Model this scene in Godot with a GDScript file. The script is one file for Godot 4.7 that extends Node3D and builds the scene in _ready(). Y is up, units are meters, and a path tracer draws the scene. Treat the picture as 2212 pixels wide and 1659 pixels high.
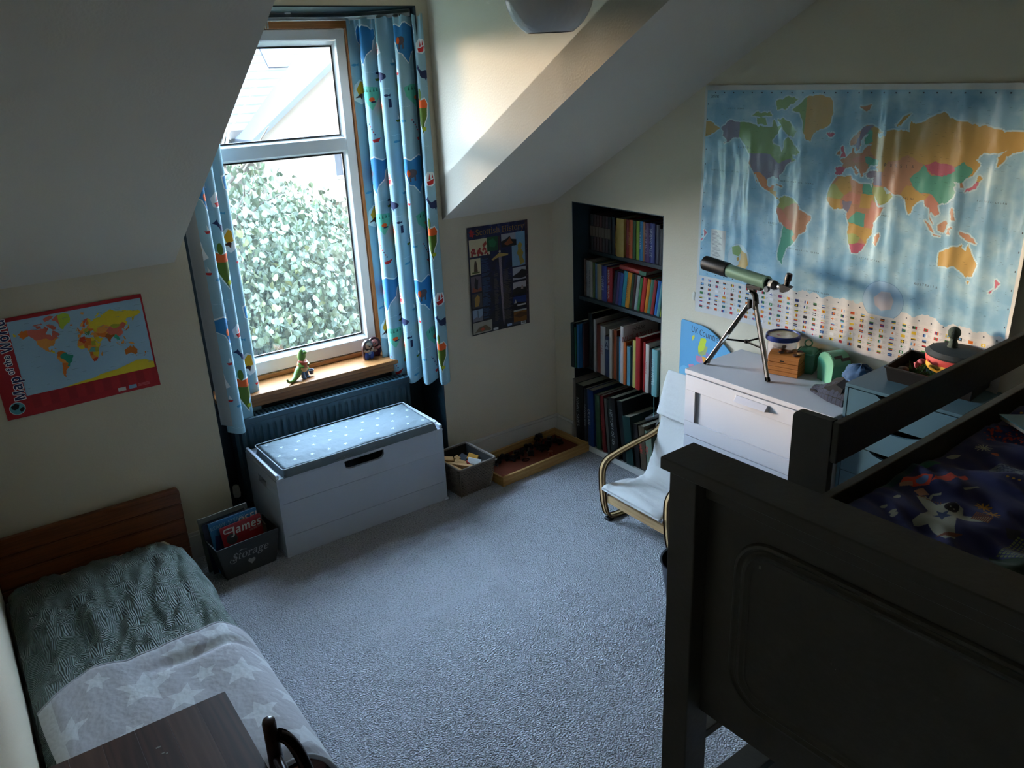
extends Node3D
# A child's attic bedroom: knee wall with dormer window, right wall with book alcove and maps, cabin bed in front.
# Axes: x to the right along the window wall, y up, z towards the viewer. The camera stands at (0, 2, 0).

const XR := 2.694      # right wall
const XL := -0.10      # left wall
const ZK := -3.484     # knee wall (window wall)
const KNEE := 1.318
const SLOPE := 0.5564  # rise of the sloped ceiling per metre
const ZC := -1.45      # where the slope meets the flat ceiling
const CEIL := 2.45

var M := {}
var used := {}
var fonts := {}
var rng := RandomNumberGenerator.new()

# ------------------------------------------------------------------ mesh builder
class MB:
	var v := PackedVector3Array()
	var n := PackedVector3Array()
	var t := PackedVector2Array()
	var ix := PackedInt32Array()
	var xf := Transform3D()

	func at(p: Vector3, turn := Vector3.ZERO) -> MB:
		xf = Transform3D(Basis.from_euler(turn), p)
		return self

	func vert(p: Vector3, nn: Vector3, uv := Vector2.ZERO) -> int:
		v.append(xf * p)
		n.append((xf.basis * nn).normalized())
		t.append(uv)
		return v.size() - 1

	func tri(a: int, b: int, c: int) -> void:
		var g := (v[b] - v[a]).cross(v[c] - v[a])
		if g.dot(n[a] + n[b] + n[c]) > 0.0:
			var k := b
			b = c
			c = k
		ix.append(a)
		ix.append(b)
		ix.append(c)

	func face(pts: Array, nn: Vector3, uvs := []) -> void:
		var ids := []
		for i in pts.size():
			ids.append(vert(pts[i], nn, uvs[i] if uvs.size() > i else Vector2(pts[i].x + pts[i].z, pts[i].y)))
		for i in range(1, pts.size() - 1):
			tri(ids[0], ids[i], ids[i + 1])

	func buv(p: Vector3, ax: int, grain: int) -> Vector2:
		var a := (ax + 1) % 3
		var b := (ax + 2) % 3
		if a == grain:
			return Vector2(p[a], p[b])
		if b == grain:
			return Vector2(p[b], p[a])
		return Vector2(p[a], p[b])

	func box(c: Vector3, s: Vector3, bev := 0.003, grain := 0) -> MB:
		var h := s * 0.5
		bev = minf(bev, minf(h.x, minf(h.y, h.z)) * 0.9)
		var id := {}
		for ax in 3:
			var a1 := (ax + 1) % 3
			var a2 := (ax + 2) % 3
			for sg in [-1, 1]:
				var nn := Vector3.ZERO
				nn[ax] = sg
				var q := []
				for k in [[-1, -1], [1, -1], [1, 1], [-1, 1]]:
					var p := Vector3.ZERO
					p[ax] = sg * h[ax]
					p[a1] = k[0] * (h[a1] - bev)
					p[a2] = k[1] * (h[a2] - bev)
					var i := vert(c + p, nn, buv(c + p, ax, grain))
					q.append(i)
					var key := Vector4i(0, 0, 0, ax)
					key[ax] = sg
					key[a1] = k[0]
					key[a2] = k[1]
					key.w = ax
					id[key] = i
				tri(q[0], q[1], q[2])
				tri(q[0], q[2], q[3])
		if bev > 0.0:
			for ax in 3:
				var a1 := (ax + 1) % 3
				var a2 := (ax + 2) % 3
				for s1 in [-1, 1]:
					for s2 in [-1, 1]:
						var k0 := Vector4i.ZERO
						k0[ax] = -1
						k0[a1] = s1
						k0[a2] = s2
						var k1 := k0
						k1[ax] = 1
						k0.w = a1
						k1.w = a1
						var i0: int = id[k0]
						var i1: int = id[k1]
						k0.w = a2
						k1.w = a2
						var j0: int = id[k0]
						var j1: int = id[k1]
						tri(i0, i1, j1)
						tri(i0, j1, j0)
			for sx in [-1, 1]:
				for sy in [-1, 1]:
					for sz in [-1, 1]:
						tri(id[Vector4i(sx, sy, sz, 0)], id[Vector4i(sx, sy, sz, 1)], id[Vector4i(sx, sy, sz, 2)])
		return self

	func span(a: Vector3, b: Vector3, bev := 0.003, grain := 0) -> MB:
		return box((a + b) * 0.5, (b - a).abs(), bev, grain)

	# any eight-cornered block: p[0..3] the bottom ring, p[4..7] the ring above
	func hexa(p: Array) -> MB:
		var mid := Vector3.ZERO
		for q in p:
			mid += q / 8.0
		for f in [[0, 1, 2, 3], [4, 5, 6, 7], [0, 1, 5, 4], [1, 2, 6, 5], [2, 3, 7, 6], [3, 0, 4, 7]]:
			var a: Vector3 = p[f[0]]
			var b: Vector3 = p[f[1]]
			var c: Vector3 = p[f[2]]
			var d: Vector3 = p[f[3]]
			var nn := (c - a).cross(d - b).normalized()
			if nn.dot((a + b + c + d) / 4.0 - mid) < 0.0:
				nn = -nn
			var ax := 0
			if absf(nn.y) > absf(nn.x) and absf(nn.y) >= absf(nn.z):
				ax = 1
			elif absf(nn.z) > absf(nn.x):
				ax = 2
			face([a, b, c, d], nn, [buv(a, ax, 0), buv(b, ax, 0), buv(c, ax, 0), buv(d, ax, 0)])
		return self

	func lathe(prof: Array, seg := 24, sharp := 0.6, a0 := 0.0, a1 := TAU) -> MB:
		var dn := []
		for i in prof.size() - 1:
			var d: Vector2 = prof[i + 1] - prof[i]
			d = d.normalized()
			dn.append(Vector2(d.y, -d.x))
		var run := 0.0
		for i in prof.size() - 1:
			var p: Vector2 = prof[i]
			var q: Vector2 = prof[i + 1]
			var len := p.distance_to(q)
			if len < 1e-6:
				continue
			var na: Vector2 = dn[i]
			var nb: Vector2 = dn[i]
			if i > 0 and absf(na.angle_to(dn[i - 1])) < sharp:
				na = (na + dn[i - 1]).normalized()
			if i < dn.size() - 1 and absf(nb.angle_to(dn[i + 1])) < sharp:
				nb = (nb + dn[i + 1]).normalized()
			var last := []
			for k in seg + 1:
				var a := lerpf(a0, a1, float(k) / seg)
				var ca := cos(a)
				var sa := sin(a)
				var w := float(k) / seg
				var now := [vert(Vector3(p.x * ca, p.y, p.x * sa), Vector3(na.x * ca, na.y, na.x * sa), Vector2(w, run)), vert(Vector3(q.x * ca, q.y, q.x * sa), Vector3(nb.x * ca, nb.y, nb.x * sa), Vector2(w, run + len))]
				if k > 0:
					if p.x > 1e-5:
						tri(last[0], now[0], now[1])
					if q.x > 1e-5:
						tri(last[0], now[1], last[1])
				last = now
			run += len
		return self

	func tube(pts: Array, rad, seg := 10, caps := true) -> MB:
		var cnt := pts.size()
		var up := Vector3.UP
		var rings := []
		var run := 0.0
		for i in cnt:
			var d: Vector3 = (pts[mini(i + 1, cnt - 1)] - pts[maxi(i - 1, 0)]).normalized()
			if i == 0:
				up = Vector3.UP if absf(d.y) < 0.9 else Vector3.RIGHT
			up = (up - d * up.dot(d)).normalized()
			var side := d.cross(up)
			var r: float = rad[i] if rad is Array else rad
			if i > 0:
				run += pts[i].distance_to(pts[i - 1])
			var ring := []
			for k in seg + 1:
				var a := TAU * k / seg
				var nn := up * cos(a) + side * sin(a)
				ring.append(vert(pts[i] + nn * r, nn, Vector2(run, float(k) / seg * TAU * r)))
			rings.append(ring)
			if i > 0:
				for k in seg:
					tri(rings[i - 1][k], rings[i][k], rings[i][k + 1])
					tri(rings[i - 1][k], rings[i][k + 1], rings[i - 1][k + 1])
			if caps and (i == 0 or i == cnt - 1):
				var nn := -d if i == 0 else d
				var mid := vert(pts[i], nn)
				var prev := -1
				for k in seg + 1:
					var a := TAU * k / seg
					var e := vert(pts[i] + (up * cos(a) + side * sin(a)) * r, nn)
					if prev >= 0:
						tri(mid, prev, e)
					prev = e
		return self

	# a flat band bent along a path; `side` is the direction of its width
	func band(pts: Array, side: Vector3, w: float, h: float, bev := 0.002) -> MB:
		var cnt := pts.size()
		var prof := []
		var hw := w / 2.0
		var hh := h / 2.0
		for c in [[-1, -1], [1, -1], [1, 1], [-1, 1]]:
			var nx := Vector2(c[0], 0)
			var ny := Vector2(0, c[1])
			var px := Vector2(c[0] * hw, c[1] * (hh - bev))
			var py := Vector2(c[0] * (hw - bev), c[1] * hh)
			if c[0] * c[1] > 0:
				prof.append([py, ny])
				prof.append([px, nx])
			else:
				prof.append([px, nx])
				prof.append([py, ny])
		var rings := []
		var run := 0.0
		for i in cnt:
			var d: Vector3 = (pts[mini(i + 1, cnt - 1)] - pts[maxi(i - 1, 0)]).normalized()
			var nrm := d.cross(side).normalized()
			if i > 0:
				run += pts[i].distance_to(pts[i - 1])
			var ring := []
			for q in prof:
				var o: Vector2 = q[0]
				var e: Vector2 = q[1]
				ring.append(vert(pts[i] + side * o.x + nrm * o.y, side * e.x + nrm * e.y, Vector2(run, o.x + o.y)))
			rings.append(ring)
			if i > 0:
				for k in 8:
					var k2 := (k + 1) % 8
					tri(rings[i - 1][k], rings[i][k], rings[i][k2])
					tri(rings[i - 1][k], rings[i][k2], rings[i - 1][k2])
			if i == 0 or i == cnt - 1:
				var cap := []
				for q in prof:
					var o: Vector2 = q[0]
					cap.append(pts[i] + side * o.x + nrm * o.y)
				face(cap, -d if i == 0 else d)
		return self

	# outline in x, y pushed out along z
	func prism(poly: PackedVector2Array, z0: float, z1: float, smooth := 0.0, uvr := Rect2()) -> MB:
		var pl := poly
		if Geometry2D.is_polygon_clockwise(pl):
			pl.reverse()
		var id := Geometry2D.triangulate_polygon(pl)
		for z in [z0, z1]:
			var nn := Vector3(0, 0, -1 if z == minf(z0, z1) else 1)
			var ids := []
			for p in pl:
				var uv := p
				if uvr.size.x > 0.0:
					uv = Vector2((p.x - uvr.position.x) / uvr.size.x, 1.0 - (p.y - uvr.position.y) / uvr.size.y)
				ids.append(vert(Vector3(p.x, p.y, z), nn, uv))
			for k in range(0, id.size(), 3):
				tri(ids[id[k]], ids[id[k + 1]], ids[id[k + 2]])
		var m := pl.size()
		for i in m:
			var a := pl[i]
			var b := pl[(i + 1) % m]
			var d := (b - a).normalized()
			var nn := Vector2(d.y, -d.x)
			var n0 := nn
			var n1 := nn
			if smooth > 0.0:
				var dp := (a - pl[(i + m - 1) % m]).normalized()
				var dq := (pl[(i + 2) % m] - b).normalized()
				if absf(dp.angle_to(d)) < smooth:
					n0 = (nn + Vector2(dp.y, -dp.x)).normalized()
				if absf(d.angle_to(dq)) < smooth:
					n1 = (nn + Vector2(dq.y, -dq.x)).normalized()
			var ua := a
			var ub := b
			if uvr.size.x > 0.0:
				ua = Vector2((a.x - uvr.position.x) / uvr.size.x, 1.0 - (a.y - uvr.position.y) / uvr.size.y)
				ub = Vector2((b.x - uvr.position.x) / uvr.size.x, 1.0 - (b.y - uvr.position.y) / uvr.size.y)
			var q := [vert(Vector3(a.x, a.y, z0), Vector3(n0.x, n0.y, 0), ua), vert(Vector3(b.x, b.y, z0), Vector3(n1.x, n1.y, 0), ub), vert(Vector3(b.x, b.y, z1), Vector3(n1.x, n1.y, 0), ub), vert(Vector3(a.x, a.y, z1), Vector3(n0.x, n0.y, 0), ua)]
			tri(q[0], q[1], q[2])
			tri(q[0], q[2], q[3])
		return self

	# a smooth sheet from a function of (u, v)
	func grid(nu: int, nv: int, fn: Callable, su := 1.0, sv := 1.0, flip := false, loop := false) -> MB:
		var p := []
		for j in nv + 1:
			for i in nu + 1:
				p.append(fn.call(float(i) / nu, float(j) / nv))
		var ids := PackedInt32Array()
		for j in nv + 1:
			for i in nu + 1:
				var il := i - 1
				var ir := i + 1
				if loop:
					il = nu - 1 if i == 0 else i - 1
					ir = 1 if i == nu else i + 1
				var du: Vector3 = p[j * (nu + 1) + clampi(ir, 0, nu)] - p[j * (nu + 1) + clampi(il, 0, nu)]
				var dv: Vector3 = p[mini(j + 1, nv) * (nu + 1) + i] - p[maxi(j - 1, 0) * (nu + 1) + i]
				var nn := du.cross(dv)
				if nn.length() < 1e-12:
					var j2 := clampi(j, 1, nv - 1)
					du = p[j2 * (nu + 1) + clampi(ir, 0, nu)] - p[j2 * (nu + 1) + clampi(il, 0, nu)]
					dv = p[mini(j + 1, nv) * (nu + 1) + i] - p[maxi(j - 1, 0) * (nu + 1) + i]
					nn = du.cross(dv)
				if flip:
					nn = -nn
				ids.append(vert(p[j * (nu + 1) + i], nn, Vector2(float(i) / nu * su, float(j) / nv * sv)))
		for j in nv:
			for i in nu:
				var a := j * (nu + 1) + i
				tri(ids[a], ids[a + 1], ids[a + nu + 2])
				tri(ids[a], ids[a + nu + 2], ids[a + nu + 1])
		return self

	func ball(c: Vector3, r: Vector3, nu := 16, nv := 10) -> MB:
		return grid(nu, nv, func(u, w):
			var a: float = u * TAU
			var b: float = (w - 0.5) * PI
			return c + Vector3(cos(a) * cos(b) * r.x, sin(b) * r.y, sin(a) * cos(b) * r.z), 1.0, 1.0, true, true)

	func mesh() -> ArrayMesh:
		var a := []
		a.resize(Mesh.ARRAY_MAX)
		a[Mesh.ARRAY_VERTEX] = v
		a[Mesh.ARRAY_NORMAL] = n
		a[Mesh.ARRAY_TEX_UV] = t
		a[Mesh.ARRAY_INDEX] = ix
		var m := ArrayMesh.new()
		m.add_surface_from_arrays(Mesh.PRIMITIVE_TRIANGLES, a)
		return m

# ------------------------------------------------------------------ objects
func numbered(called: String) -> String:
	var k: int = used.get(called, -1) + 1
	used[called] = k
	return called if k == 0 else "%s_%03d" % [called, k]

func obj(called: String, mb: MB, mat: Material, parent: Node = null) -> MeshInstance3D:
	var o := MeshInstance3D.new()
	o.mesh = mb.mesh()
	o.material_override = mat
	o.name = called if parent else numbered(called)
	(parent if parent else self).add_child(o, true)
	return o

func thing(called: String, label: String, category: String, at := Vector3.ZERO, turn := 0.0, group := "") -> Node3D:
	var o := Node3D.new()
	o.name = numbered(called)
	add_child(o, true)
	o.position = at
	o.rotation.y = turn
	return tag(o, label, category, group)

func tag(o: Node3D, label: String, category: String, group := "", kind := "") -> Node3D:
	o.set_meta("label", label)
	o.set_meta("category", category)
	if group:
		o.set_meta("group", group)
	if kind:
		o.set_meta("kind", kind)
	return o

func struct(called: String, mb: MB, mat: Material, label: String, category: String) -> MeshInstance3D:
	var o := obj(called, mb, mat)
	tag(o, label, category, "", "structure")
	return o

func smooth_path(pts: Array, per := 8) -> Array:
	var out := []
	var cnt := pts.size()
	for i in cnt - 1:
		for k in per:
			var w := float(k) / per
			var a: Vector3 = pts[maxi(i - 1, 0)]
			var b: Vector3 = pts[i]
			var c: Vector3 = pts[i + 1]
			var d: Vector3 = pts[mini(i + 2, cnt - 1)]
			out.append(b.cubic_interpolate(c, a, d, w))
	out.append(pts[cnt - 1])
	return out

func rounded(w: float, h: float, r: float, seg := 6) -> PackedVector2Array:
	var out := PackedVector2Array()
	for c in [[1, 1, 0.0], [-1, 1, 0.5], [-1, -1, 1.0], [1, -1, 1.5]]:
		for k in seg + 1:
			var a: float = (c[2] + 0.5 * k / seg) * PI
			out.append(Vector2(c[0] * (w / 2 - r) + cos(a) * r, c[1] * (h / 2 - r) + sin(a) * r))
	return out

# ------------------------------------------------------------------ painting of prints
func fillp(im: Image, pts: PackedVector2Array, col: Color, mask: Image = null) -> void:
	var y0 := im.get_height()
	var y1 := 0
	for p in pts:
		y0 = mini(y0, int(floor(p.y)))
		y1 = maxi(y1, int(ceil(p.y)))
	y0 = maxi(y0, 0)
	y1 = mini(y1, im.get_height() - 1)
	var m := pts.size()
	for y in range(y0, y1 + 1):
		var yy := y + 0.5
		var xs := []
		for i in m:
			var a := pts[i]
			var b := pts[(i + 1) % m]
			if (a.y <= yy) != (b.y <= yy):
				xs.append(a.x + (yy - a.y) / (b.y - a.y) * (b.x - a.x))
		xs.sort()
		for k in range(0, xs.size() - 1, 2):
			var xa := clampi(int(round(xs[k])), 0, im.get_width())
			var xb := clampi(int(round(xs[k + 1])), 0, im.get_width())
			if xb <= xa:
				continue
			if mask == null:
				im.fill_rect(Rect2i(xa, y, xb - xa, 1), col)
			else:
				for x in range(xa, xb):
					if mask.get_pixel(x, y).r > 0.5:
						im.set_pixel(x, y, col)

func pv(a: Array, s := Vector2.ONE, o := Vector2.ZERO) -> PackedVector2Array:
	var out := PackedVector2Array()
	for i in range(0, a.size() - 1, 2):
		out.append(Vector2(a[i], a[i + 1]) * s + o)
	return out

func ellipse(im: Image, c: Vector2, r: Vector2, col: Color, ang := 0.0) -> void:
	var p := PackedVector2Array()
	for k in 24:
		p.append(c + (Vector2(cos(TAU * k / 24), sin(TAU * k / 24)) * r).rotated(ang))
	fillp(im, p, col)

func stroke(im: Image, a: Vector2, b: Vector2, w: float, col: Color) -> void:
	var d := (b - a).normalized().orthogonal() * w * 0.5
	fillp(im, PackedVector2Array([a + d, b + d, b - d, a - d]), col)

func star_pts(c: Vector2, r: float, inner := 0.42, points := 5, ang := 0.0) -> PackedVector2Array:
	var p := PackedVector2Array()
	for k in points * 2:
		var q := r if k % 2 == 0 else r * inner
		p.append(c + Vector2(0, -q).rotated(ang + PI * k / points))
	return p

func glyphs(s: String, font: String, weight := 400) -> Array:
	var tm := TextMesh.new()
	var key := font + str(weight)
	if not fonts.has(key):
		var f := SystemFont.new()
		f.font_names = PackedStringArray([font])
		f.font_weight = weight
		fonts[key] = f
	tm.font = fonts[key]
	tm.text = s
	tm.font_size = 64
	tm.pixel_size = 1.0 / 64.0
	tm.depth = 0.0
	tm.curve_step = 4.0
	tm.horizontal_alignment = HORIZONTAL_ALIGNMENT_LEFT
	var a := tm.get_mesh_arrays()
	return [a[Mesh.ARRAY_VERTEX], a[Mesh.ARRAY_INDEX]]

func write(im: Image, s: String, at: Vector2, size: float, col: Color, font := "Droid Sans", ang := 0.0, stretch := 1.0, shear := 0.0, weight := 400) -> float:
	var g := glyphs(s, font, weight)
	var v: PackedVector3Array = g[0]
	var ix: PackedInt32Array = g[1]
	var wide := 0.0
	for k in range(0, ix.size(), 3):
		var p := PackedVector2Array()
		for q in 3:
			var w := v[ix[k + q]]
			wide = maxf(wide, w.x)
			p.append(at + Vector2((w.x + w.y * shear) * stretch, -w.y).rotated(ang) * size)
		fillp(im, p, col)
	return wide * size * stretch

# raised or printed lettering as real geometry; lies in the x-y plane facing +z
func letters(mb: MB, s: String, size: float, font := "Droid Sans", shear := 0.0, weight := 400, bend := 0.0) -> float:
	var tm_pts := glyphs(s, font, weight)
	var v: PackedVector3Array = tm_pts[0]
	var ix: PackedInt32Array = tm_pts[1]
	var wide := 0.0
	for p in v:
		wide = maxf(wide, p.x)
	for k in range(0, ix.size(), 3):
		var id := []
		for q in 3:
			var w := v[ix[k + q]]
			id.append(mb.vert(Vector3((w.x - wide / 2 + w.y * shear) * size, w.y * size + bend * pow((w.x - wide / 2) * size, 2), 0), Vector3.BACK))
		mb.tri(id[0], id[1], id[2])
	return wide * size

func tex(im: Image) -> ImageTexture:
	return ImageTexture.create_from_image(im)

# ------------------------------------------------------------------ materials
func mat(called: String, col: Color, rough := 0.7, more := {}) -> StandardMaterial3D:
	if M.has(called):
		return M[called]
	var m := StandardMaterial3D.new()
	m.resource_name = called
	m.albedo_color = col
	m.roughness = rough
	for k in more:
		m.set(k, more[k])
	M[called] = m
	return m

func noise_tex(size: int, freq: float, seed_: int, ramp := [], octaves := 4, normal := false, strength := 4.0) -> NoiseTexture2D:
	var f := FastNoiseLite.new()
	f.seed = seed_
	f.frequency = freq
	f.fractal_octaves = octaves
	var t := NoiseTexture2D.new()
	t.width = size
	t.height = size
	t.seamless = true
	t.noise = f
	if normal:
		t.as_normal_map = true
		t.bump_strength = strength
	if ramp.size():
		var g := Gradient.new()
		var offs := PackedFloat32Array()
		var cols := PackedColorArray()
		for i in ramp.size():
			offs.append(float(i) / (ramp.size() - 1))
			cols.append(ramp[i])
		g.offsets = offs
		g.colors = cols
		t.color_ramp = g
	return t

func relief(m: StandardMaterial3D, t: Texture2D, cm: float, scale: float, tri := true) -> StandardMaterial3D:
	m.heightmap_enabled = true
	m.heightmap_texture = t
	m.heightmap_scale = cm
	if tri:
		m.uv1_triplanar = true
		m.uv1_world_triplanar = true
	m.uv1_scale = Vector3(scale, scale, scale)
	return m

func wood(called: String, a: Color, b: Color, seed_: int, rough := 0.5, scale := 2.0, size := 256) -> StandardMaterial3D:
	if M.has(called):
		return M[called]
	var f := FastNoiseLite.new()
	f.seed = seed_
	f.frequency = 0.02
	f.fractal_octaves = 3
	var im := Image.create(size, size, false, Image.FORMAT_RGB8)
	for y in size:
		for x in size:
			# rings stretched along u; mirrored so that the tile repeats
			var mx := absf(x - size * 0.5) * 0.35
			var my := absf(y - size * 0.5)
			var w := f.get_noise_2d(mx * 0.4, my * 2.2)
			var k := sin(my * 0.35 + w * 9.0) * 0.5 + 0.5
			var g := f.get_noise_2d(mx * 1.2 + 400.0, my * 14.0) * 0.5 + 0.5
			im.set_pixel(x, y, a.lerp(b, clampf(k * 0.55 + g * 0.45, 0, 1)))
	return mat(called, Color.WHITE, rough, {"albedo_texture": tex(im), "uv1_scale": Vector3(scale, scale, 1)})

# ================================================================== the scene
func _ready() -> void:
	rng.seed = 7
	# camera
	var cam := Camera3D.new()
	cam.name = "camera"
	cam.position = Vector3(0, 2.0, 0)
	cam.rotation = Vector3(deg_to_rad(-20.9555), deg_to_rad(-34.448), deg_to_rad(-2.5342))
	cam.fov = 49.49
	cam.near = 0.05
	cam.far = 400.0
	add_child(cam)
	cam.current = true
	# daylight: a bright hazy sky, and a low veiled evening sun that slants in through the window from the left
	var env := Environment.new()
	var sky := Sky.new()
	var ps := ProceduralSkyMaterial.new()
	ps.sky_top_color = Color(0.72, 0.86, 1.0)
	ps.sky_horizon_color = Color(0.93, 0.96, 1.0)
	ps.ground_bottom_color = Color(0.35, 0.34, 0.30)
	ps.ground_horizon_color = Color(0.55, 0.55, 0.52)
	ps.sky_energy_multiplier = 1.0
	sky.sky_material = ps
	env.background_mode = Environment.BG_SKY
	env.sky = sky
	env.background_energy_multiplier = SKY
	env.tonemap_mode = Environment.TONE_MAPPER_LINEAR
	env.tonemap_exposure = EXPO
	env.sdfgi_enabled = true
	env.ssao_enabled = true
	env.ssil_enabled = true
	var we := WorldEnvironment.new()
	we.name = "sky"
	we.environment = env
	add_child(we)
	var sun := DirectionalLight3D.new()
	sun.name = "sun"
	sun.light_color = Color(1.0, 0.87, 0.70)
	sun.light_energy = SUN
	sun.light_angular_distance = 7.0
	sun.shadow_enabled = true
	sun.sky_mode = DirectionalLight3D.SKY_MODE_LIGHT_ONLY
	add_child(sun)
	sun.look_at_from_position(Vector3(-5, 0.35, -10), Vector3.ZERO, Vector3.UP)

	materials()
	shell()
	window_wall()
	outside()
	curtains()
	radiator()
	toy_box()
	posters()
	alcove()
	left_bed()
	cabin_bed()
	kids_chair()
	drawers()
	chest_items()
	floor_things()
	table_and_chair()
	pendant()

const SKY := 14.0
const SUN := 0.5
const EXPO := 3.5

func materials() -> void:
	var fine := noise_tex(256, 0.05, 3)
	relief(mat("wall_paint", Color(0.81, 0.77, 0.68), 0.85), fine, 0.06, 6.0)
	relief(mat("ceiling_paint", Color(0.84, 0.81, 0.75), 0.85), fine, 0.06, 6.0)
	mat("gloss_white", Color(0.80, 0.79, 0.76), 0.4)
	relief(mat("teal_paint", Color(0.10, 0.185, 0.225), 0.45), fine, 0.03, 6.0)
	var carpet := mat("carpet", Color(1, 1, 1), 1.0)
	carpet.albedo_texture = noise_tex(512, 0.09, 11, [Color(0.42, 0.42, 0.43), Color(0.64, 0.64, 0.655), Color(0.71, 0.71, 0.73), Color(0.78, 0.78, 0.80)], 5)
	relief(carpet, noise_tex(512, 0.11, 12, [], 4), 1.1, 2.2)
	mat("upvc", Color(0.86, 0.86, 0.85), 0.3)
	mat("gasket", Color(0.03, 0.03, 0.035), 0.5)
	mat("glass", Color(0.9, 0.95, 0.95, 0.04), 0.02, {"transparency": BaseMaterial3D.TRANSPARENCY_ALPHA})
	wood("oak", Color(0.60, 0.38, 0.20), Color(0.72, 0.48, 0.27), 21, 0.4, 2.5)
	wood("pine_dark", Color(0.40, 0.215, 0.105), Color(0.52, 0.29, 0.145), 22, 0.45, 2.0)
	wood("pine", Color(0.66, 0.49, 0.27), Color(0.78, 0.62, 0.38), 23, 0.6, 3.0)
	wood("birch", Color(0.74, 0.58, 0.39), Color(0.82, 0.68, 0.49), 24, 0.35, 2.0)
	wood("walnut", Color(0.20, 0.125, 0.095), Color(0.33, 0.21, 0.16), 25, 0.4, 1.6)
	wood("chair_dark", Color(0.14, 0.08, 0.055), Color(0.22, 0.125, 0.08), 26, 0.28, 2.0)
	wood("chest_wood", Color(0.62, 0.38, 0.17), Color(0.75, 0.50, 0.25), 27, 0.45, 7.0)
	wood("block_wood", Color(0.66, 0.48, 0.28), Color(0.76, 0.58, 0.37), 28, 0.6, 6.0)
	relief(mat("bed_paint", Color(0.255, 0.245, 0.215), 0.42), noise_tex(256, 0.04, 31), 0.035, 5.0)
	mat("toybox_grey", Color(0.72, 0.745, 0.78), 0.55)
	mat("rad_paint", Color(0.17, 0.29, 0.34), 0.35)
	mat("black_plastic", Color(0.022, 0.022, 0.024), 0.4)
	mat("chrome", Color(0.75, 0.76, 0.78), 0.25, {"metallic": 0.9})
	mat("silver", Color(0.80, 0.80, 0.80), 0.35, {"metallic": 0.3})
	mat("page", Color(0.72, 0.69, 0.61), 0.9)

# ------------------------------------------------------------------ room
func slope_y(z: float) -> float:
	return KNEE + (z - ZK) * SLOPE

func cheek_r(z: float) -> float:
	return 2.027 - 0.0277 * (z - ZK)

func cheek_l(z: float) -> float:
	return 0.778 - 0.0126 * (z - ZK)

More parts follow.
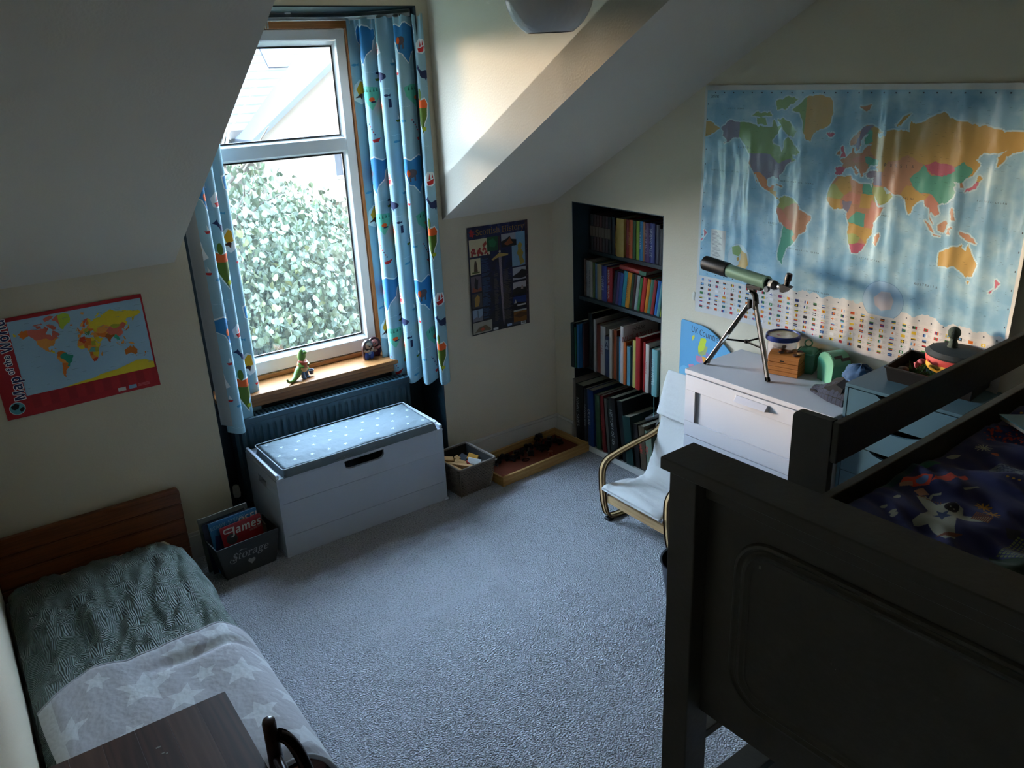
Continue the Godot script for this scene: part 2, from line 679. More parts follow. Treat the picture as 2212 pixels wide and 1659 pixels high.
func shell() -> void:
	var wall: Material = M.wall_paint
	var cl: Material = M.ceiling_paint
	var mb := MB.new().span(Vector3(-0.3, -0.15, -3.95), Vector3(3.1, 0, 1.4), 0)
	struct("floor", mb, M.carpet, "grey beige deep pile carpet across the bedroom floor", "carpet")
	struct("wall_left", MB.new().span(Vector3(-0.3, 0, -3.95), Vector3(XL, 2.6, 1.4), 0), wall, "pale left wall beside the low bed", "wall")
	# right wall with the hole of the book alcove
	mb = MB.new()
	mb.span(Vector3(XR, 0, -3.95), Vector3(3.1, 2.6, -3.32), 0)
	mb.span(Vector3(XR, 0, -2.672), Vector3(3.1, 2.6, 1.4), 0)
	mb.span(Vector3(XR, 1.342, -3.32), Vector3(3.1, 2.6, -2.672), 0)
	mb.span(Vector3(XR, 0, -3.32), Vector3(3.1, 0.034, -2.672), 0)
	mb.span(Vector3(2.96, 0.034, -3.32), Vector3(3.1, 1.342, -2.672), 0)
	struct("wall_right", mb, wall, "beige right wall with the big world map and book alcove", "wall")
	struct("wall_behind", MB.new().span(Vector3(-0.3, 0, 1.25), Vector3(3.1, 2.6, 1.4), 0), wall, "beige wall behind the viewer", "wall")
	# knee wall: piers either side of the window recess, and the lintel over it
	mb = MB.new()
	mb.span(Vector3(-0.3, 0, -3.95), Vector3(0.83, KNEE, ZK), 0)
	mb.span(Vector3(0.70, KNEE, -3.95), Vector3(0.83, CEIL, ZK), 0)
	mb.span(Vector3(1.967, 0, -3.95), Vector3(3.1, KNEE, ZK), 0)
	mb.span(Vector3(1.967, KNEE, -3.95), Vector3(2.10, CEIL, ZK), 0)
	mb.span(Vector3(0.83, 2.257, -3.95), Vector3(1.967, CEIL, ZK), 0)
	struct("wall_window", mb, wall, "beige knee wall around the dormer window", "wall")
	# sloped ceiling in two halves, dormer cheeks between them
	var y0 := slope_y(-4.2)
	var y1 := CEIL
	var t := 0.18
	for s in 2:
		var a0 := -0.3 if s == 0 else cheek_r(-4.2)
		var b0 := cheek_l(-4.2) if s == 0 else 3.1
		var a1 := -0.3 if s == 0 else cheek_r(ZC)
		var b1 := cheek_l(ZC) if s == 0 else 3.1
		mb = MB.new().hexa([Vector3(a0, y0, -4.2), Vector3(b0, y0, -4.2), Vector3(b1, y1, ZC), Vector3(a1, y1, ZC), Vector3(a0, y0 + t, -4.2), Vector3(b0, y0 + t, -4.2), Vector3(b1, y1 + t, ZC), Vector3(a1, y1 + t, ZC)])
		struct("ceiling_slope", mb, cl, ["sloped ceiling left of the dormer window", "sloped ceiling right of the dormer window"][s], "ceiling")
	for s in 2:
		var w := 0.1 if s == 1 else -0.1
		var pts := []
		for e in 2:
			for q in [[ZK, slope_y(ZK)], [ZC, CEIL], [ZC, CEIL + 0.15], [-3.95, CEIL + 0.15], [-3.95, slope_y(ZK)]]:
				pts.append(Vector3((cheek_r(q[0]) if s == 1 else cheek_l(q[0])) + e * w, q[1], q[0]))
		mb = MB.new()
		var nn := Vector3(-1, 0, 0) if s == 1 else Vector3(1, 0, 0)
		mb.face([pts[0], pts[1], pts[2], pts[3], pts[4]], nn)
		mb.face([pts[5], pts[6], pts[7], pts[8], pts[9]], -nn)
		for i in 5:
			var j := (i + 1) % 5
			var d: Vector3 = (pts[j] - pts[i]).cross(nn).normalized()
			mb.face([pts[i], pts[j], pts[j + 5], pts[i + 5]], d)
		struct("wall_dormer", mb, cl, ["left cheek wall of the dormer", "cream right cheek wall of the dormer, lit by the window"][s], "wall")
	mb = MB.new()
	mb.span(Vector3(-0.3, CEIL, ZC), Vector3(3.1, CEIL + 0.15, 1.4), 0)
	mb.span(Vector3(0.65, CEIL, -3.95), Vector3(2.15, CEIL + 0.15, ZC), 0)
	struct("ceiling", mb, cl, "flat cream ceiling above the sloped parts", "ceiling")
	# our own roof over it all, which shades the garden
	mb = MB.new()
	mb.hexa([Vector3(-4, 2.62, -1.6), Vector3(7, 2.62, -1.6), Vector3(7, 3.75, 0.6), Vector3(-4, 3.75, 0.6), Vector3(-4, 2.72, -1.6), Vector3(7, 2.72, -1.6), Vector3(7, 3.85, 0.6), Vector3(-4, 3.85, 0.6)])
	mb.hexa([Vector3(-4, 3.75, 0.6), Vector3(7, 3.75, 0.6), Vector3(7, 1.2, 5.2), Vector3(-4, 1.2, 5.2), Vector3(-4, 3.85, 0.6), Vector3(7, 3.85, 0.6), Vector3(7, 1.3, 5.2), Vector3(-4, 1.3, 5.2)])
	mb.hexa([Vector3(-4, 1.0, -4.3), Vector3(-0.31, 1.0, -4.3), Vector3(-0.31, 2.62, -1.6), Vector3(-4, 2.62, -1.6), Vector3(-4, 1.1, -4.3), Vector3(-0.31, 1.1, -4.3), Vector3(-0.31, 2.72, -1.6), Vector3(-4, 2.72, -1.6)])
	mb.hexa([Vector3(3.11, 1.0, -4.3), Vector3(7, 1.0, -4.3), Vector3(7, 2.62, -1.6), Vector3(3.11, 2.62, -1.6), Vector3(3.11, 1.1, -4.3), Vector3(7, 1.1, -4.3), Vector3(7, 2.72, -1.6), Vector3(3.11, 2.72, -1.6)])
	mb.span(Vector3(-4, -4.5, -3.94), Vector3(7, -0.16, 5), 0)
	struct("roof", mb, mat("slate", Color(0.22, 0.22, 0.24), 0.8), "slate roof and lower storey of this house", "roof")
	# skirting
	var sk: Material = M.gloss_white
	mb = MB.new().span(Vector3(1.967, 0, ZK), Vector3(XR, 0.112, ZK + 0.016), 0.002)
	mb.span(Vector3(1.967, 0.112, ZK), Vector3(XR, 0.128, ZK + 0.010), 0.004)
	struct("baseboard_window", mb, sk, "cream skirting board under the history poster", "skirting board")
	mb = MB.new().span(Vector3(XL, 0, ZK), Vector3(0.83, 0.112, ZK + 0.016), 0.002)
	mb.span(Vector3(XL, 0.112, ZK), Vector3(0.83, 0.128, ZK + 0.010), 0.004)
	struct("baseboard_bed", mb, sk, "cream skirting board behind the low bed", "skirting board")
	mb = MB.new().span(Vector3(XR - 0.016, 0, ZK + 0.016), Vector3(XR, 0.112, -3.33), 0.002)
	mb.span(Vector3(XR - 0.010, 0.112, ZK + 0.010), Vector3(XR, 0.128, -3.33), 0.004)
	mb.span(Vector3(XR - 0.016, 0, -3.33), Vector3(XR, 0.036, -2.66), 0.002)
	mb.span(Vector3(XR - 0.016, 0, -2.66), Vector3(XR, 0.112, -2.20), 0.002)
	mb.span(Vector3(XR - 0.010, 0.112, -2.66), Vector3(XR, 0.128, -2.20), 0.004)
	struct("baseboard_right", mb, sk, "cream skirting board along the right wall under the alcove", "skirting board")
	mb = MB.new().span(Vector3(XL, 0, -3.46), Vector3(XL + 0.012, 0.11, 1.25), 0.002)
	struct("baseboard_left", mb, sk, "skirting board along the left wall", "skirting board")

func window_wall() -> void:
	# teal paint lining the recess, and the wall behind the radiator
	var teal: Material = M.teal_paint
	var mb := MB.new()
	mb.span(Vector3(0.83, 0, -3.86), Vector3(0.834, 2.257, ZK + 0.001), 0)
	mb.span(Vector3(1.963, 0, -3.86), Vector3(1.967, 2.257, ZK + 0.001), 0)
	mb.span(Vector3(0.834, 2.252, -3.86), Vector3(1.963, 2.257, ZK + 0.001), 0)
	mb.span(Vector3(0.834, 0, -3.95), Vector3(1.963, 0.545, -3.72), 0)
	mb.span(Vector3(0.834, 0.545, -3.95), Vector3(0.965, 2.252, -3.86), 0)
	mb.span(Vector3(1.832, 0.545, -3.95), Vector3(1.963, 2.252, -3.86), 0)
	struct("trim_1", mb, teal, "dark teal painted recess around the window and radiator", "window recess")
	# oak lining: head, right jamb, left jamb, sill
	var oak: Material = M.oak
	mb = MB.new().span(Vector3(0.965, 2.19, -3.95), Vector3(1.832, 2.252, -3.85), 0.002, 0)
	mb.span(Vector3(1.797, 0.63, -3.95), Vector3(1.832, 2.19, -3.85), 0.002, 1)
	mb.span(Vector3(0.965, 0.63, -3.95), Vector3(0.998, 2.19, -3.85), 0.002, 1)
	struct("trim_2", mb, oak, "oak lining around the white window frame", "window lining")
	mb = MB.new().span(Vector3(0.90, 0.586, -3.95), Vector3(1.90, 0.610, -3.675), 0.004, 0)
	mb.span(Vector3(0.93, 0.545, -3.95), Vector3(1.88, 0.586, -3.69), 0.003, 0)
	mb.span(Vector3(0.965, 0.610, -3.90), Vector3(1.832, 0.632, -3.85), 0.004, 0)
	struct("trim_3", mb, oak, "honey coloured oak window sill above the radiator", "window sill")
	# the window: frame, transom, opening light above, panes, gaskets
	var pv_: Material = M.upvc
	var root := thing("window_1", "white plastic window with a top light over a tall fixed pane", "window", Vector3(1.3975, 0, -3.90))
	root.set_meta("kind", "structure")
	var L := -0.3975
	var Rr := 0.3975
	mb = MB.new()
	mb.span(Vector3(L, 0.632, -0.03), Vector3(L + 0.05, 2.19, 0.04), 0.006)
	mb.span(Vector3(Rr - 0.05, 0.632, -0.03), Vector3(Rr, 2.19, 0.04), 0.006)
	mb.span(Vector3(L, 2.14, -0.03), Vector3(Rr, 2.19, 0.04), 0.006)
	mb.span(Vector3(L, 0.632, -0.03), Vector3(Rr, 0.70, 0.04), 0.006)
	mb.span(Vector3(L, 1.645, -0.03), Vector3(Rr, 1.708, 0.035), 0.006)
	obj("frame", mb, pv_, root)
	for pane in [[0.717, 1.637], [1.716, 2.118]]:
		var y0: float = pane[0]
		var y1: float = pane[1]
		var xx := 0.3375
		mb = MB.new()
		# sloped beads towards the glass
		for q in [[Vector3(-xx - 0.02, y0 - 0.02, 0.034), Vector3(xx + 0.02, y0 - 0.02, 0.034), Vector3(xx, y0, 0.006), Vector3(-xx, y0, 0.006)], [Vector3(-xx - 0.02, y1 + 0.02, 0.034), Vector3(xx + 0.02, y1 + 0.02, 0.034), Vector3(xx, y1, 0.006), Vector3(-xx, y1, 0.006)], [Vector3(-xx - 0.02, y0 - 0.02, 0.034), Vector3(-xx - 0.02, y1 + 0.02, 0.034), Vector3(-xx, y1, 0.006), Vector3(-xx, y0, 0.006)], [Vector3(xx + 0.02, y0 - 0.02, 0.034), Vector3(xx + 0.02, y1 + 0.02, 0.034), Vector3(xx, y1, 0.006), Vector3(xx, y0, 0.006)]]:
			var mid: Vector3 = (q[0] + q[1] + q[2] + q[3]) / 4.0
			var back := []
			for p in q:
				back.append(Vector3(p.x + signf(p.x) * 0.012, p.y + (0.012 if p.y > mid.y else -0.012) * 0.0, -0.02))
			mb.hexa([q[0], q[1], q[2], q[3], back[0], back[1], back[2], back[3]])
		obj("glazing_bead", mb, pv_, root)
		mb = MB.new()
		for q in [[-xx, y0, xx, y0 + 0.007], [-xx, y1 - 0.007, xx, y1], [-xx, y0, -xx + 0.007, y1], [xx - 0.007, y0, xx, y1]]:
			mb.span(Vector3(q[0], q[1], 0.002), Vector3(q[2], q[3], 0.009), 0.001)
		obj("gasket", mb, M.gasket, root)
		mb = MB.new().span(Vector3(-xx, y0, -0.004), Vector3(xx, y1, 0.0), 0)
		obj("pane", mb, M.glass, root)
	# curtain track, bent round into the recess at both ends
	var tr := thing("curtain_track", "white plastic curtain track above the window", "curtain track", Vector3(1.40, 2.232, -3.78))
	var tp := smooth_path([Vector3(-0.53, 0, 0.28), Vector3(-0.38, 0, 0.10), Vector3(-0.27, 0, 0.0), Vector3(0, 0, 0), Vector3(0.30, 0, 0.0), Vector3(0.40, 0, 0.05), Vector3(0.55, 0, 0.27)], 6)
	obj("rail", MB.new().band(tp, Vector3.UP, 0.030, 0.010, 0.002), M.upvc, tr)
	for x in [-0.2, 0.1]:
		obj("bracket", MB.new().span(Vector3(x - 0.012, 0.012, -0.012), Vector3(x + 0.012, 0.020, 0.006), 0.002), M.upvc, tr)
	var clear := mat("clear_plastic", Color(0.75, 0.75, 0.72), 0.3)
	for x in [-0.010, 0.0]:
		obj("glider", MB.new().span(Vector3(x - 0.003, -0.044, 0.006), Vector3(x + 0.003, 0.012, 0.013), 0.001), clear, tr)
	var bk := thing("curtain_hook", "small dark metal hook plate by the window top", "hook", Vector3(1.813, 2.16, -3.85))
	obj("plate", MB.new().span(Vector3(-0.012, -0.045, 0), Vector3(0.012, 0.03, 0.004), 0.001), mat("bronze", Color(0.16, 0.10, 0.06), 0.4, {"metallic": 0.6}), bk)
	obj("peg", MB.new().span(Vector3(-0.006, -0.028, 0.004), Vector3(0.006, 0.012, 0.014), 0.002), M.pine, bk)

func outside() -> void:
	# garden, a birch close to the window, houses with tiled roofs behind
	var lawn := mat("lawn", Color(0.20, 0.24, 0.10), 1.0)
	struct("trim_4", MB.new().span(Vector3(-60, -4.6, -90), Vector3(70, -4.5, -3.96), 0), lawn, "garden ground far below the window", "garden")
	var roof := mat("roof_tile", Color(1, 1, 1), 0.8)
	var im := Image.create(128, 128, false, Image.FORMAT_RGB8)
	for y in 128:
		for x in 128:
			var k := 0.8 + 0.2 * float((x / 8 + (y / 16) * 7) % 5) / 4.0
			if y % 16 < 3:
				k *= 0.6
			im.set_pixel(x, y, Color(0.25, 0.215, 0.18) * k)
	roof.albedo_texture = tex(im)
	roof.uv1_scale = Vector3(0.6, 0.6, 1)
	var render := mat("render_wall", Color(0.34, 0.30, 0.25), 0.9)
	var white := mat("white_chimney", Color(0.55, 0.53, 0.50), 0.8)
	var dark := mat("slate_blue", Color(0.17, 0.17, 0.20), 0.8)
	var h := thing("neighbouring_house", "pale house with tiled roof and white chimney beyond the tree", "house", Vector3(7.2, -4.5, -23))
	obj("wall", MB.new().span(Vector3(-7, 0, -5), Vector3(6, 5.2, 0), 0), render, h)
	var mb := MB.new()
	mb.hexa([Vector3(-7.4, 5.0, 0.4), Vector3(6.4, 5.0, 0.4), Vector3(6.4, 8.6, -3.2), Vector3(-7.4, 8.6, -3.2), Vector3(-7.4, 5.2, 0.4), Vector3(6.4, 5.2, 0.4), Vector3(6.4, 8.8, -3.2), Vector3(-7.4, 8.8, -3.2)])
	mb.hexa([Vector3(-7.4, 8.6, -3.2), Vector3(6.4, 8.6, -3.2), Vector3(6.4, 5.0, -6.8), Vector3(-7.4, 5.0, -6.8), Vector3(-7.4, 8.8, -3.2), Vector3(6.4, 8.8, -3.2), Vector3(6.4, 5.2, -6.8), Vector3(-7.4, 5.2, -6.8)])
	obj("roof", mb, roof, h)
	mb = MB.new().span(Vector3(-0.55, 5.4, -1.9), Vector3(0.35, 8.2, -1.0), 0.02)
	mb.span(Vector3(-0.62, 8.2, -1.97), Vector3(0.42, 8.35, -0.93), 0.02)
	var ch := obj("chimney", mb, white, h)
	for x in [-0.35, 0.1]:
		obj("chimney_pot", MB.new().at(Vector3(x, 8.35, -1.45)).lathe([Vector2(0.13, 0), Vector2(0.11, 0.3), Vector2(0.14, 0.32), Vector2(0.14, 0.4), Vector2(0, 0.4)], 12), roof, ch)
	# front gables with their own roofs
	for g in [[-3.1, 2.2, 5.6], [2.6, 2.4, 5.4]]:
		var x: float = g[0]
		var w: float = g[1]
		var y: float = g[2]
		mb = MB.new()
		mb.prism(PackedVector2Array([Vector2(x - w, y - 2.2), Vector2(x + w, y - 2.2), Vector2(x + w, y - 0.3), Vector2(x, y + 1.4), Vector2(x - w, y - 0.3)]), 0.2, 1.4)
		obj("gable", mb, render, h)
		for s in [-1.0, 1.0]:
			mb = MB.new().hexa([Vector3(x + s * (w + 0.3), y - 0.55, 1.7), Vector3(x, y + 1.45, 1.7), Vector3(x, y + 1.45, -2.2), Vector3(x + s * (w + 0.3), y - 0.55, -2.2), Vector3(x + s * (w + 0.3), y - 0.4, 1.7), Vector3(x, y + 1.62, 1.7), Vector3(x, y + 1.62, -2.2), Vector3(x + s * (w + 0.3), y - 0.4, -2.2)])
			obj("gable_roof", mb, roof if s > 0 else dark, h)
		var win := obj("window", MB.new().span(Vector3(x - 0.5, y - 1.6, 1.38), Vector3(x + 0.5, y - 0.5, 1.44), 0.01), white, h)
		for s in [-1, 1]:
			obj("pane", MB.new().span(Vector3(x + s * 0.24 - 0.2, y - 1.5, 1.43), Vector3(x + s * 0.24 + 0.2, y - 0.6, 1.45), 0), mat("far_glass", Color(0.12, 0.14, 0.17), 0.1), win)
	obj("roof_window", MB.new().at(Vector3(2.0, 6.98, -1.5), Vector3(PI / 4, 0, 0)).span(Vector3(-0.4, 0, -0.5), Vector3(0.4, 0.12, 0.5), 0.01), dark, h)
	# garden wall and shed in front of the house
	var gs := thing("garden_shed", "white garden shed half hidden by the tree", "shed", Vector3(6.7, -4.5, -16))
	obj("wall", MB.new().span(Vector3(-1.2, 0, -1), Vector3(1.2, 2.1, 1), 0.01), white, gs)
	mb = MB.new().prism(PackedVector2Array([Vector2(-1.35, 2.05), Vector2(1.35, 2.05), Vector2(0, 2.9)]), -1.1, 1.1)
	obj("roof", mb, mat("shed_roof", Color(0.52, 0.26, 0.13), 0.8), gs)
	# a tall hedge behind the tree
	var hd := thing("hedge", "leafy hedge behind the birch tree in the garden", "hedge", Vector3(2.6, -4.5, -10.6))
	var hm := mat("hedge_leaf", Color(0.25, 0.275, 0.19), 0.7)
	var hn := FastNoiseLite.new()
	hn.frequency = 0.9
	hn.fractal_octaves = 3
	var hg := obj("foliage", MB.new().grid(140, 70, func(u, v):
		var x := lerpf(-4.0, 3.2, u)
		var y: float = lerpf(0.0, 5.6 - 1.1 * smoothstep(0.45, 0.9, u) + hn.get_noise_2d(x * 0.9, 3.0) * 0.7, v)
		return Vector3(x, y, 0.5 * hn.get_noise_2d(x * 2.5, y * 2.5) + 0.35 * hn.get_noise_2d(x * 9.0, y * 9.0) - 0.6 * v * v), 1, 1), hm, hd)
	hg.set_meta("kind", "stuff")
	# the tree
	var bark := mat("bark", Color(0.30, 0.25, 0.20), 0.9)
	var tree := thing("birch_tree", "leafy birch tree close outside the window", "tree", Vector3(2.35, -4.5, -7.7))
	var trunk := MB.new()
	trunk.tube(smooth_path([Vector3(0.1, 0, 0), Vector3(0.05, 1.5, 0.05), Vector3(0, 3.0, 0), Vector3(-0.05, 4.4, 0.05), Vector3(-0.25, 5.6, 0.0), Vector3(-0.4, 6.5, 0.1)], 4), 0.09, 8)
	obj("trunk", trunk, bark, tree)
	var br := MB.new()
	for k in 46:
		var y := rng.randf_range(2.0, 5.9)
		var a := rng.randf() * TAU
		var l := rng.randf_range(0.5, 1.6) * (1.0 if y < 4.8 else 0.6)
		var p0 := Vector3(-0.06, y, 0)
		var p1 := p0 + Vector3(cos(a) * l * 0.5, 0.25, sin(a) * l * 0.5)
		var p2 := p0 + Vector3(cos(a + 0.3) * l, 0.2 + rng.randf() * 0.5, sin(a + 0.3) * l)
		br.tube([p0, p1, p2], [0.018, 0.011, 0.004], 5)
	obj("branch", br, bark, tree).set_meta("kind", "stuff")
	# a leaf: a folded rounded blade on a short stalk
	var lf := MB.new()
	var outline := [Vector2(0, 0), Vector2(0.011, 0.006), Vector2(0.019, 0.018), Vector2(0.020, 0.030), Vector2(0.013, 0.042), Vector2(0, 0.054)]
	for s in [-1.0, 1.0]:
		for i in outline.size() - 1:
			var a: Vector2 = outline[i]
			var b: Vector2 = outline[i + 1]
			var nn := Vector3(-s * 0.3, -0.1, 1).normalized()
			lf.face([Vector3(0, a.y, 0), Vector3(s * a.x, a.y, a.x * 0.35 - a.y * a.y * 4.0), Vector3(s * b.x, b.y, b.x * 0.35 - b.y * b.y * 4.0), Vector3(0, b.y, -b.y * b.y * 4.0)], nn)
	lf.tube([Vector3(0, 0, 0), Vector3(0, -0.02, 0.002)], 0.001, 3, false)
	var leaf := lf.mesh()
	var lm := mat("leaf", Color(0.25, 0.29, 0.20), 0.55, {"vertex_color_use_as_albedo": true, "backlight": Color(0.25, 0.3, 0.1)})
	var lms := []
	for c in [Color(0.24, 0.285, 0.20), Color(0.27, 0.31, 0.205), Color(0.225, 0.27, 0.215), Color(0.33, 0.34, 0.19)]:
		lms.append(mat("leaf_tone_%d" % lms.size(), c, 0.55, {"backlight": Color(0.25, 0.3, 0.1)}))
	var spots := []
	for k in 30000:
		var d := Vector3(rng.randfn(), rng.randfn(), rng.randfn()).normalized() * pow(rng.randf(), 0.45)
		var p := Vector3(d.x * 1.75 - 0.1, 4.25 + d.y * 1.75, d.z * 1.25)
		if d.y > 0.45:
			p.x -= (d.y - 0.45) * 1.1
			if rng.randf() < (d.y - 0.45) * 0.9:
				continue
		var b := Basis.from_euler(Vector3(rng.randf_range(-0.9, 0.9), rng.randf() * TAU, PI + rng.randf_range(-0.9, 0.9))).scaled(Vector3.ONE * rng.randf_range(0.85, 1.45))
		spots.append(Transform3D(b, p))
	# the 300 leaves that show largest are parts, the rest one foliage
	var eye := Vector3(0, 2, 0) - tree.position
	spots.sort_custom(func(a, b): return score(a.origin, eye) < score(b.origin, eye))
	for k in 300:
		var o := MeshInstance3D.new()
		o.name = "leaf"
		o.mesh = leaf
		o.material_override = lms[k % 4]
		o.transform = spots[k]
		tree.add_child(o, true)
	var mm := MultiMesh.new()
	mm.transform_format = MultiMesh.TRANSFORM_3D
	mm.use_colors = true
	mm.mesh = leaf
	mm.instance_count = spots.size() - 300
	for k in range(300, spots.size()):
		mm.set_instance_transform(k - 300, spots[k])
		var w := rng.randf_range(0.75, 1.25)
		mm.set_instance_color(k - 300, Color(w * rng.randf_range(0.85, 1.25), w, w * rng.randf_range(0.8, 1.1)))
	var fo := MultiMeshInstance3D.new()
	fo.name = "foliage"
	fo.multimesh = mm
	fo.material_override = lm
	fo.set_meta("kind", "stuff")
	tree.add_child(fo)

func score(p: Vector3, eye: Vector3) -> float:
	# distance, with leaves that the window does not show put last
	var d := p - eye
	var k := -3.9 / d.z
	var x := d.x * k
	var y := 2.0 + d.y * k
	return d.length() + (0.0 if x > 1.06 and x < 1.74 and y > 0.72 and y < 1.64 else 50.0)

func pendant() -> void:
	var c := Vector3(1.47, 2.075, -1.893)
	var o := thing("pendant_lamp", "white frosted glass bowl pendant lamp at the picture top", "lamp", c)
	var sh := mat("frosted_glass", Color(0.80, 0.79, 0.77), 0.25, {"backlight": Color(0.5, 0.5, 0.5)})
	relief(sh, noise_tex(256, 0.02, 81, [], 2), 0.25, 6.0)
	sh.clearcoat_enabled = true
	sh.clearcoat = 0.5
	var prof := []
	for k in 15:
		var a := lerpf(-1.02, 1.25, k / 14.0)
		prof.append(Vector2(cos(a) * 0.117, 0.098 + sin(a) * 0.115))
	var inner := prof.duplicate()
	inner.reverse()
	for p in inner:
		prof.append(Vector2(p.x - 0.004, p.y))
	prof.append(prof[0])
	obj("shade", MB.new().lathe(prof, 40), sh, o)
	obj("gallery", MB.new().lathe([Vector2(0.0, 0.225), Vector2(0.034, 0.225), Vector2(0.036, 0.205), Vector2(0.030, 0.200), Vector2(0, 0.200)], 20), M.chrome, o)
	obj("bulb", MB.new().lathe([Vector2(0.0, 0.07), Vector2(0.02, 0.078), Vector2(0.03, 0.10), Vector2(0.026, 0.13), Vector2(0.013, 0.16), Vector2(0.013, 0.20), Vector2(0, 0.20)], 16), mat("bulb_glass", Color(0.85, 0.85, 0.82), 0.3), o)
	obj("cord", MB.new().tube([Vector3(0, 0.225, 0), Vector3(0, 0.365, 0)], 0.004, 8), M.upvc, o)
	obj("ceiling_rose", MB.new().lathe([Vector2(0, 0.352), Vector2(0.03, 0.352), Vector2(0.045, 0.375), Vector2(0, 0.375)], 20), M.upvc, o)

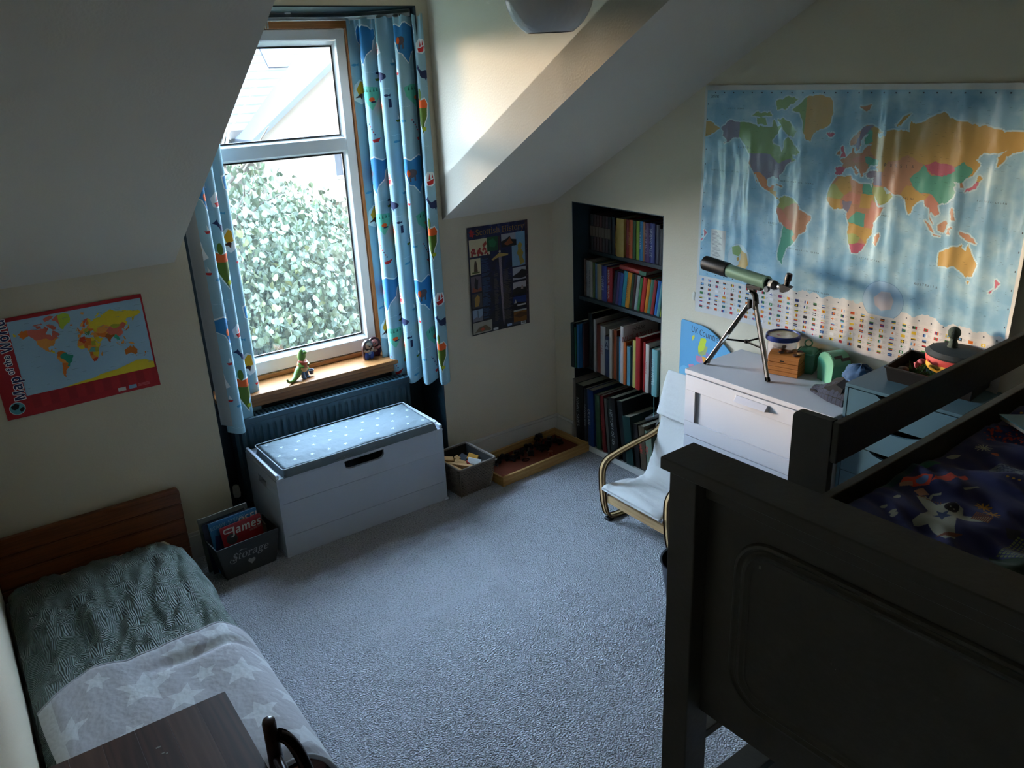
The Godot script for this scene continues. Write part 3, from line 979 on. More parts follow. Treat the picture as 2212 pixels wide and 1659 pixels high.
# ------------------------------------------------------------------ curtains
func curtain_print() -> StandardMaterial3D:
	if M.has("curtain_print"):
		return M.curtain_print
	var im := Image.create(512, 728, false, Image.FORMAT_RGB8)
	im.fill(Color(0.57, 0.715, 0.765))
	var white := Color(0.90, 0.92, 0.92)
	var blue := Color(0.17, 0.50, 0.72)
	var navy := Color(0.06, 0.13, 0.30)
	var red := Color(0.78, 0.12, 0.12)
	var orange := Color(0.90, 0.36, 0.08)
	var green := Color(0.33, 0.42, 0.07)
	var mint := Color(0.35, 0.72, 0.62)
	var yellow := Color(0.93, 0.68, 0.12)
	# every shape also once above and once to the left, so that the tile repeats
	for oy in [0, -728]:
		for ox in [0, -512]:
			var o := Vector2(ox, oy)
			# ice-blue continent with a white coast
			for q in [[white, 8.0], [blue, 0.0]]:
				var g: float = q[1]
				fillp(im, pv([60 - g, 60 - g, 110, 40 - g, 150, 58 - g, 200, 36 - g, 250, 62 - g, 296 + g, 50, 300 + g, 96, 262 + g, 120, 250, 168 + g, 214, 196 + g, 190, 250 + g, 160 - g, 200, 130, 190 + g, 108 - g, 140, 66 - g, 120], Vector2.ONE, o), q[0])
			ellipse(im, o + Vector2(150, 130), Vector2(30, 24), Color(0.35, 0.30, 0.32))
			ellipse(im, o + Vector2(128, 128), Vector2(13, 20), orange)
			for x in [134, 162]:
				fillp(im, pv([x, 145, x + 10, 145, x + 10, 176, x, 176], Vector2.ONE, o), Color(0.35, 0.30, 0.32))
			# sailing boat on an ice floe
			fillp(im, pv([318, 150, 350, 118, 402, 132, 420, 190, 380, 208, 326, 196], Vector2.ONE, o), white)
			fillp(im, pv([336, 176, 402, 166, 392, 194, 346, 198], Vector2.ONE, o), red)
			fillp(im, pv([352, 168, 362, 130, 370, 166], Vector2.ONE, o), red)
			fillp(im, pv([380, 162, 388, 132, 396, 160], Vector2.ONE, o), red)
			# whale
			ellipse(im, o + Vector2(392, 316), Vector2(48, 22), navy)
			fillp(im, pv([350, 318, 326, 290, 306, 282, 322, 274, 332, 262, 342, 284, 372, 304], Vector2.ONE, o), navy)
			fillp(im, pv([384, 330, 398, 354, 410, 332], Vector2.ONE, o), navy)
			# small boats
			for q in [[90, 300, red], [250, 330, green], [468, 250, Color(0.25, 0.55, 0.7)], [60, 520, red], [470, 560, green]]:
				fillp(im, pv([q[0], q[1], q[0] + 34, q[1], q[0] + 26, q[1] + 13, q[0] + 8, q[1] + 13], Vector2.ONE, o), q[2])
				fillp(im, pv([q[0] + 15, q[1] - 4, q[0] + 16, q[1] - 32, q[0] + 30, q[1] - 4], Vector2.ONE, o), white)
			# yellow island with a hopping animal
			fillp(im, pv([10, 360, 40, 330, 64, 340, 74, 400, 90, 440, 40, 470, 0, 440], Vector2.ONE, o), white)
			fillp(im, pv([18, 384, 44, 340, 62, 348, 66, 404, 30, 420], Vector2.ONE, o), yellow)
			fillp(im, pv([8, 430, 40, 408, 52, 414, 44, 446, 36, 430], Vector2.ONE, o), Color(0.30, 0.15, 0.10))
			# mint coast with trees
			fillp(im, pv([150, 380, 190, 366, 262, 376, 272, 420, 240, 470, 220, 500, 196, 470, 160, 430], Vector2.ONE, o), mint)
			for x in [172, 192, 212, 232, 250]:
				fillp(im, pv([x, 398, x + 5, 376, x + 10, 398], Vector2.ONE, o), Color(0.10, 0.35, 0.30))
			ellipse(im, o + Vector2(222, 440), Vector2(16, 12), orange)
			ellipse(im, o + Vector2(230, 454), Vector2(14, 5), navy)
			# orange and green southern land
			for q in [[white, 9.0, white], [orange, 0.0, green]]:
				var g: float = q[1]
				fillp(im, pv([300 - g, 440 - g, 330, 452 - g, 372, 446 - g, 392 + g, 476, 384 + g, 500, 300 - g, 500], Vector2.ONE, o), q[0])
				fillp(im, pv([300 - g, 494, 384 + g, 494, 380 + g, 540, 352 + g, 580, 344, 640 + g, 318 - g, 590, 296 - g, 540], Vector2.ONE, o), q[2])
			ellipse(im, o + Vector2(326, 420), Vector2(15, 32), green)
			ellipse(im, o + Vector2(352, 608), Vector2(16, 12), Color(0.72, 0.75, 0.15))
			# islands, fish, dots
			for q in [[430, 420, navy], [120, 560, Color(0.25, 0.55, 0.7)], [460, 680, Color(0.25, 0.55, 0.7)], [270, 300, navy], [20, 250, Color(0.25, 0.55, 0.7)]]:
				ellipse(im, o + Vector2(q[0], q[1]), Vector2(14, 7), q[2])
				fillp(im, pv([q[0] + 10, q[1], q[0] + 24, q[1] - 8, q[0] + 22, q[1] + 8], Vector2.ONE, o), q[2])
			for k in 6:
				ellipse(im, o + Vector2(180 + k * 8, 560 + k * 15), Vector2(4, 4), red if k % 2 == 0 else navy)
			fillp(im, pv([200, 664, 252, 656, 236, 678, 208, 680], Vector2.ONE, o), red)
			fillp(im, pv([440, 440, 456, 440, 456, 486, 440, 486], Vector2.ONE, o), navy)
			for q in [[70, 690], [200, 290], [400, 380], [440, 640], [120, 480], [320, 700]]:
				for k in 4:
					stroke(im, o + Vector2(q[0] + k * 14, q[1] + (k % 2) * 5), o + Vector2(q[0] + 14 + k * 14, q[1] + ((k + 1) % 2) * 5), 2.0, Color(0.74, 0.84, 0.88))
	var m := mat("curtain_print", Color.WHITE, 0.75, {"albedo_texture": tex(im), "backlight": Color(0.35, 0.35, 0.35)})
	relief(m, noise_tex(256, 0.12, 41), 0.02, 1.0, false)
	m.uv1_scale = Vector3(1, 1, 1)
	return m

func curtains() -> void:
	var print_ := curtain_print()
	var lining := mat("curtain_lining", Color(0.62, 0.62, 0.60), 0.9, {"backlight": Color(0.3, 0.3, 0.3)})
	# right curtain: hangs slantwise from beside the glass to the front of the recess
	var o := thing("curtain", "light blue curtain printed with whales and boats, right of the window", "curtain", Vector3(1.875, 0, -3.615), 0.0, "window curtains")
	var fr := func(u: float, w: float) -> Vector3:
		var top := 1.0 - smoothstep(0.0, 0.12, w)
		var ph := u * TAU * 4.2 + 0.4 + sin(w * 2.5) * 0.35
		var amp := lerpf(0.030, 0.026, w) * (1.0 - 0.45 * top) * (1.0 - 0.75 * smoothstep(0.85, 1.0, u))
		var k := cos(ph) * amp + cos(u * TAU * 9.0 + 1.0) * 0.010 * top + sin(u * 19.0 + w * 5.0) * 0.004
		k -= 0.012 * smoothstep(0.7, 1.0, u)
		var l := lerpf(0.0, 0.375, u) + sin(ph) * 0.014 * (1.0 - top * 0.5) * (1.0 - u * u)
		var y := lerpf(2.226, 0.500 - 0.012 * cos(ph), w) - 0.010 * top * absf(sin(u * TAU * 4.0))
		var c := Vector3(-0.100 + 0.004 * w, y, -0.155) + Vector3(0.200, 0, 0.315).normalized() * l
		return c + Vector3(-0.844, 0, 0.536) * k
	obj("fabric", MB.new().grid(150, 60, fr, 1.8, 3.0), print_, o)
	obj("lining", MB.new().grid(90, 30, func(u, w): return fr.call(u, w * 0.99) + Vector3(0.005, 0, -0.006), 1, 1), lining, o)
	for k in 8:
		var p: Vector3 = fr.call(k / 7.0 * 0.96 + 0.02, 0.0)
		obj("curtain_hook", MB.new().tube([p + Vector3(0, -0.02, 0), p + Vector3(0.002, 0.008, 0.0), p + Vector3(0.006, 0.0, -0.004)], 0.002, 5), M.clear_plastic, o)
	# left curtain
	o = thing("curtain", "light blue whale and boat curtain left of the window, its grey lining showing", "curtain", Vector3(0.995, 0, -3.635), 0.0, "window curtains")
	var fl := func(u: float, w: float) -> Vector3:
		var top := 1.0 - smoothstep(0.0, 0.12, w)
		var ph := u * TAU * 3.1 + 2.6 + sin(w * 3.0) * 0.25
		var amp := 0.028 * (1.0 - 0.4 * top)
		var k := cos(ph) * amp + cos(u * TAU * 7.0) * 0.01 * top
		var l := lerpf(0.03, 0.355, u) + sin(ph) * 0.014
		var y := lerpf(2.226, 0.500 - 0.012 * cos(ph), w)
		var c := Vector3(-0.115, y, 0.120) + Vector3(0.235, 0, -0.265).normalized() * l
		return c + Vector3(0.748, 0, 0.664) * k
	obj("fabric", MB.new().grid(110, 60, fl, 1.4, 3.0), print_, o)
	obj("lining", MB.new().grid(60, 30, func(u, w):
		var p: Vector3 = fl.call(u, w * 0.975)
		return p + Vector3(-0.012, 0, -0.010) + Vector3(-0.012, 0, 0.012) * pow(1.0 - u, 3.0), 1, 1), lining, o)
	for k in 6:
		var p: Vector3 = fl.call(k / 5.0 * 0.96 + 0.02, 0.0)
		obj("curtain_hook", MB.new().tube([p + Vector3(0, -0.02, 0), p + Vector3(0.002, 0.008, 0.0), p + Vector3(0.006, 0.0, -0.004)], 0.002, 5), M.clear_plastic, o)

# ------------------------------------------------------------------ radiator
func radiator() -> void:
	var p: Material = M.rad_paint
	var o := thing("radiator", "blue grey panel radiator under the window sill", "radiator", Vector3(1.385, 0, -3.62))
	var hw := 0.455
	var pan := func(u: float, w: float) -> Vector3:
		var x := lerpf(-hw, hw, u)
		var edge := minf(minf(w, 1.0 - w) / 0.10, 1.0)
		var side := minf(minf(u, 1.0 - u) / 0.02, 1.0)
		var k := absf(fposmod(x / 0.0335, 1.0) - 0.5) * 2.0
		var g := smoothstep(0.55, 0.80, k) * smoothstep(0.45, 1.0, edge) * side
		return Vector3(x, lerpf(0.50, 0.11, w), 0.0 - g * 0.008)
	obj("panel", MB.new().grid(330, 24, pan), p, o)
	var mb := MB.new().span(Vector3(-hw, 0.498, -0.004), Vector3(hw, 0.527, 0.006), 0.003)
	obj("top_rail", mb, p, o)
	obj("back_panel", MB.new().span(Vector3(-hw, 0.11, -0.075), Vector3(hw, 0.52, -0.068), 0.002), p, o)
	mb = MB.new()
	for k in 45:
		var x := -hw + 0.012 + k * 0.0202
		mb.span(Vector3(x, 0.521, -0.066), Vector3(x + 0.011, 0.525, -0.008), 0.001)
	mb.span(Vector3(-hw, 0.519, -0.072), Vector3(hw, 0.527, -0.064), 0.001)
	mb.span(Vector3(-hw, 0.519, -0.042), Vector3(hw, 0.526, -0.036), 0.001)
	mb.span(Vector3(-hw, 0.519, -0.008), Vector3(hw, 0.527, -0.004), 0.001)
	obj("top_grille", mb, p, o)
	for s in [-1, 1]:
		obj("side_cover", MB.new().span(Vector3(s * hw - 0.002, 0.12, -0.072), Vector3(s * hw + 0.002, 0.526, 0.0), 0.001), p, o)
	mb = MB.new().tube([Vector3(-hw + 0.02, 0.14, -0.035), Vector3(-hw - 0.02, 0.14, -0.035), Vector3(-hw - 0.03, 0.13, -0.035), Vector3(-hw - 0.03, 0.0, -0.035)], 0.008, 8)
	obj("pipe", mb, M.teal_paint, o)
	obj("valve", MB.new().at(Vector3(-hw - 0.03, 0.14, -0.035)).lathe([Vector2(0, 0), Vector2(0.016, 0.002), Vector2(0.018, 0.02), Vector2(0.015, 0.055), Vector2(0.008, 0.062), Vector2(0, 0.063)], 16), M.gloss_white, o)

# ------------------------------------------------------------------ toy box and its cushion
func toy_box() -> void:
	var g: Material = M.toybox_grey
	var o := thing("toy_box", "pale grey painted wooden toy box in front of the radiator", "toy box", Vector3(1.3745, 0, -3.2145))
	o.rotation.y = deg_to_rad(0.6)
	var hw := 0.407
	var d := 0.385
	var h := 0.372
	# front: three boards, the top one cut away for the fingers
	var slot := PackedVector2Array([Vector2(-hw, 0.262), Vector2(hw, 0.262), Vector2(hw, h), Vector2(0.100, h), Vector2(0.098, h - 0.006)])
	for k in 7:
		var a := lerpf(0.0, -PI / 2, k / 6.0)
		slot.append(Vector2(0.066 + cos(a) * 0.032, h - 0.020 + sin(a) * 0.022))
	for k in 7:
		var a := lerpf(-PI / 2, -PI, k / 6.0)
		slot.append(Vector2(-0.066 + cos(a) * 0.032, h - 0.020 + sin(a) * 0.022))
	slot.append(Vector2(-0.098, h - 0.006))
	slot.append(Vector2(-0.100, h))
	slot.append(Vector2(-hw, h))
	obj("board", MB.new().prism(slot, -0.015, 0.0), g, o)
	obj("board", MB.new().span(Vector3(-hw, 0.102, -0.015), Vector3(hw, 0.2612, 0), 0.0012), g, o)
	obj("board", MB.new().span(Vector3(-hw, 0.0, -0.015), Vector3(hw, 0.1012, 0.0005), 0.0012), g, o)
	obj("back_panel", MB.new().span(Vector3(-hw, 0, -d), Vector3(hw, h, -d + 0.015), 0.001), g, o)
	obj("base", MB.new().span(Vector3(-hw + 0.015, 0.012, -d + 0.015), Vector3(hw - 0.015, 0.024, -0.015), 0.001), g, o)
	for s in [-1, 1]:
		var x: float = s * (hw + 0.001)
		var side := PackedVector2Array([Vector2(-d, 0), Vector2(0, 0), Vector2(0, h), Vector2(-d, h)])
		var mb := MB.new().at(Vector3(x, 0, 0), Vector3(0, -PI / 2, 0))
		# two side boards with a finger hole between them
		mb.xf = Transform3D.IDENTITY
		mb.span(Vector3(x - 0.008, 0, -d), Vector3(x + 0.008, 0.29, 0), 0.001)
		mb.span(Vector3(x - 0.008, 0.29, -d), Vector3(x + 0.008, 0.325, -0.24), 0.001)
		mb.span(Vector3(x - 0.008, 0.29, -0.145), Vector3(x + 0.008, 0.325, 0), 0.001)
		mb.span(Vector3(x - 0.008, 0.325, -d), Vector3(x + 0.008, h, 0), 0.001)
		obj("side_panel", mb, g, o)
		obj("foot_strip", MB.new().span(Vector3(x - 0.010, 0, -d), Vector3(x + 0.012, 0.012, 0.004), 0.002), g, o)
	var lid := MB.new().span(Vector3(-hw - 0.009, h + 0.001, -d), Vector3(hw + 0.009, h + 0.014, 0.004), 0.002)
	var l := obj("lid", lid, g, o)
	for s in [-1, 1]:
		obj("lid_batten", MB.new().span(Vector3(s * (hw + 0.001) - 0.008, h + 0.014, -d + 0.01), Vector3(s * (hw + 0.001) + 0.008, h + 0.034, 0.002), 0.004), g, l)
	# seat cushion with small white stars
	var im := Image.create(512, 512, false, Image.FORMAT_RGB8)
	im.fill(Color(0.41, 0.455, 0.475))
	for r in 5:
		for c in 5:
			fillp(im, star_pts(Vector2(52 + c * 102 + (51 if r % 2 else 0) - (512 if c == 4 and r % 2 else 0) * 0, 52 + r * 102), 15, 0.38, 5, (r * 3 + c) * 0.7), Color(0.68, 0.71, 0.72))
	var cm := mat("star_cotton", Color.WHITE, 0.8, {"albedo_texture": tex(im)})
	relief(cm, noise_tex(256, 0.03, 44), 0.25, 1.0, false)
	var cu := thing("seat_cushion", "thin grey cushion with small white stars on the toy box lid", "cushion", Vector3(1.372, 0.3875, -3.372))
	cu.rotation.y = deg_to_rad(1.2)
	var n := FastNoiseLite.new()
	n.seed = 5
	n.frequency = 5.0
	var top := func(u: float, w: float) -> Vector3:
		var x := lerpf(-0.385, 0.385, u)
		var z := lerpf(-0.165, 0.165, w)
		var e := minf(minf(u, 1 - u) * 0.77, minf(w, 1 - w) * 0.33)
		var y := 0.040 * pow(minf(e / 0.012, 1.0), 0.4) + 0.010 * smoothstep(0.0, 0.1, e) + n.get_noise_2d(x, z) * 0.007 * smoothstep(0.0, 0.03, e)
		return Vector3(x + n.get_noise_2d(z * 2, 9) * 0.004, y, z + n.get_noise_2d(x * 1.5, 3) * 0.006)
	obj("cover", MB.new().grid(70, 34, top, 1.9, 0.85), cm, cu)
	obj("underside", MB.new().span(Vector3(-0.383, 0, -0.163), Vector3(0.383, 0.012, 0.163), 0.004), cm, cu)
	var pipe := []
	for p in rounded(0.772, 0.332, 0.012, 4):
		pipe.append(Vector3(p.x + n.get_noise_2d(p.y * 2, 9) * 0.004, 0.040, p.y + n.get_noise_2d(p.x * 1.5, 3) * 0.006))
	pipe.append(pipe[0])
	obj("piping", MB.new().tube(pipe, 0.0028, 6, false), mat("piping", Color(0.66, 0.70, 0.72), 0.8), cu)

# ------------------------------------------------------------------ low bed on the left
func left_bed() -> void:
	var w: Material = M.pine_dark
	var o := thing("low_bed", "low pine bed with a planked headboard against the window wall", "bed", Vector3(0.255, 0, -3.44))
	var hx := 0.355
	var y := 0.02
	for k in 5:
		var h := 0.072
		var rnd := PackedVector2Array([Vector2(-hx, y + 0.003), Vector2(-hx + 0.003, y), Vector2(hx - 0.003, y), Vector2(hx, y + 0.003), Vector2(hx, y + h - 0.006), Vector2(hx - 0.003, y + h - 0.003), Vector2(-hx + 0.003, y + h - 0.003), Vector2(-hx, y + h - 0.006)])
		if k == 4:
			rnd = PackedVector2Array([Vector2(-hx, y), Vector2(hx, y), Vector2(hx, y + h - 0.016), Vector2(hx - 0.005, y + h - 0.006), Vector2(hx - 0.016, y + h - 0.002), Vector2(-hx + 0.016, y + h - 0.002), Vector2(-hx, y + h - 0.016)])
		var hb := MB.new().prism(rnd, -0.012, 0.009)
		hb.span(Vector3(-hx + 0.002, y + 0.003, 0.008), Vector3(hx - 0.002, y + h - (0.020 if k == 4 else 0.006), 0.012), 0.003, 0)
		obj("headboard_plank", hb, w, o)
		y += h
	for k in 3:
		var yy := 0.03 + k * 0.060
		obj("footboard_plank", MB.new().span(Vector3(-hx + 0.02, yy, 1.578), Vector3(hx - 0.045, yy + 0.058, 1.60), 0.004, 0), w, o)
	for s in [-1, 1]:
		obj("side_rail", MB.new().span(Vector3(s * (hx - 0.085) - 0.011, 0.04, 0.012), Vector3(s * (hx - 0.085) + 0.011, 0.10, 1.578), 0.003, 2), w, o)
		obj("leg", MB.new().span(Vector3(s * (hx - 0.065) - 0.020, 0.0, 1.553), Vector3(s * (hx - 0.065) + 0.020, 0.205, 1.5775), 0.005, 1), w, o)
	obj("slat_base", MB.new().span(Vector3(-hx + 0.06, 0.07, 0.014), Vector3(hx - 0.098, 0.085, 1.576), 0.002, 0), M.pine, o)
	var ma := thing("mattress", "cream mattress of the low bed peeping out at its foot", "mattress", Vector3(0.225, 0.087, -2.65))
	obj("body", MB.new().box(Vector3(0, 0.042, 0), Vector3(0.60, 0.084, 1.55), 0.02), mat("sheet", Color(0.74, 0.70, 0.62), 0.9), ma)
	obj("piping", MB.new().tube([Vector3(-0.28, 0.07, 0.776), Vector3(0.28, 0.07, 0.776)], 0.004, 6), mat("sheet_edge", Color(0.66, 0.60, 0.50), 0.9), ma)
	# green quilt: swirls and stripes pressed into velvet
	var sz := 512
	var im := Image.create(sz, sz, false, Image.FORMAT_RGB8)
	var hm := Image.create(sz, sz, false, Image.FORMAT_RGB8)
	var cells := []
	for j in 6:
		for i in 6:
			cells.append([Vector2((i + rng.randf()) / 6.0, (j + rng.randf()) / 6.0), rng.randf() * PI, rng.randf() < 0.35])
	for yy in sz:
		for x in sz:
			var p := Vector2(float(x) / sz, float(yy) / sz)
			var best := 9.0
			var bc: Array
			var bd := Vector2.ZERO
			var ci := int(p.x * 6)
			var cj := int(p.y * 6)
			for dj in [-1, 0, 1]:
				for di in [-1, 0, 1]:
					var c: Array = cells[((cj + dj + 6) % 6) * 6 + (ci + di + 6) % 6]
					var e: Vector2 = p - c[0]
					e -= e.round()
					var l := maxf(absf(e.x), absf(e.y))
					if l < best:
						best = l
						bc = c
						bd = e
			var k: float
			if bc[2]:
				k = sin(bd.length() * 250.0)
			else:
				k = sin(bd.dot(Vector2.from_angle(roundf(bc[1] / (PI / 2)) * PI / 2 + 0.15 * sin(bd.x * 40.0))) * 250.0)
			k = k * 0.5 + 0.5
			im.set_pixel(x, yy, Color(0.15, 0.225, 0.18).lerp(Color(0.255, 0.355, 0.295), k))
			hm.set_pixel(x, yy, Color(k, k, k))
	var gm := mat("green_velvet", Color.WHITE, 0.6, {"albedo_texture": tex(im), "rim_enabled": true, "rim": 0.5, "rim_tint": 0.5})
	relief(gm, tex(hm), 0.35, 1.0, false)
	gm.uv1_scale = Vector3(1, 1, 1)
	var n := FastNoiseLite.new()
	n.seed = 17
	n.frequency = 1.0
	n.fractal_octaves = 3
	# one height for everything lying on the bed: s across (0 left, 1 right), z along
	var drape := func(s: float, z: float) -> Vector3:
		# cross-section: flat with a round shoulder at the right, falling down the side
		var x := -0.085 + 0.70 * s
		var top := 0.285
		top -= 0.10 * pow(clampf((-3.02 - z) / 0.38, 0.0, 1.0), 2.0)
		top += 0.030 * exp(-pow((z + 2.95) / 0.25, 2.0)) * sin(clampf(s * 1.05, 0, 1) * PI)
		var sh := clampf((x - 0.46) / 0.115, 0.0, 1.0)
		var yv := top - 0.17 * (1.0 - sqrt(maxf(0.0, 1.0 - sh * sh)))
		if x > 0.575:
			yv = top - 0.17 - (x - 0.575) * 2.2
			x = 0.575 + (x - 0.575) * 0.15
		var lf := clampf((0.0 - x) / 0.09, 0.0, 1.0)
		yv -= 0.045 * lf * lf
		return Vector3(x, yv, z)
	var q := thing("quilt", "green velvety quilt with a pressed swirl pattern on the low bed", "quilt", Vector3(0.0, 0, 0))
	var quilt := func(u: float, v: float) -> Vector3:
		var z := lerpf(-3.415, -1.835, v)
		var p: Vector3 = (drape as Callable).call(u, z)
		var wr := n.get_noise_2d(u * 6.5, z * 1.6) * 0.022 + absf(n.get_noise_2d(u * 5.0 + z * 2.2, 40.0 + z * 0.7)) * -0.030
		var fade := smoothstep(0.0, 0.06, v) * (1.0 - smoothstep(0.52, 0.60, v))
		p.y += wr * fade * (1.0 - smoothstep(0.85, 1.0, u) * 0.5)
		p.x += n.get_noise_2d(z * 4.0, 7.0) * 0.012 * smoothstep(0.8, 1.0, u)
		if v < 0.04:
			p.y -= (0.04 - v) * 1.6
		return p
	obj("cover", MB.new().grid(90, 150, quilt, 2.6, 5.2, true), gm, q)
	obj("edge", MB.new().grid(60, 4, func(u, v):
		var p: Vector3 = (quilt as Callable).call(u, 1.0)
		return p + Vector3(0, -0.030 * v, -0.008 * sin(v * PI)), 2.6, 0.2), gm, q)
	# star blanket over the lower half
	im = Image.create(1024, 1024, false, Image.FORMAT_RGB8)
	var nz := FastNoiseLite.new()
	nz.frequency = 0.35
	var mask := Image.create(1024, 1024, false, Image.FORMAT_RGB8)
	for s in [[0.09, 0.30, 0.085, 0.3], [0.17, 0.62, 0.075, 0.1], [0.40, 0.26, 0.12, 0.2], [0.30, 0.50, 0.06, -0.2], [0.53, 0.42, 0.085, 0.4], [0.60, 0.12, 0.095, 0.1], [0.78, 0.12, 0.115, 0.5], [0.64, 0.33, 0.06, 0.0], [0.78, 0.42, 0.095, 0.35], [0.76, 0.72, 0.085, -0.1], [0.93, 0.30, 0.08, 0.2], [0.44, 0.62, 0.07, 0.3], [0.30, 0.80, 0.09, 0.1], [0.07, 0.86, 0.08, 0.2], [0.56, 0.80, 0.09, 0.5], [0.92, 0.60, 0.07, 0.2], [0.88, 0.90, 0.08, 0.1], [0.50, 0.22, 0.05, 0.6], [0.24, 0.12, 0.06, 0.4]]:
		fillp(mask, star_pts(Vector2(s[0] * 1024 / 1.0, s[1] * 1024), s[2] * 1024, 0.46, 5, s[3]), Color.WHITE)
	for yy in 1024:
		for x in 1024:
			var k := nz.get_noise_2d(x, yy) * 0.04
			var c := Color(0.64, 0.625, 0.63)
			if mask.get_pixel(x, yy).r > 0.5 or yy < 18 or x < 60:
				c = Color(0.735, 0.735, 0.735)
			im.set_pixel(x, yy, Color(c.r + k, c.g + k, c.b + k))
	var bm := mat("star_fleece", Color.WHITE, 1.0, {"albedo_texture": tex(im), "rim_enabled": true, "rim": 0.4, "rim_tint": 0.3})
	relief(bm, noise_tex(256, 0.10, 46), 0.22, 1.0, false)
	var b := thing("blanket", "soft grey blanket with pale stars spread over the green quilt", "blanket", Vector3.ZERO)
	var bl := func(u: float, v: float) -> Vector3:
		var far := lerpf(-2.44, -2.50, smoothstep(0.0, 0.25, u)) + 0.03 * smoothstep(0.8, 1.0, u)
		var near := lerpf(-1.74, -1.795, u)
		var z := lerpf(far, near, v) + n.get_noise_2d(u * 3.0, 5.0) * 0.018 * (1.0 - v)
		var p: Vector3 = (drape as Callable).call(0.015 + u * 0.985, z)
		p.y += 0.026 + n.get_noise_2d(u * 3.0 + 9.0, z * 2.0) * 0.010
		p.y += -0.020 * exp(-pow((v - 0.13 - 0.05 * u) / 0.035, 2.0)) * smoothstep(0.35, 0.6, u) * (1.0 - smoothstep(0.85, 1.0, u))
		p.y -= 0.018 * pow(clampf((v - 0.93) / 0.07, 0, 1), 2.0)
		p.y -= 0.016 * pow(clampf((0.04 - v) / 0.04, 0, 1), 2.0)
		p.x += 0.012 * smoothstep(0.85, 1.0, u)
		if u < 0.12:
			p.x += 0.05 * smoothstep(0.0, 1.0, v) * (1.0 - u / 0.12)
		return p
	obj("fleece", MB.new().grid(80, 70, bl, 1.0, 1.0, true), bm, b)
	var hem := mat("fleece_hem", Color(0.64, 0.64, 0.65), 1.0)
	var ring := []
	for k in 41:
		ring.append((bl as Callable).call(k / 40.0, 1.0) + Vector3(0, -0.004, 0))
	obj("hem", MB.new().tube(ring, 0.0075, 8), hem, b)
	ring = []
	for k in 41:
		ring.append((bl as Callable).call(k / 40.0, 0.0) + Vector3(0, 0.002, 0))
	obj("hem", MB.new().tube(ring, 0.006, 8), hem, b)

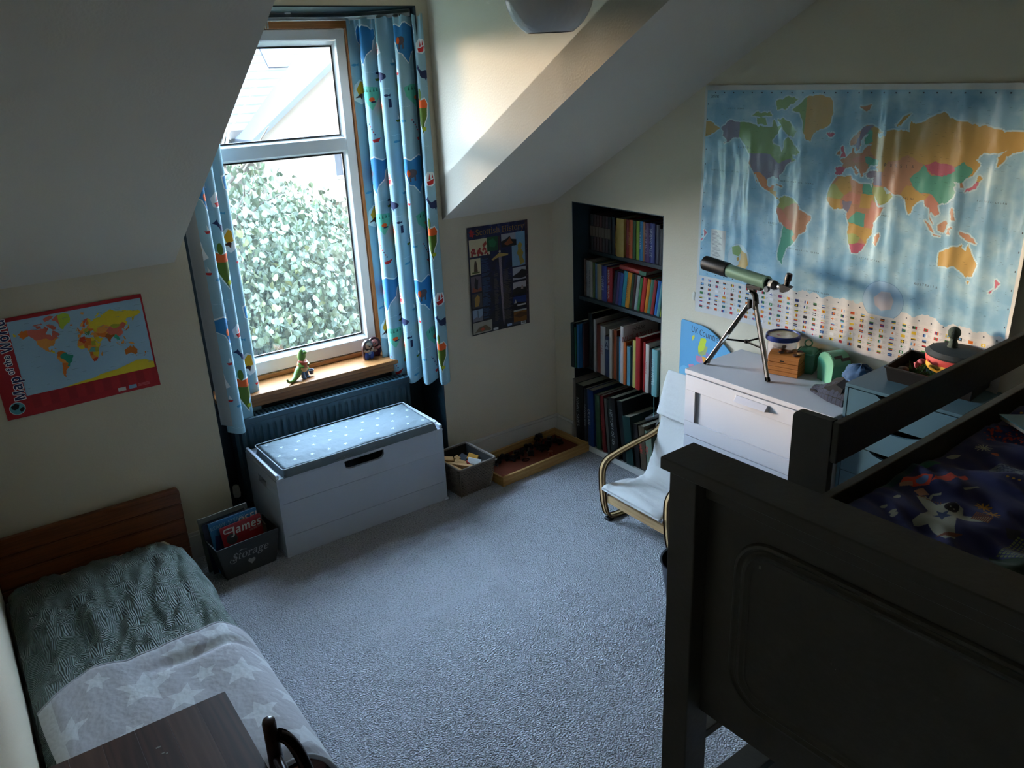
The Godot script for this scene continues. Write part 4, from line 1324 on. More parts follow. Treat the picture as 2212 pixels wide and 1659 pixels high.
# ------------------------------------------------------------------ maps
# coasts as rough outlines in degrees (longitude, latitude)
func lands() -> Dictionary:
	return {
		"north america": [-168, 66, -156, 71, -141, 70, -128, 70, -115, 68, -108, 68, -95, 68, -94, 72, -88, 68, -82, 69, -87, 64, -94, 60, -93, 57, -82, 55, -80, 51, -78, 54, -77, 60, -73, 62, -66, 59, -60, 55, -56, 52, -60, 50, -66, 50, -64, 46, -60, 46, -66, 44, -70, 43, -74, 40, -76, 35, -81, 31, -80, 26, -82, 29, -90, 30, -97, 27, -97, 21, -94, 18, -90, 21, -87, 21, -88, 16, -83, 15, -83, 10, -79, 9, -78, 7.5, -82, 8, -86, 11, -92, 14.5, -97, 16, -105, 20, -109, 25, -113, 31, -115, 30, -110, 23, -117, 33, -124, 40, -124, 48, -130, 54, -139, 60, -148, 60, -155, 57, -163, 55, -158, 58, -165, 61, -164, 64],
		"baffin": [-80, 73, -70, 70, -62, 66, -66, 62, -74, 64, -78, 66, -84, 70, -89, 72],
		"victoria": [-117, 73, -105, 73, -102, 69, -115, 69],
		"banks": [-125, 74, -116, 76, -112, 75, -100, 76, -96, 74, -116, 73.5],
		"ellesmere": [-90, 77, -76, 78, -62, 82, -75, 83, -92, 81],
		"greenland": [-55, 82, -35, 83.5, -20, 81, -18, 76, -22, 70, -32, 68, -40, 65, -43, 60, -50, 62, -54, 67, -54, 71, -60, 76, -70, 77],
		"iceland": [-24, 65.5, -20, 66.3, -14, 65.5, -18, 63.5, -22, 64],
		"south america": [-78, 8, -72, 12, -62, 10.5, -52, 5, -50, 0, -44, -2.5, -35, -6, -35, -9, -39, -14, -41, -22, -48, -25, -53, -33, -57, -36, -62, -39, -65, -42, -66, -46, -69, -51, -68, -55, -74, -52, -75, -46, -73, -38, -71, -30, -70, -19, -76, -14, -81, -5, -80, 0, -77, 4],
		"africa": [-6, 35.5, 10, 37, 11, 34, 20, 31, 32, 31, 35, 27, 43, 12, 51, 12, 47, 4, 40, -4, 40, -15, 35, -20, 35, -24, 32, -28, 27, -34, 19, -34.5, 15, -27, 12, -17, 13, -9, 9, -1, 9, 4, 4, 6, -7, 4.5, -13, 9, -17, 14, -16, 20, -13, 27, -10, 31],
		"madagascar": [49, -12, 50, -16, 47, -25, 44, -23, 44, -17],
		"eurasia": [-9, 43, -2, 43.5, -1, 46, -5, 48.5, 2, 51, 8, 54, 8, 57, 10, 57.5, 11, 54, 20, 54.5, 23, 58, 30, 60, 22, 60, 21, 63, 25, 66, 22, 66, 17, 62, 18, 60, 16, 56.5, 13, 55.5, 11, 59, 5, 59, 5, 62, 12, 66, 20, 70, 28, 71, 41, 67, 33, 66.5, 38, 64, 45, 66, 45, 68, 60, 69, 68, 68, 68, 73, 73, 72, 80, 73, 87, 75, 100, 77.5, 113, 74, 128, 72.5, 140, 72.5, 152, 71, 160, 70, 180, 69, 190, 66, 180, 62.5, 170, 60, 163, 58, 162, 55, 157, 51, 156, 57, 163, 61, 155, 59, 142, 59, 136, 54.5, 141, 52, 135, 44, 130, 42.5, 127, 39, 129, 35, 126, 35, 125, 39, 121, 39, 118, 39, 122, 37, 119, 35, 122, 31, 120, 26, 114, 22, 109, 21, 106, 19, 109, 12, 105, 9, 100, 13, 99, 9, 104, 1.5, 100, 6, 98, 16, 94, 17, 91, 22.5, 87, 21, 80, 15, 80, 10, 77, 8, 73, 17, 72, 21, 67, 24.5, 57, 26, 50, 30, 48, 30, 52, 24, 56, 26, 59.5, 22.5, 52, 16, 45, 13, 39, 21, 35, 28, 34.5, 32, 36, 36.5, 28, 36.5, 26.5, 39, 29, 41, 35, 42, 41, 41.5, 37, 45, 39, 47, 33, 46, 30, 46.5, 28, 43.5, 26, 40.5, 23, 40, 24, 37.5, 22, 36.5, 19.5, 41, 13.5, 45.5, 12.5, 44, 18.5, 40, 16, 38, 12, 42, 9, 44.3, 3, 43, 0, 40, -2, 37, -6, 36.5, -9, 37],
		"britain": [-5, 50, 1, 51, 0, 53, -2, 56, -3, 58.5, -6, 57, -5, 55, -3, 54, -5, 52],
		"ireland": [-10, 52, -6, 52, -6, 55, -9, 54.5],
		"japan": [130, 31.5, 136, 34, 140, 35, 142, 40, 145, 43.5, 141, 45, 140, 41, 137, 37, 132, 35],
		"sumatra": [95, 5.5, 104, -2, 106, -6, 101, -3],
		"borneo": [109, 1.5, 117, 7, 119, 5, 116, -4, 110, -3],
		"java": [105, -6.5, 114, -8, 106, -8],
		"sulawesi": [120, 1, 125, 1.5, 121, -1, 123, -5, 119, -5],
		"new guinea": [131, -1, 141, -3, 150, -10, 141, -9, 138, -8, 132, -4],
		"philippines": [120, 18, 122, 18, 124, 13, 126, 8, 122, 8, 120, 14],
		"australia": [114, -22, 122, -18, 129, -15, 136, -12, 135, -15, 140, -17.5, 142, -11, 146, -19, 153, -27, 150, -37, 144, -38.5, 138, -35, 131, -31.5, 124, -33, 115, -34],
		"tasmania": [145, -41, 148, -41, 147, -43.5],
		"new zealand": [173, -35, 178, -38, 175, -41.5, 171, -44, 167, -46.5, 170, -46.5, 174, -42, 173, -38],
		"cuba": [-85, 22, -75, 20, -78, 22.5],
		"svalbard": [12, 79, 25, 80, 20, 77],
		"novaya zemlya": [52, 71, 60, 75, 68, 77, 58, 71],
	}

func realms() -> Array:
	return [
		[0, [-170, 72, -141, 72, -141, 60, -130, 54, -170, 50]],
		[1, [-141, 84, -52, 84, -52, 45, -67, 45, -75, 45, -83, 42, -95, 49, -125, 49, -132, 54, -141, 60]],
		[2, [-126, 49, -95, 49, -83, 42, -75, 45, -67, 47, -60, 30, -79, 24, -97, 25.5, -106, 32, -117, 32.5]],
		[3, [-118, 32.5, -106, 32, -97, 25.5, -86, 22, -92, 14, -108, 17, -118, 28]],
		[4, [-92, 18, -82, 17, -77, 7, -94, 12]],
		[5, [-79, 13, -60, 13, -50, 5, -60, 2, -70, -3, -82, 0]],
		[6, [-74, -7, -70, 0, -60, 5, -50, 6, -33, -5, -34, -12, -48, -30, -54, -34, -58, -30, -54, -25, -58, -20, -60, -15, -66, -10]],
		[7, [-82, 0, -74, -3, -66, -11, -60, -15, -58, -21, -66, -22, -72, -19]],
		[8, [-77, -56, -60, -56, -52, -35, -58, -30, -54, -26, -58, -22, -66, -22, -70, -19]],
		[9, [27, 72, 40, 84, 190, 84, 190, 50, 145, 40, 131, 42, 135, 48, 120, 50, 100, 50, 88, 49, 80, 51, 70, 55, 60, 51, 50, 50, 48, 46, 46, 42, 38, 44, 38, 50, 32, 53, 28, 56, 30, 62]],
		[10, [48, 46, 50, 50, 60, 51, 70, 55, 80, 51, 87, 49, 80, 43, 70, 41, 56, 41, 52, 45]],
		[11, [74, 39, 80, 43, 87, 49, 96, 42, 105, 42, 112, 44, 120, 50, 126, 53, 135, 48, 131, 42, 122, 37, 124, 28, 110, 17, 98, 22, 97, 28, 86, 28, 78, 32]],
		[12, [88, 49, 98, 52, 115, 50, 119, 47, 112, 44, 105, 42, 96, 43]],
		[13, [66, 24, 72, 33, 78, 33, 80, 30, 88, 27, 97, 28, 92, 21, 88, 18, 80, 6, 70, 15]],
		[14, [44, 39, 54, 37, 61, 36, 75, 37, 72, 33, 66, 24, 50, 29]],
		[15, [34, 29, 46, 30, 60, 23, 52, 13, 40, 14]],
		[16, [26, 42, 44, 42, 46, 31, 36, 31, 34, 36, 26, 36]],
		[17, [25, 32, 35, 32, 37, 22, 25, 22]],
		[18, [10, 34, 25, 34, 25, 20, 14, 23]],
		[19, [-9, 29, 0, 38, 9, 38, 10, 30, 12, 24, 4, 19]],
		[20, [-18, 28, -9, 29, 4, 19, 0, 15, -18, 15]],
		[21, [4, 19, 14, 23, 24, 20, 23, 12, 4, 13]],
		[22, [24, 22, 38, 22, 36, 9, 23, 9]],
		[23, [36, 17, 52, 13, 42, 2, 34, 5]],
		[24, [11, -5, 20, 5, 30, 4, 30, -12, 22, -11]],
		[25, [10, -6, 22, -8, 22, -17, 10, -17]],
		[26, [14, -28, 25, -25, 34, -26, 30, -36, 15, -36]],
		[27, [30, 4, 42, 3, 41, -11, 30, -11]],
		[28, [10, -17, 22, -17, 28, -18, 25, -25, 14, -28]],
		[29, [22, -8, 41, -11, 36, -26, 30, -22, 22, -17]],
		[30, [-18, 15, 0, 15, 3, 3, -18, 3]],
		[31, [3, 14, 14, 14, 10, 3, 3, 4]],
		[32, [4, 58, 12, 60, 18, 70, 32, 72, 26, 68, 18, 63, 16, 55, 11, 58]],
		[33, [21, 59, 30, 62, 28, 70, 22, 66]],
		[34, [-6, 49, 8, 49, 7, 43, -2, 43]],
		[35, [-10, 44, 3, 43, -1, 36, -10, 36]],
		[36, [8, 49, 24, 55, 24, 49, 14, 47]],
		[37, [23, 52, 40, 50, 36, 45, 28, 45]],
		[38, [12, 47, 28, 47, 28, 36, 12, 38]],
		[39, [92, 22, 98, 28, 110, 17, 109, 8, 98, 8]],
	]

# draws the world into rect r of an image; lon0..lon1 across, lat0 at the top
func world(im: Image, r: Rect2, lon0: float, lon1: float, lat0: float, lat1: float, pal: Array, base: Color, seed_: int, edge := Color(0, 0, 0, 0)) -> void:
	var mask := Image.create(im.get_width(), im.get_height(), false, Image.FORMAT_RGB8)
	var mill := func(la: float) -> float: return 1.25 * log(tan(PI / 4 + 0.4 * deg_to_rad(la)))
	var m0: float = mill.call(lat0)
	var m1: float = mill.call(lat1)
	var nz := FastNoiseLite.new()
	nz.seed = seed_
	nz.frequency = 0.9
	var put_ := func(a: Array, shift: float) -> PackedVector2Array:
		var out := PackedVector2Array()
		var m := a.size() / 2
		for i in m:
			var p := Vector2(a[i * 2], a[i * 2 + 1])
			var q := Vector2(a[(i * 2 + 2) % a.size()], a[(i * 2 + 3) % a.size()])
			for k in 4:
				var w := p.lerp(q, k / 4.0)
				if k > 0:
					w += Vector2(nz.get_noise_2d(w.x * 2.0, w.y * 2.0), nz.get_noise_2d(w.y * 2.0, w.x * 2.0 + 90.0)) * minf(1.6, p.distance_to(q) * 0.25)
				out.append(Vector2(r.position.x + (w.x + shift - lon0) / (lon1 - lon0) * r.size.x, r.position.y + (mill.call(clampf(w.y, -84, 84)) - m0) / (m1 - m0) * r.size.y))
		return out
	var ls := lands()
	for sh in [0.0, -360.0]:
		for k in ls:
			var p: PackedVector2Array = put_.call(ls[k], sh)
			if edge.a > 0.0:
				for i in p.size():
					var e := p[(i + 1) % p.size()]
					if absf(p[i].x - r.get_center().x) < r.size.x * 0.5 and absf(e.x - r.get_center().x) < r.size.x * 0.5:
						stroke(im, p[i], e, r.size.x * 0.008, edge)
	for sh in [0.0, -360.0]:
		for k in ls:
			var p: PackedVector2Array = put_.call(ls[k], sh)
			var clipped := Geometry2D.intersect_polygons(p, PackedVector2Array([r.position, Vector2(r.end.x, r.position.y), r.end, Vector2(r.position.x, r.end.y)]))
			for c in clipped:
				fillp(mask, c, Color.WHITE)
				fillp(im, c, base)
				if k == "greenland":
					fillp(im, c, pal[40])
				elif k == "australia" or k == "tasmania":
					fillp(im, c, pal[41])
				elif k == "britain" or k == "iceland" or k == "japan" or k == "new zealand":
					fillp(im, c, pal[42])
	for q in realms():
		for sh in [0.0, -360.0]:
			fillp(im, put_.call(q[1], sh), pal[q[0]], mask)

# a paper sheet with real thickness; front faces +z, the print fills it
func sheet(w: float, h: float, nu: int, nv: int, fn: Callable, thick := 0.001) -> MB:
	var mb := MB.new()
	mb.grid(nu, nv, func(u, v): return Vector3((u - 0.5) * w, (0.5 - v) * h, thick + fn.call(u, v)), 1.0, 1.0, true)
	mb.grid(nu, nv, func(u, v): return Vector3((u - 0.5) * w, (0.5 - v) * h, fn.call(u, v)))
	for e in [[0.0, 0.0, 1.0, 0.0], [0.0, 1.0, 1.0, 1.0], [0.0, 0.0, 0.0, 1.0], [1.0, 0.0, 1.0, 1.0]]:
		mb.grid(nu, 1, func(u, v):
			var a := lerpf(e[0], e[2], u)
			var b := lerpf(e[1], e[3], u)
			return Vector3((a - 0.5) * w, (0.5 - b) * h, fn.call(a, b) + thick * v), 0.001, 0.001)
	return mb

func posters() -> void:
	# --- small world map with the red border, left of the window
	var im := Image.create(1024, 768, false, Image.FORMAT_RGB8)
	im.fill(Color(0.66, 0.07, 0.11))
	var r := Rect2(150, 30, 862, 580)
	im.fill_rect(Rect2i(r), Color(0.62, 0.76, 0.84))
	var o1 := Color(0.88, 0.46, 0.10)
	var o2 := Color(0.92, 0.60, 0.25)
	var pk := Color(0.86, 0.42, 0.34)
	var ye := Color(0.90, 0.80, 0.16)
	var ol := Color(0.68, 0.66, 0.18)
	var te := Color(0.12, 0.60, 0.48)
	var rd := Color(0.85, 0.28, 0.12)
	var pal := [o1, pk, o2, o2, ye, o1, te, o2, o1, ye, o2, pk, ol, Color(0.70, 0.36, 0.10), o1, ye, o2, ye, o1, rd, o2, o1, ol, ye, Color(0.45, 0.72, 0.66), o1, rd, ol, o2, ye, ye, o1, rd, o1, o1, o2, ol, o1, Color(0.35, 0.55, 0.3), te, Color(0.72, 0.82, 0.25), Color(0.80, 0.45, 0.12), o1]
	world(im, Rect2(r.position.x + 20, r.position.y + 10, r.size.x - 40, r.size.y - 60), -180, 185, 83, -62, pal, o2, 3)
	fillp(im, pv([380, 610, 520, 590, 600, 586, 640, 570, 760, 560, 900, 520, 960, 530, 1012, 560, 1012, 610]), ye)
	for k in 60:
		var p := Vector2(rng.randf_range(170, 980), rng.randf_range(60, 560))
		im.fill_rect(Rect2i(p.x, p.y, rng.randi_range(14, 46), 2), Color(0.45, 0.55, 0.62))
	for k in 14:
		im.fill_rect(Rect2i(176 + k * 58, 620, 52, 96), Color(0.60, 0.06, 0.10) if k % 2 == 0 else Color(0.70, 0.10, 0.13))
	im.fill_rect(Rect2i(730, 718, 54, 30), Color(0.8, 0.78, 0.76))
	im.fill_rect(Rect2i(806, 716, 54, 30), Color(0.55, 0.72, 0.86))
	for k in 3:
		im.fill_rect(Rect2i(870, 718 + k * 9, 84, 4), Color(0.8, 0.4, 0.42))
	var cy := 636.0
	for q in [["Map", 92.0, 1.0, 110], ["of the", 56.0, 0.95, 98], ["World", 92.0, 0.95, 110]]:
		var wide := 0.0
		for e in [[Color.WHITE, 4.5], [Color(0.05, 0.12, 0.36), 0.0]]:
			for d in ([Vector2(-1, 0), Vector2(1, 0), Vector2(0, -1), Vector2(0, 1), Vector2(0.7, 0.7), Vector2(-0.7, -0.7), Vector2(0.7, -0.7), Vector2(-0.7, 0.7)] if e[1] > 0 else [Vector2.ZERO]):
				wide = write(im, q[0], Vector2(q[3], cy) + d * e[1], q[1], e[0], "Droid Sans", -PI / 2, q[2], 0.0, 700)
		cy -= wide + 24.0
	ellipse(im, Vector2(76, 690), Vector2(50, 50), Color(0.85, 0.88, 0.9))
	ellipse(im, Vector2(76, 690), Vector2(46, 46), Color(0.30, 0.62, 0.68))
	fillp(im, pv([40, 668, 70, 650, 92, 664, 84, 690, 60, 700, 44, 690]), Color(0.02, 0.03, 0.05))
	fillp(im, pv([86, 700, 112, 684, 118, 706, 94, 726]), Color(0.02, 0.03, 0.05))
	var pm := mat("map_print", Color.WHITE, 0.6, {"albedo_texture": tex(im)})
	var o := obj("wall_map", sheet(0.555, 0.385, 24, 16, func(u, v): return 0.001 + 0.003 * sin(u * 7.0 + v * 3.0) * sin(v * 5.0) + 0.003), pm)
	o.position = Vector3(0.353, 1.021, ZK + 0.001)
	o.rotation.z = deg_to_rad(0.6)
	tag(o, "small world map with a red border on the wall left of the window", "map")

	# --- history poster right of the window
	im = Image.create(512, 768, false, Image.FORMAT_RGB8)
	im.fill(Color(0.05, 0.08, 0.25))
	var nz := FastNoiseLite.new()
	nz.frequency = 0.012
	for y in 768:
		for x in 512:
			var k := nz.get_noise_2d(x, y)
			var c := Color(0.05, 0.09, 0.27).lerp(Color(0.03, 0.03, 0.05), clampf(float(y) / 768 * 1.1 - 0.15 + k * 0.8, 0, 1))
			if y < 90:
				c = c.lerp(Color(0.30, 0.33, 0.50), clampf(k * 1.5, 0, 1))
			if x > 486:
				c = Color(0.17, 0.11, 0.15).lerp(Color(0.26, 0.18, 0.22), clampf(k + 0.5, 0, 1))
			im.set_pixel(x, y, c)
	for k in 20:
		ellipse(im, Vector2(499, 20 + k * 38), Vector2(4, 4), Color(0.34, 0.25, 0.28))
	# red beast emblem
	for q in [[32, 20, 10, 8], [34, 34, 12, 14], [26, 52, 10, 8], [42, 54, 8, 12], [48, 30, 12, 5], [22, 30, 9, 4], [54, 46, 8, 4]]:
		ellipse(im, Vector2(q[0], q[1] + 4), Vector2(q[2], q[3]), Color(0.66, 0.07, 0.12))
	write(im, "Scottish History", Vector2(68, 42), 56, Color(0.62, 0.46, 0.22), "Droid Serif", 0.0, 0.98)
	# pictures: [x, y, w, h, colour]
	for q in [[10, 86, 168, 118, Color(0.80, 0.75, 0.60)], [158, 84, 92, 100, Color(0.06, 0.30, 0.16)], [280, 78, 130, 92, Color(0.62, 0.62, 0.66)], [368, 170, 118, 152, Color(0.50, 0.62, 0.72)], [404, 76, 82, 110, Color(0.46, 0.62, 0.74)], [370, 332, 118, 92, Color(0.66, 0.66, 0.70)], [370, 440, 118, 92, Color(0.70, 0.68, 0.70)], [370, 548, 118, 84, Color(0.12, 0.20, 0.46)], [370, 648, 118, 92, Color(0.50, 0.32, 0.06)], [10, 218, 88, 112, Color(0.76, 0.72, 0.58)], [10, 342, 88, 112, Color(0.36, 0.31, 0.36)], [10, 466, 88, 104, Color(0.26, 0.24, 0.24)], [10, 582, 88, 86, Color(0.52, 0.60, 0.70)], [8, 676, 168, 84, Color(0.62, 0.60, 0.54)]]:
		im.fill_rect(Rect2i(q[0], q[1], q[2], q[3]), q[4])
	for k in 26:
		ellipse(im, Vector2(24 + rng.randf() * 140, 150 + rng.randf() * 48), Vector2(8, 9), Color(0.50 + rng.randf() * 0.15, 0.10, 0.08))
	fillp(im, pv([120, 130, 150, 104, 156, 128, 130, 150]), Color(0.60, 0.20, 0.12))
	fillp(im, pv([172, 110, 210, 96, 240, 130, 220, 160, 180, 150]), Color(0.10, 0.42, 0.24))
	fillp(im, pv([280, 128, 330, 112, 352, 96, 366, 120, 410, 128, 410, 170, 280, 170]), Color(0.06, 0.05, 0.05))
	fillp(im, pv([300, 148, 330, 128, 356, 104, 366, 132, 384, 150, 330, 162]), Color(0.55, 0.28, 0.08))
	fillp(im, pv([420, 170, 440, 150, 462, 170, 450, 200, 470, 230, 458, 262, 480, 300, 440, 318, 430, 260, 412, 230, 424, 200]), Color(0.60, 0.52, 0.22))
	fillp(im, pv([370, 392, 420, 372, 450, 350, 488, 360, 488, 410, 440, 416, 370, 404]), Color(0.12, 0.11, 0.12))
	fillp(im, pv([370, 492, 410, 478, 488, 486, 488, 532, 370, 532]), Color(0.10, 0.10, 0.08))
	fillp(im, pv([440, 498, 446, 470, 460, 470, 462, 498]), Color(0.60, 0.52, 0.50))
	fillp(im, pv([370, 600, 390, 566, 406, 590, 488, 600, 488, 632, 370, 632]), Color(0.03, 0.03, 0.05))
	fillp(im, pv([376, 598, 390, 566, 402, 596]), Color(0.74, 0.74, 0.74))
	im.fill_rect(Rect2i(404, 608, 80, 12), Color(0.75, 0.75, 0.75))
	im.fill_rect(Rect2i(370, 648, 118, 12), Color(0.66, 0.68, 0.70))
	fillp(im, pv([370, 690, 430, 668, 488, 676, 488, 700, 420, 712]), Color(0.34, 0.20, 0.05))
	fillp(im, pv([40, 320, 44, 262, 50, 236, 62, 236, 68, 262, 72, 320]), Color(0.26, 0.18, 0.12))
	im.fill_rect(Rect2i(24, 312, 64, 10), Color(0.30, 0.34, 0.14))
	fillp(im, pv([42, 450, 38, 400, 50, 352, 62, 372, 72, 366, 66, 420, 64, 450]), Color(0.10, 0.08, 0.10))
	fillp(im, pv([14, 454, 30, 420, 60, 440, 94, 424, 98, 454]), Color(0.50, 0.26, 0.18))
	fillp(im, pv([36, 560, 34, 500, 60, 476, 78, 494, 76, 530, 64, 560]), Color(0.62, 0.46, 0.16))
	stroke(im, Vector2(56, 590), Vector2(56, 664), 6, Color(0.25, 0.30, 0.34))
	fillp(im, pv([10, 650, 40, 636, 70, 646, 98, 630, 98, 668, 10, 668]), Color(0.44, 0.44, 0.48))
	fillp(im, pv([22, 750, 60, 716, 120, 706, 168, 742, 160, 752]), Color(0.42, 0.36, 0.26))
	fillp(im, pv([70, 732, 96, 718, 112, 736, 88, 750]), Color(0.70, 0.30, 0.16))
	# columns of small print
	for c in [[206, 330, 248, 700], [286, 330, 362, 700], [104, 230, 176, 660]]:
		var y: int = c[1]
		while y < c[3]:
			if rng.randf() < 0.86:
				var w := int((c[2] - c[0]) * rng.randf_range(0.55, 1.0))
				im.fill_rect(Rect2i(c[0], y, w, 2), Color(0.42, 0.36, 0.30) if c[0] > 180 else Color(0.25, 0.38, 0.55))
			y += 6
	# the sword
	fillp(im, pv([254, 84, 268, 84, 272, 190, 256, 190]), Color(0.22, 0.14, 0.16))
	ellipse(im, Vector2(263, 196), Vector2(9, 9), Color(0.66, 0.62, 0.56))
	fillp(im, pv([190, 244, 250, 208, 264, 204, 278, 208, 338, 222, 330, 232, 270, 234, 250, 236, 204, 252]), Color(0.66, 0.54, 0.26))
	fillp(im, pv([252, 236, 276, 234, 282, 480, 288, 690, 282, 742, 274, 690, 262, 480]), Color(0.50, 0.44, 0.48))
	for k in 60:
		var y := 244.0 + k * 7.6
		im.fill_rect(Rect2i(256 + k * 0.35 + rng.randi_range(0, 14), y, 5, 3), Color(0.34, 0.29, 0.34))
	for q in [[186, 744, 44, 18, Color(0.75, 0.75, 0.75)], [312, 738, 42, 18, Color(0.60, 0.70, 0.84)], [360, 738, 66, 18, Color(0.22, 0.22, 0.26)], [434, 742, 48, 24, Color(0.78, 0.78, 0.76)]]:
		im.fill_rect(Rect2i(q[0], q[1], q[2], q[3]), q[4])
	for k in 12:
		im.fill_rect(Rect2i(440 + k * 3, 746, 1 + k % 2, 12), Color(0.1, 0.1, 0.1))
	pm = mat("history_print", Color.WHITE, 0.5, {"albedo_texture": tex(im)})
	o = obj("wall_poster", sheet(0.369, 0.552, 14, 20, func(u, v): return 0.003 + 0.006 * u * (1 - u) * sin(v * 4.0) + 0.010 * pow(1.0 - u, 3.0) * v), pm)
	o.position = Vector3(2.3385, 0.982, ZK + 0.001)
	o.rotation.z = deg_to_rad(-0.9)
	tag(o, "dark blue Scottish History poster with a long sword, right of the curtain", "poster")

	# --- big laminated world map on the right wall
	im = Image.create(1536, 1088, false, Image.FORMAT_RGB8)
	im.fill(Color(0.80, 0.80, 0.78))
	nz.frequency = 0.006
	for y in range(22, 900):
		for x in range(14, 1522):
			var k := nz.get_noise_2d(x, y * 1.3)
			im.set_pixel(x, y, Color(0.50, 0.68, 0.78).lerp(Color(0.66, 0.79, 0.83), clampf(0.5 + k * 1.3 - float(x) / 9000.0, 0, 1)))
	# polar ice
	for y in range(850, 900):
		for x in range(14, 1522):
			var k := nz.get_noise_2d(x * 2.0, 7.0) * 26.0 + 868.0
			if y > k and x > 440:
				im.set_pixel(x, y, Color(0.78, 0.78, 0.77))
	var a := Color(0.74, 0.60, 0.34)
	var g := Color(0.52, 0.64, 0.40)
	var pu := Color(0.52, 0.50, 0.58)
	var p2 := Color(0.76, 0.52, 0.44)
	var tq := Color(0.36, 0.64, 0.56)
	var rs := Color(0.72, 0.38, 0.45)
	var tn := Color(0.72, 0.54, 0.42)
	var lg := Color(0.62, 0.66, 0.40)
	pal = [pu, g, pu, Color(0.78, 0.50, 0.30), a, lg, tn, p2, tq, a, tn, tq, rs, a, tn, lg, pu, tq, tn, a, lg, p2, a, p2, tq, a, rs, p2, lg, a, a, pu, pu, tq, tn, rs, p2, tq, tn, p2, a, a, rs]
	world(im, Rect2(14, 40, 1508, 835), -192, 192, 83.5, -71, pal, tn, 5, Color(0.72, 0.82, 0.84))
	for k in 700:
		var p := Vector2(rng.randf_range(30, 1500), rng.randf_range(60, 840))
		var w := rng.randi_range(3, 12)
		for i in w:
			var q := im.get_pixel(int(p.x) + i, int(p.y))
			im.set_pixel(int(p.x) + i, int(p.y), q.darkened(0.28))
	for k in 28:
		for yy in [30, 884]:
			im.fill_rect(Rect2i(60 + k * 53, yy, 6, 5), Color(0.2, 0.24, 0.3))
	for k in 12:
		im.fill_rect(Rect2i(20, 80 + k * 68, 4, 6), Color(0.2, 0.24, 0.3))
		im.fill_rect(Rect2i(1512, 80 + k * 68, 4, 6), Color(0.2, 0.24, 0.3))
	write(im, "Collins", Vector2(34, 48), 17, Color(0.12, 0.18, 0.25))
	for q in [["RUSSIA", 950, 300, 15, 13.0], ["CANADA", 210, 268, 13, 6.0], ["AUSTRALIA", 1135, 742, 13, 3.0], ["BRAZIL", 410, 590, 11, 3.0], ["CHINA", 1040, 420, 11, 3.0], ["INDIA", 960, 495, 9, 1.0], ["NORTH ATLANTIC OCEAN", 460, 400, 9, 3.0], ["SOUTH ATLANTIC OCEAN", 520, 690, 9, 3.0], ["INDIAN OCEAN", 870, 680, 10, 3.0], ["NORTH PACIFIC OCEAN", 60, 380, 9, 3.0], ["PACIFIC OCEAN", 1330, 400, 9, 3.0], ["SOUTHERN OCEAN", 640, 860, 9, 3.0], ["ARCTIC OCEAN", 140, 100, 9, 2.0]]:
		var x: float = q[1]
		for ch in q[0]:
			if ch != " ":
				write(im, ch, Vector2(x, q[2]), q[3], Color(0.22, 0.24, 0.28))
			x += q[3] * 0.62 + q[4]
	# inset globes and the index box
	im.fill_rect(Rect2i(78, 660, 92, 150), Color(0.76, 0.76, 0.74))
	for k in 24:
		im.fill_rect(Rect2i(84, 668 + k * 6, 30 + (k * 7) % 36, 2), Color(0.45, 0.45, 0.45))
	ellipse(im, Vector2(252, 780), Vector2(66, 72), Color(0.56, 0.70, 0.76))
	ellipse(im, Vector2(252, 780), Vector2(63, 69), Color(0.70, 0.78, 0.80))
	fillp(im, pv([210, 730, 250, 716, 270, 740, 250, 770, 216, 762]), g)
	fillp(im, pv([262, 740, 300, 750, 312, 800, 290, 840, 240, 846, 214, 830, 252, 812, 262, 780]), a)
	fillp(im, pv([240, 780, 250, 772, 258, 784, 246, 794]), a)
	ellipse(im, Vector2(1010, 838), Vector2(92, 82), Color(0.42, 0.56, 0.70))
	ellipse(im, Vector2(1010, 838), Vector2(90, 80), Color(0.60, 0.73, 0.82))
	fillp(im, pv([1000, 800, 1040, 796, 1058, 830, 1050, 866, 1010, 880, 980, 862, 970, 832]), Color(0.78, 0.74, 0.74))
	# seven rows of flags
	var fl := [Color(0.70, 0.12, 0.14), Color(0.16, 0.24, 0.50), Color(0.20, 0.45, 0.25), Color(0.85, 0.72, 0.20), Color(0.85, 0.85, 0.85), Color(0.10, 0.10, 0.12), Color(0.80, 0.42, 0.14), Color(0.40, 0.62, 0.80)]
	im.fill_rect(Rect2i(0, 902, 1536, 186), Color(0.80, 0.79, 0.775))
	for rr in 7:
		for c in 32:
			if rr * 7 + c > 190 + c:
				continue
			var x := 26 + c * 47 + rng.randi_range(-1, 1)
			var y := 912 + rr * 23
			var c0: Color = fl[rng.randi() % 8]
			var c1: Color = fl[rng.randi() % 8]
			var c2: Color = fl[rng.randi() % 8]
			im.fill_rect(Rect2i(x, y, 18, 12), c0)
			match rng.randi() % 4:
				0:
					im.fill_rect(Rect2i(x, y + 4, 18, 4), c1)
					im.fill_rect(Rect2i(x, y + 8, 18, 4), c2)
				1:
					im.fill_rect(Rect2i(x + 6, y, 6, 12), c1)
					im.fill_rect(Rect2i(x + 12, y, 6, 12), c2)
				2:
					im.fill_rect(Rect2i(x + 7, y, 4, 12), c1)
					im.fill_rect(Rect2i(x, y + 4, 18, 4), c1)
				3:
					ellipse(im, Vector2(x + 9, y + 6), Vector2(4, 4), c1)
			for k in 3:
				im.fill_rect(Rect2i(x + 21, y + 1 + k * 4, 8 + (k * 5 + c) % 9, 1), Color(0.60, 0.60, 0.60))
	pm = mat("laminated_map", Color.WHITE, 0.30, {"albedo_texture": tex(im), "clearcoat_enabled": true, "clearcoat": 0.6, "clearcoat_roughness": 0.16})
	nz.frequency = 1.1
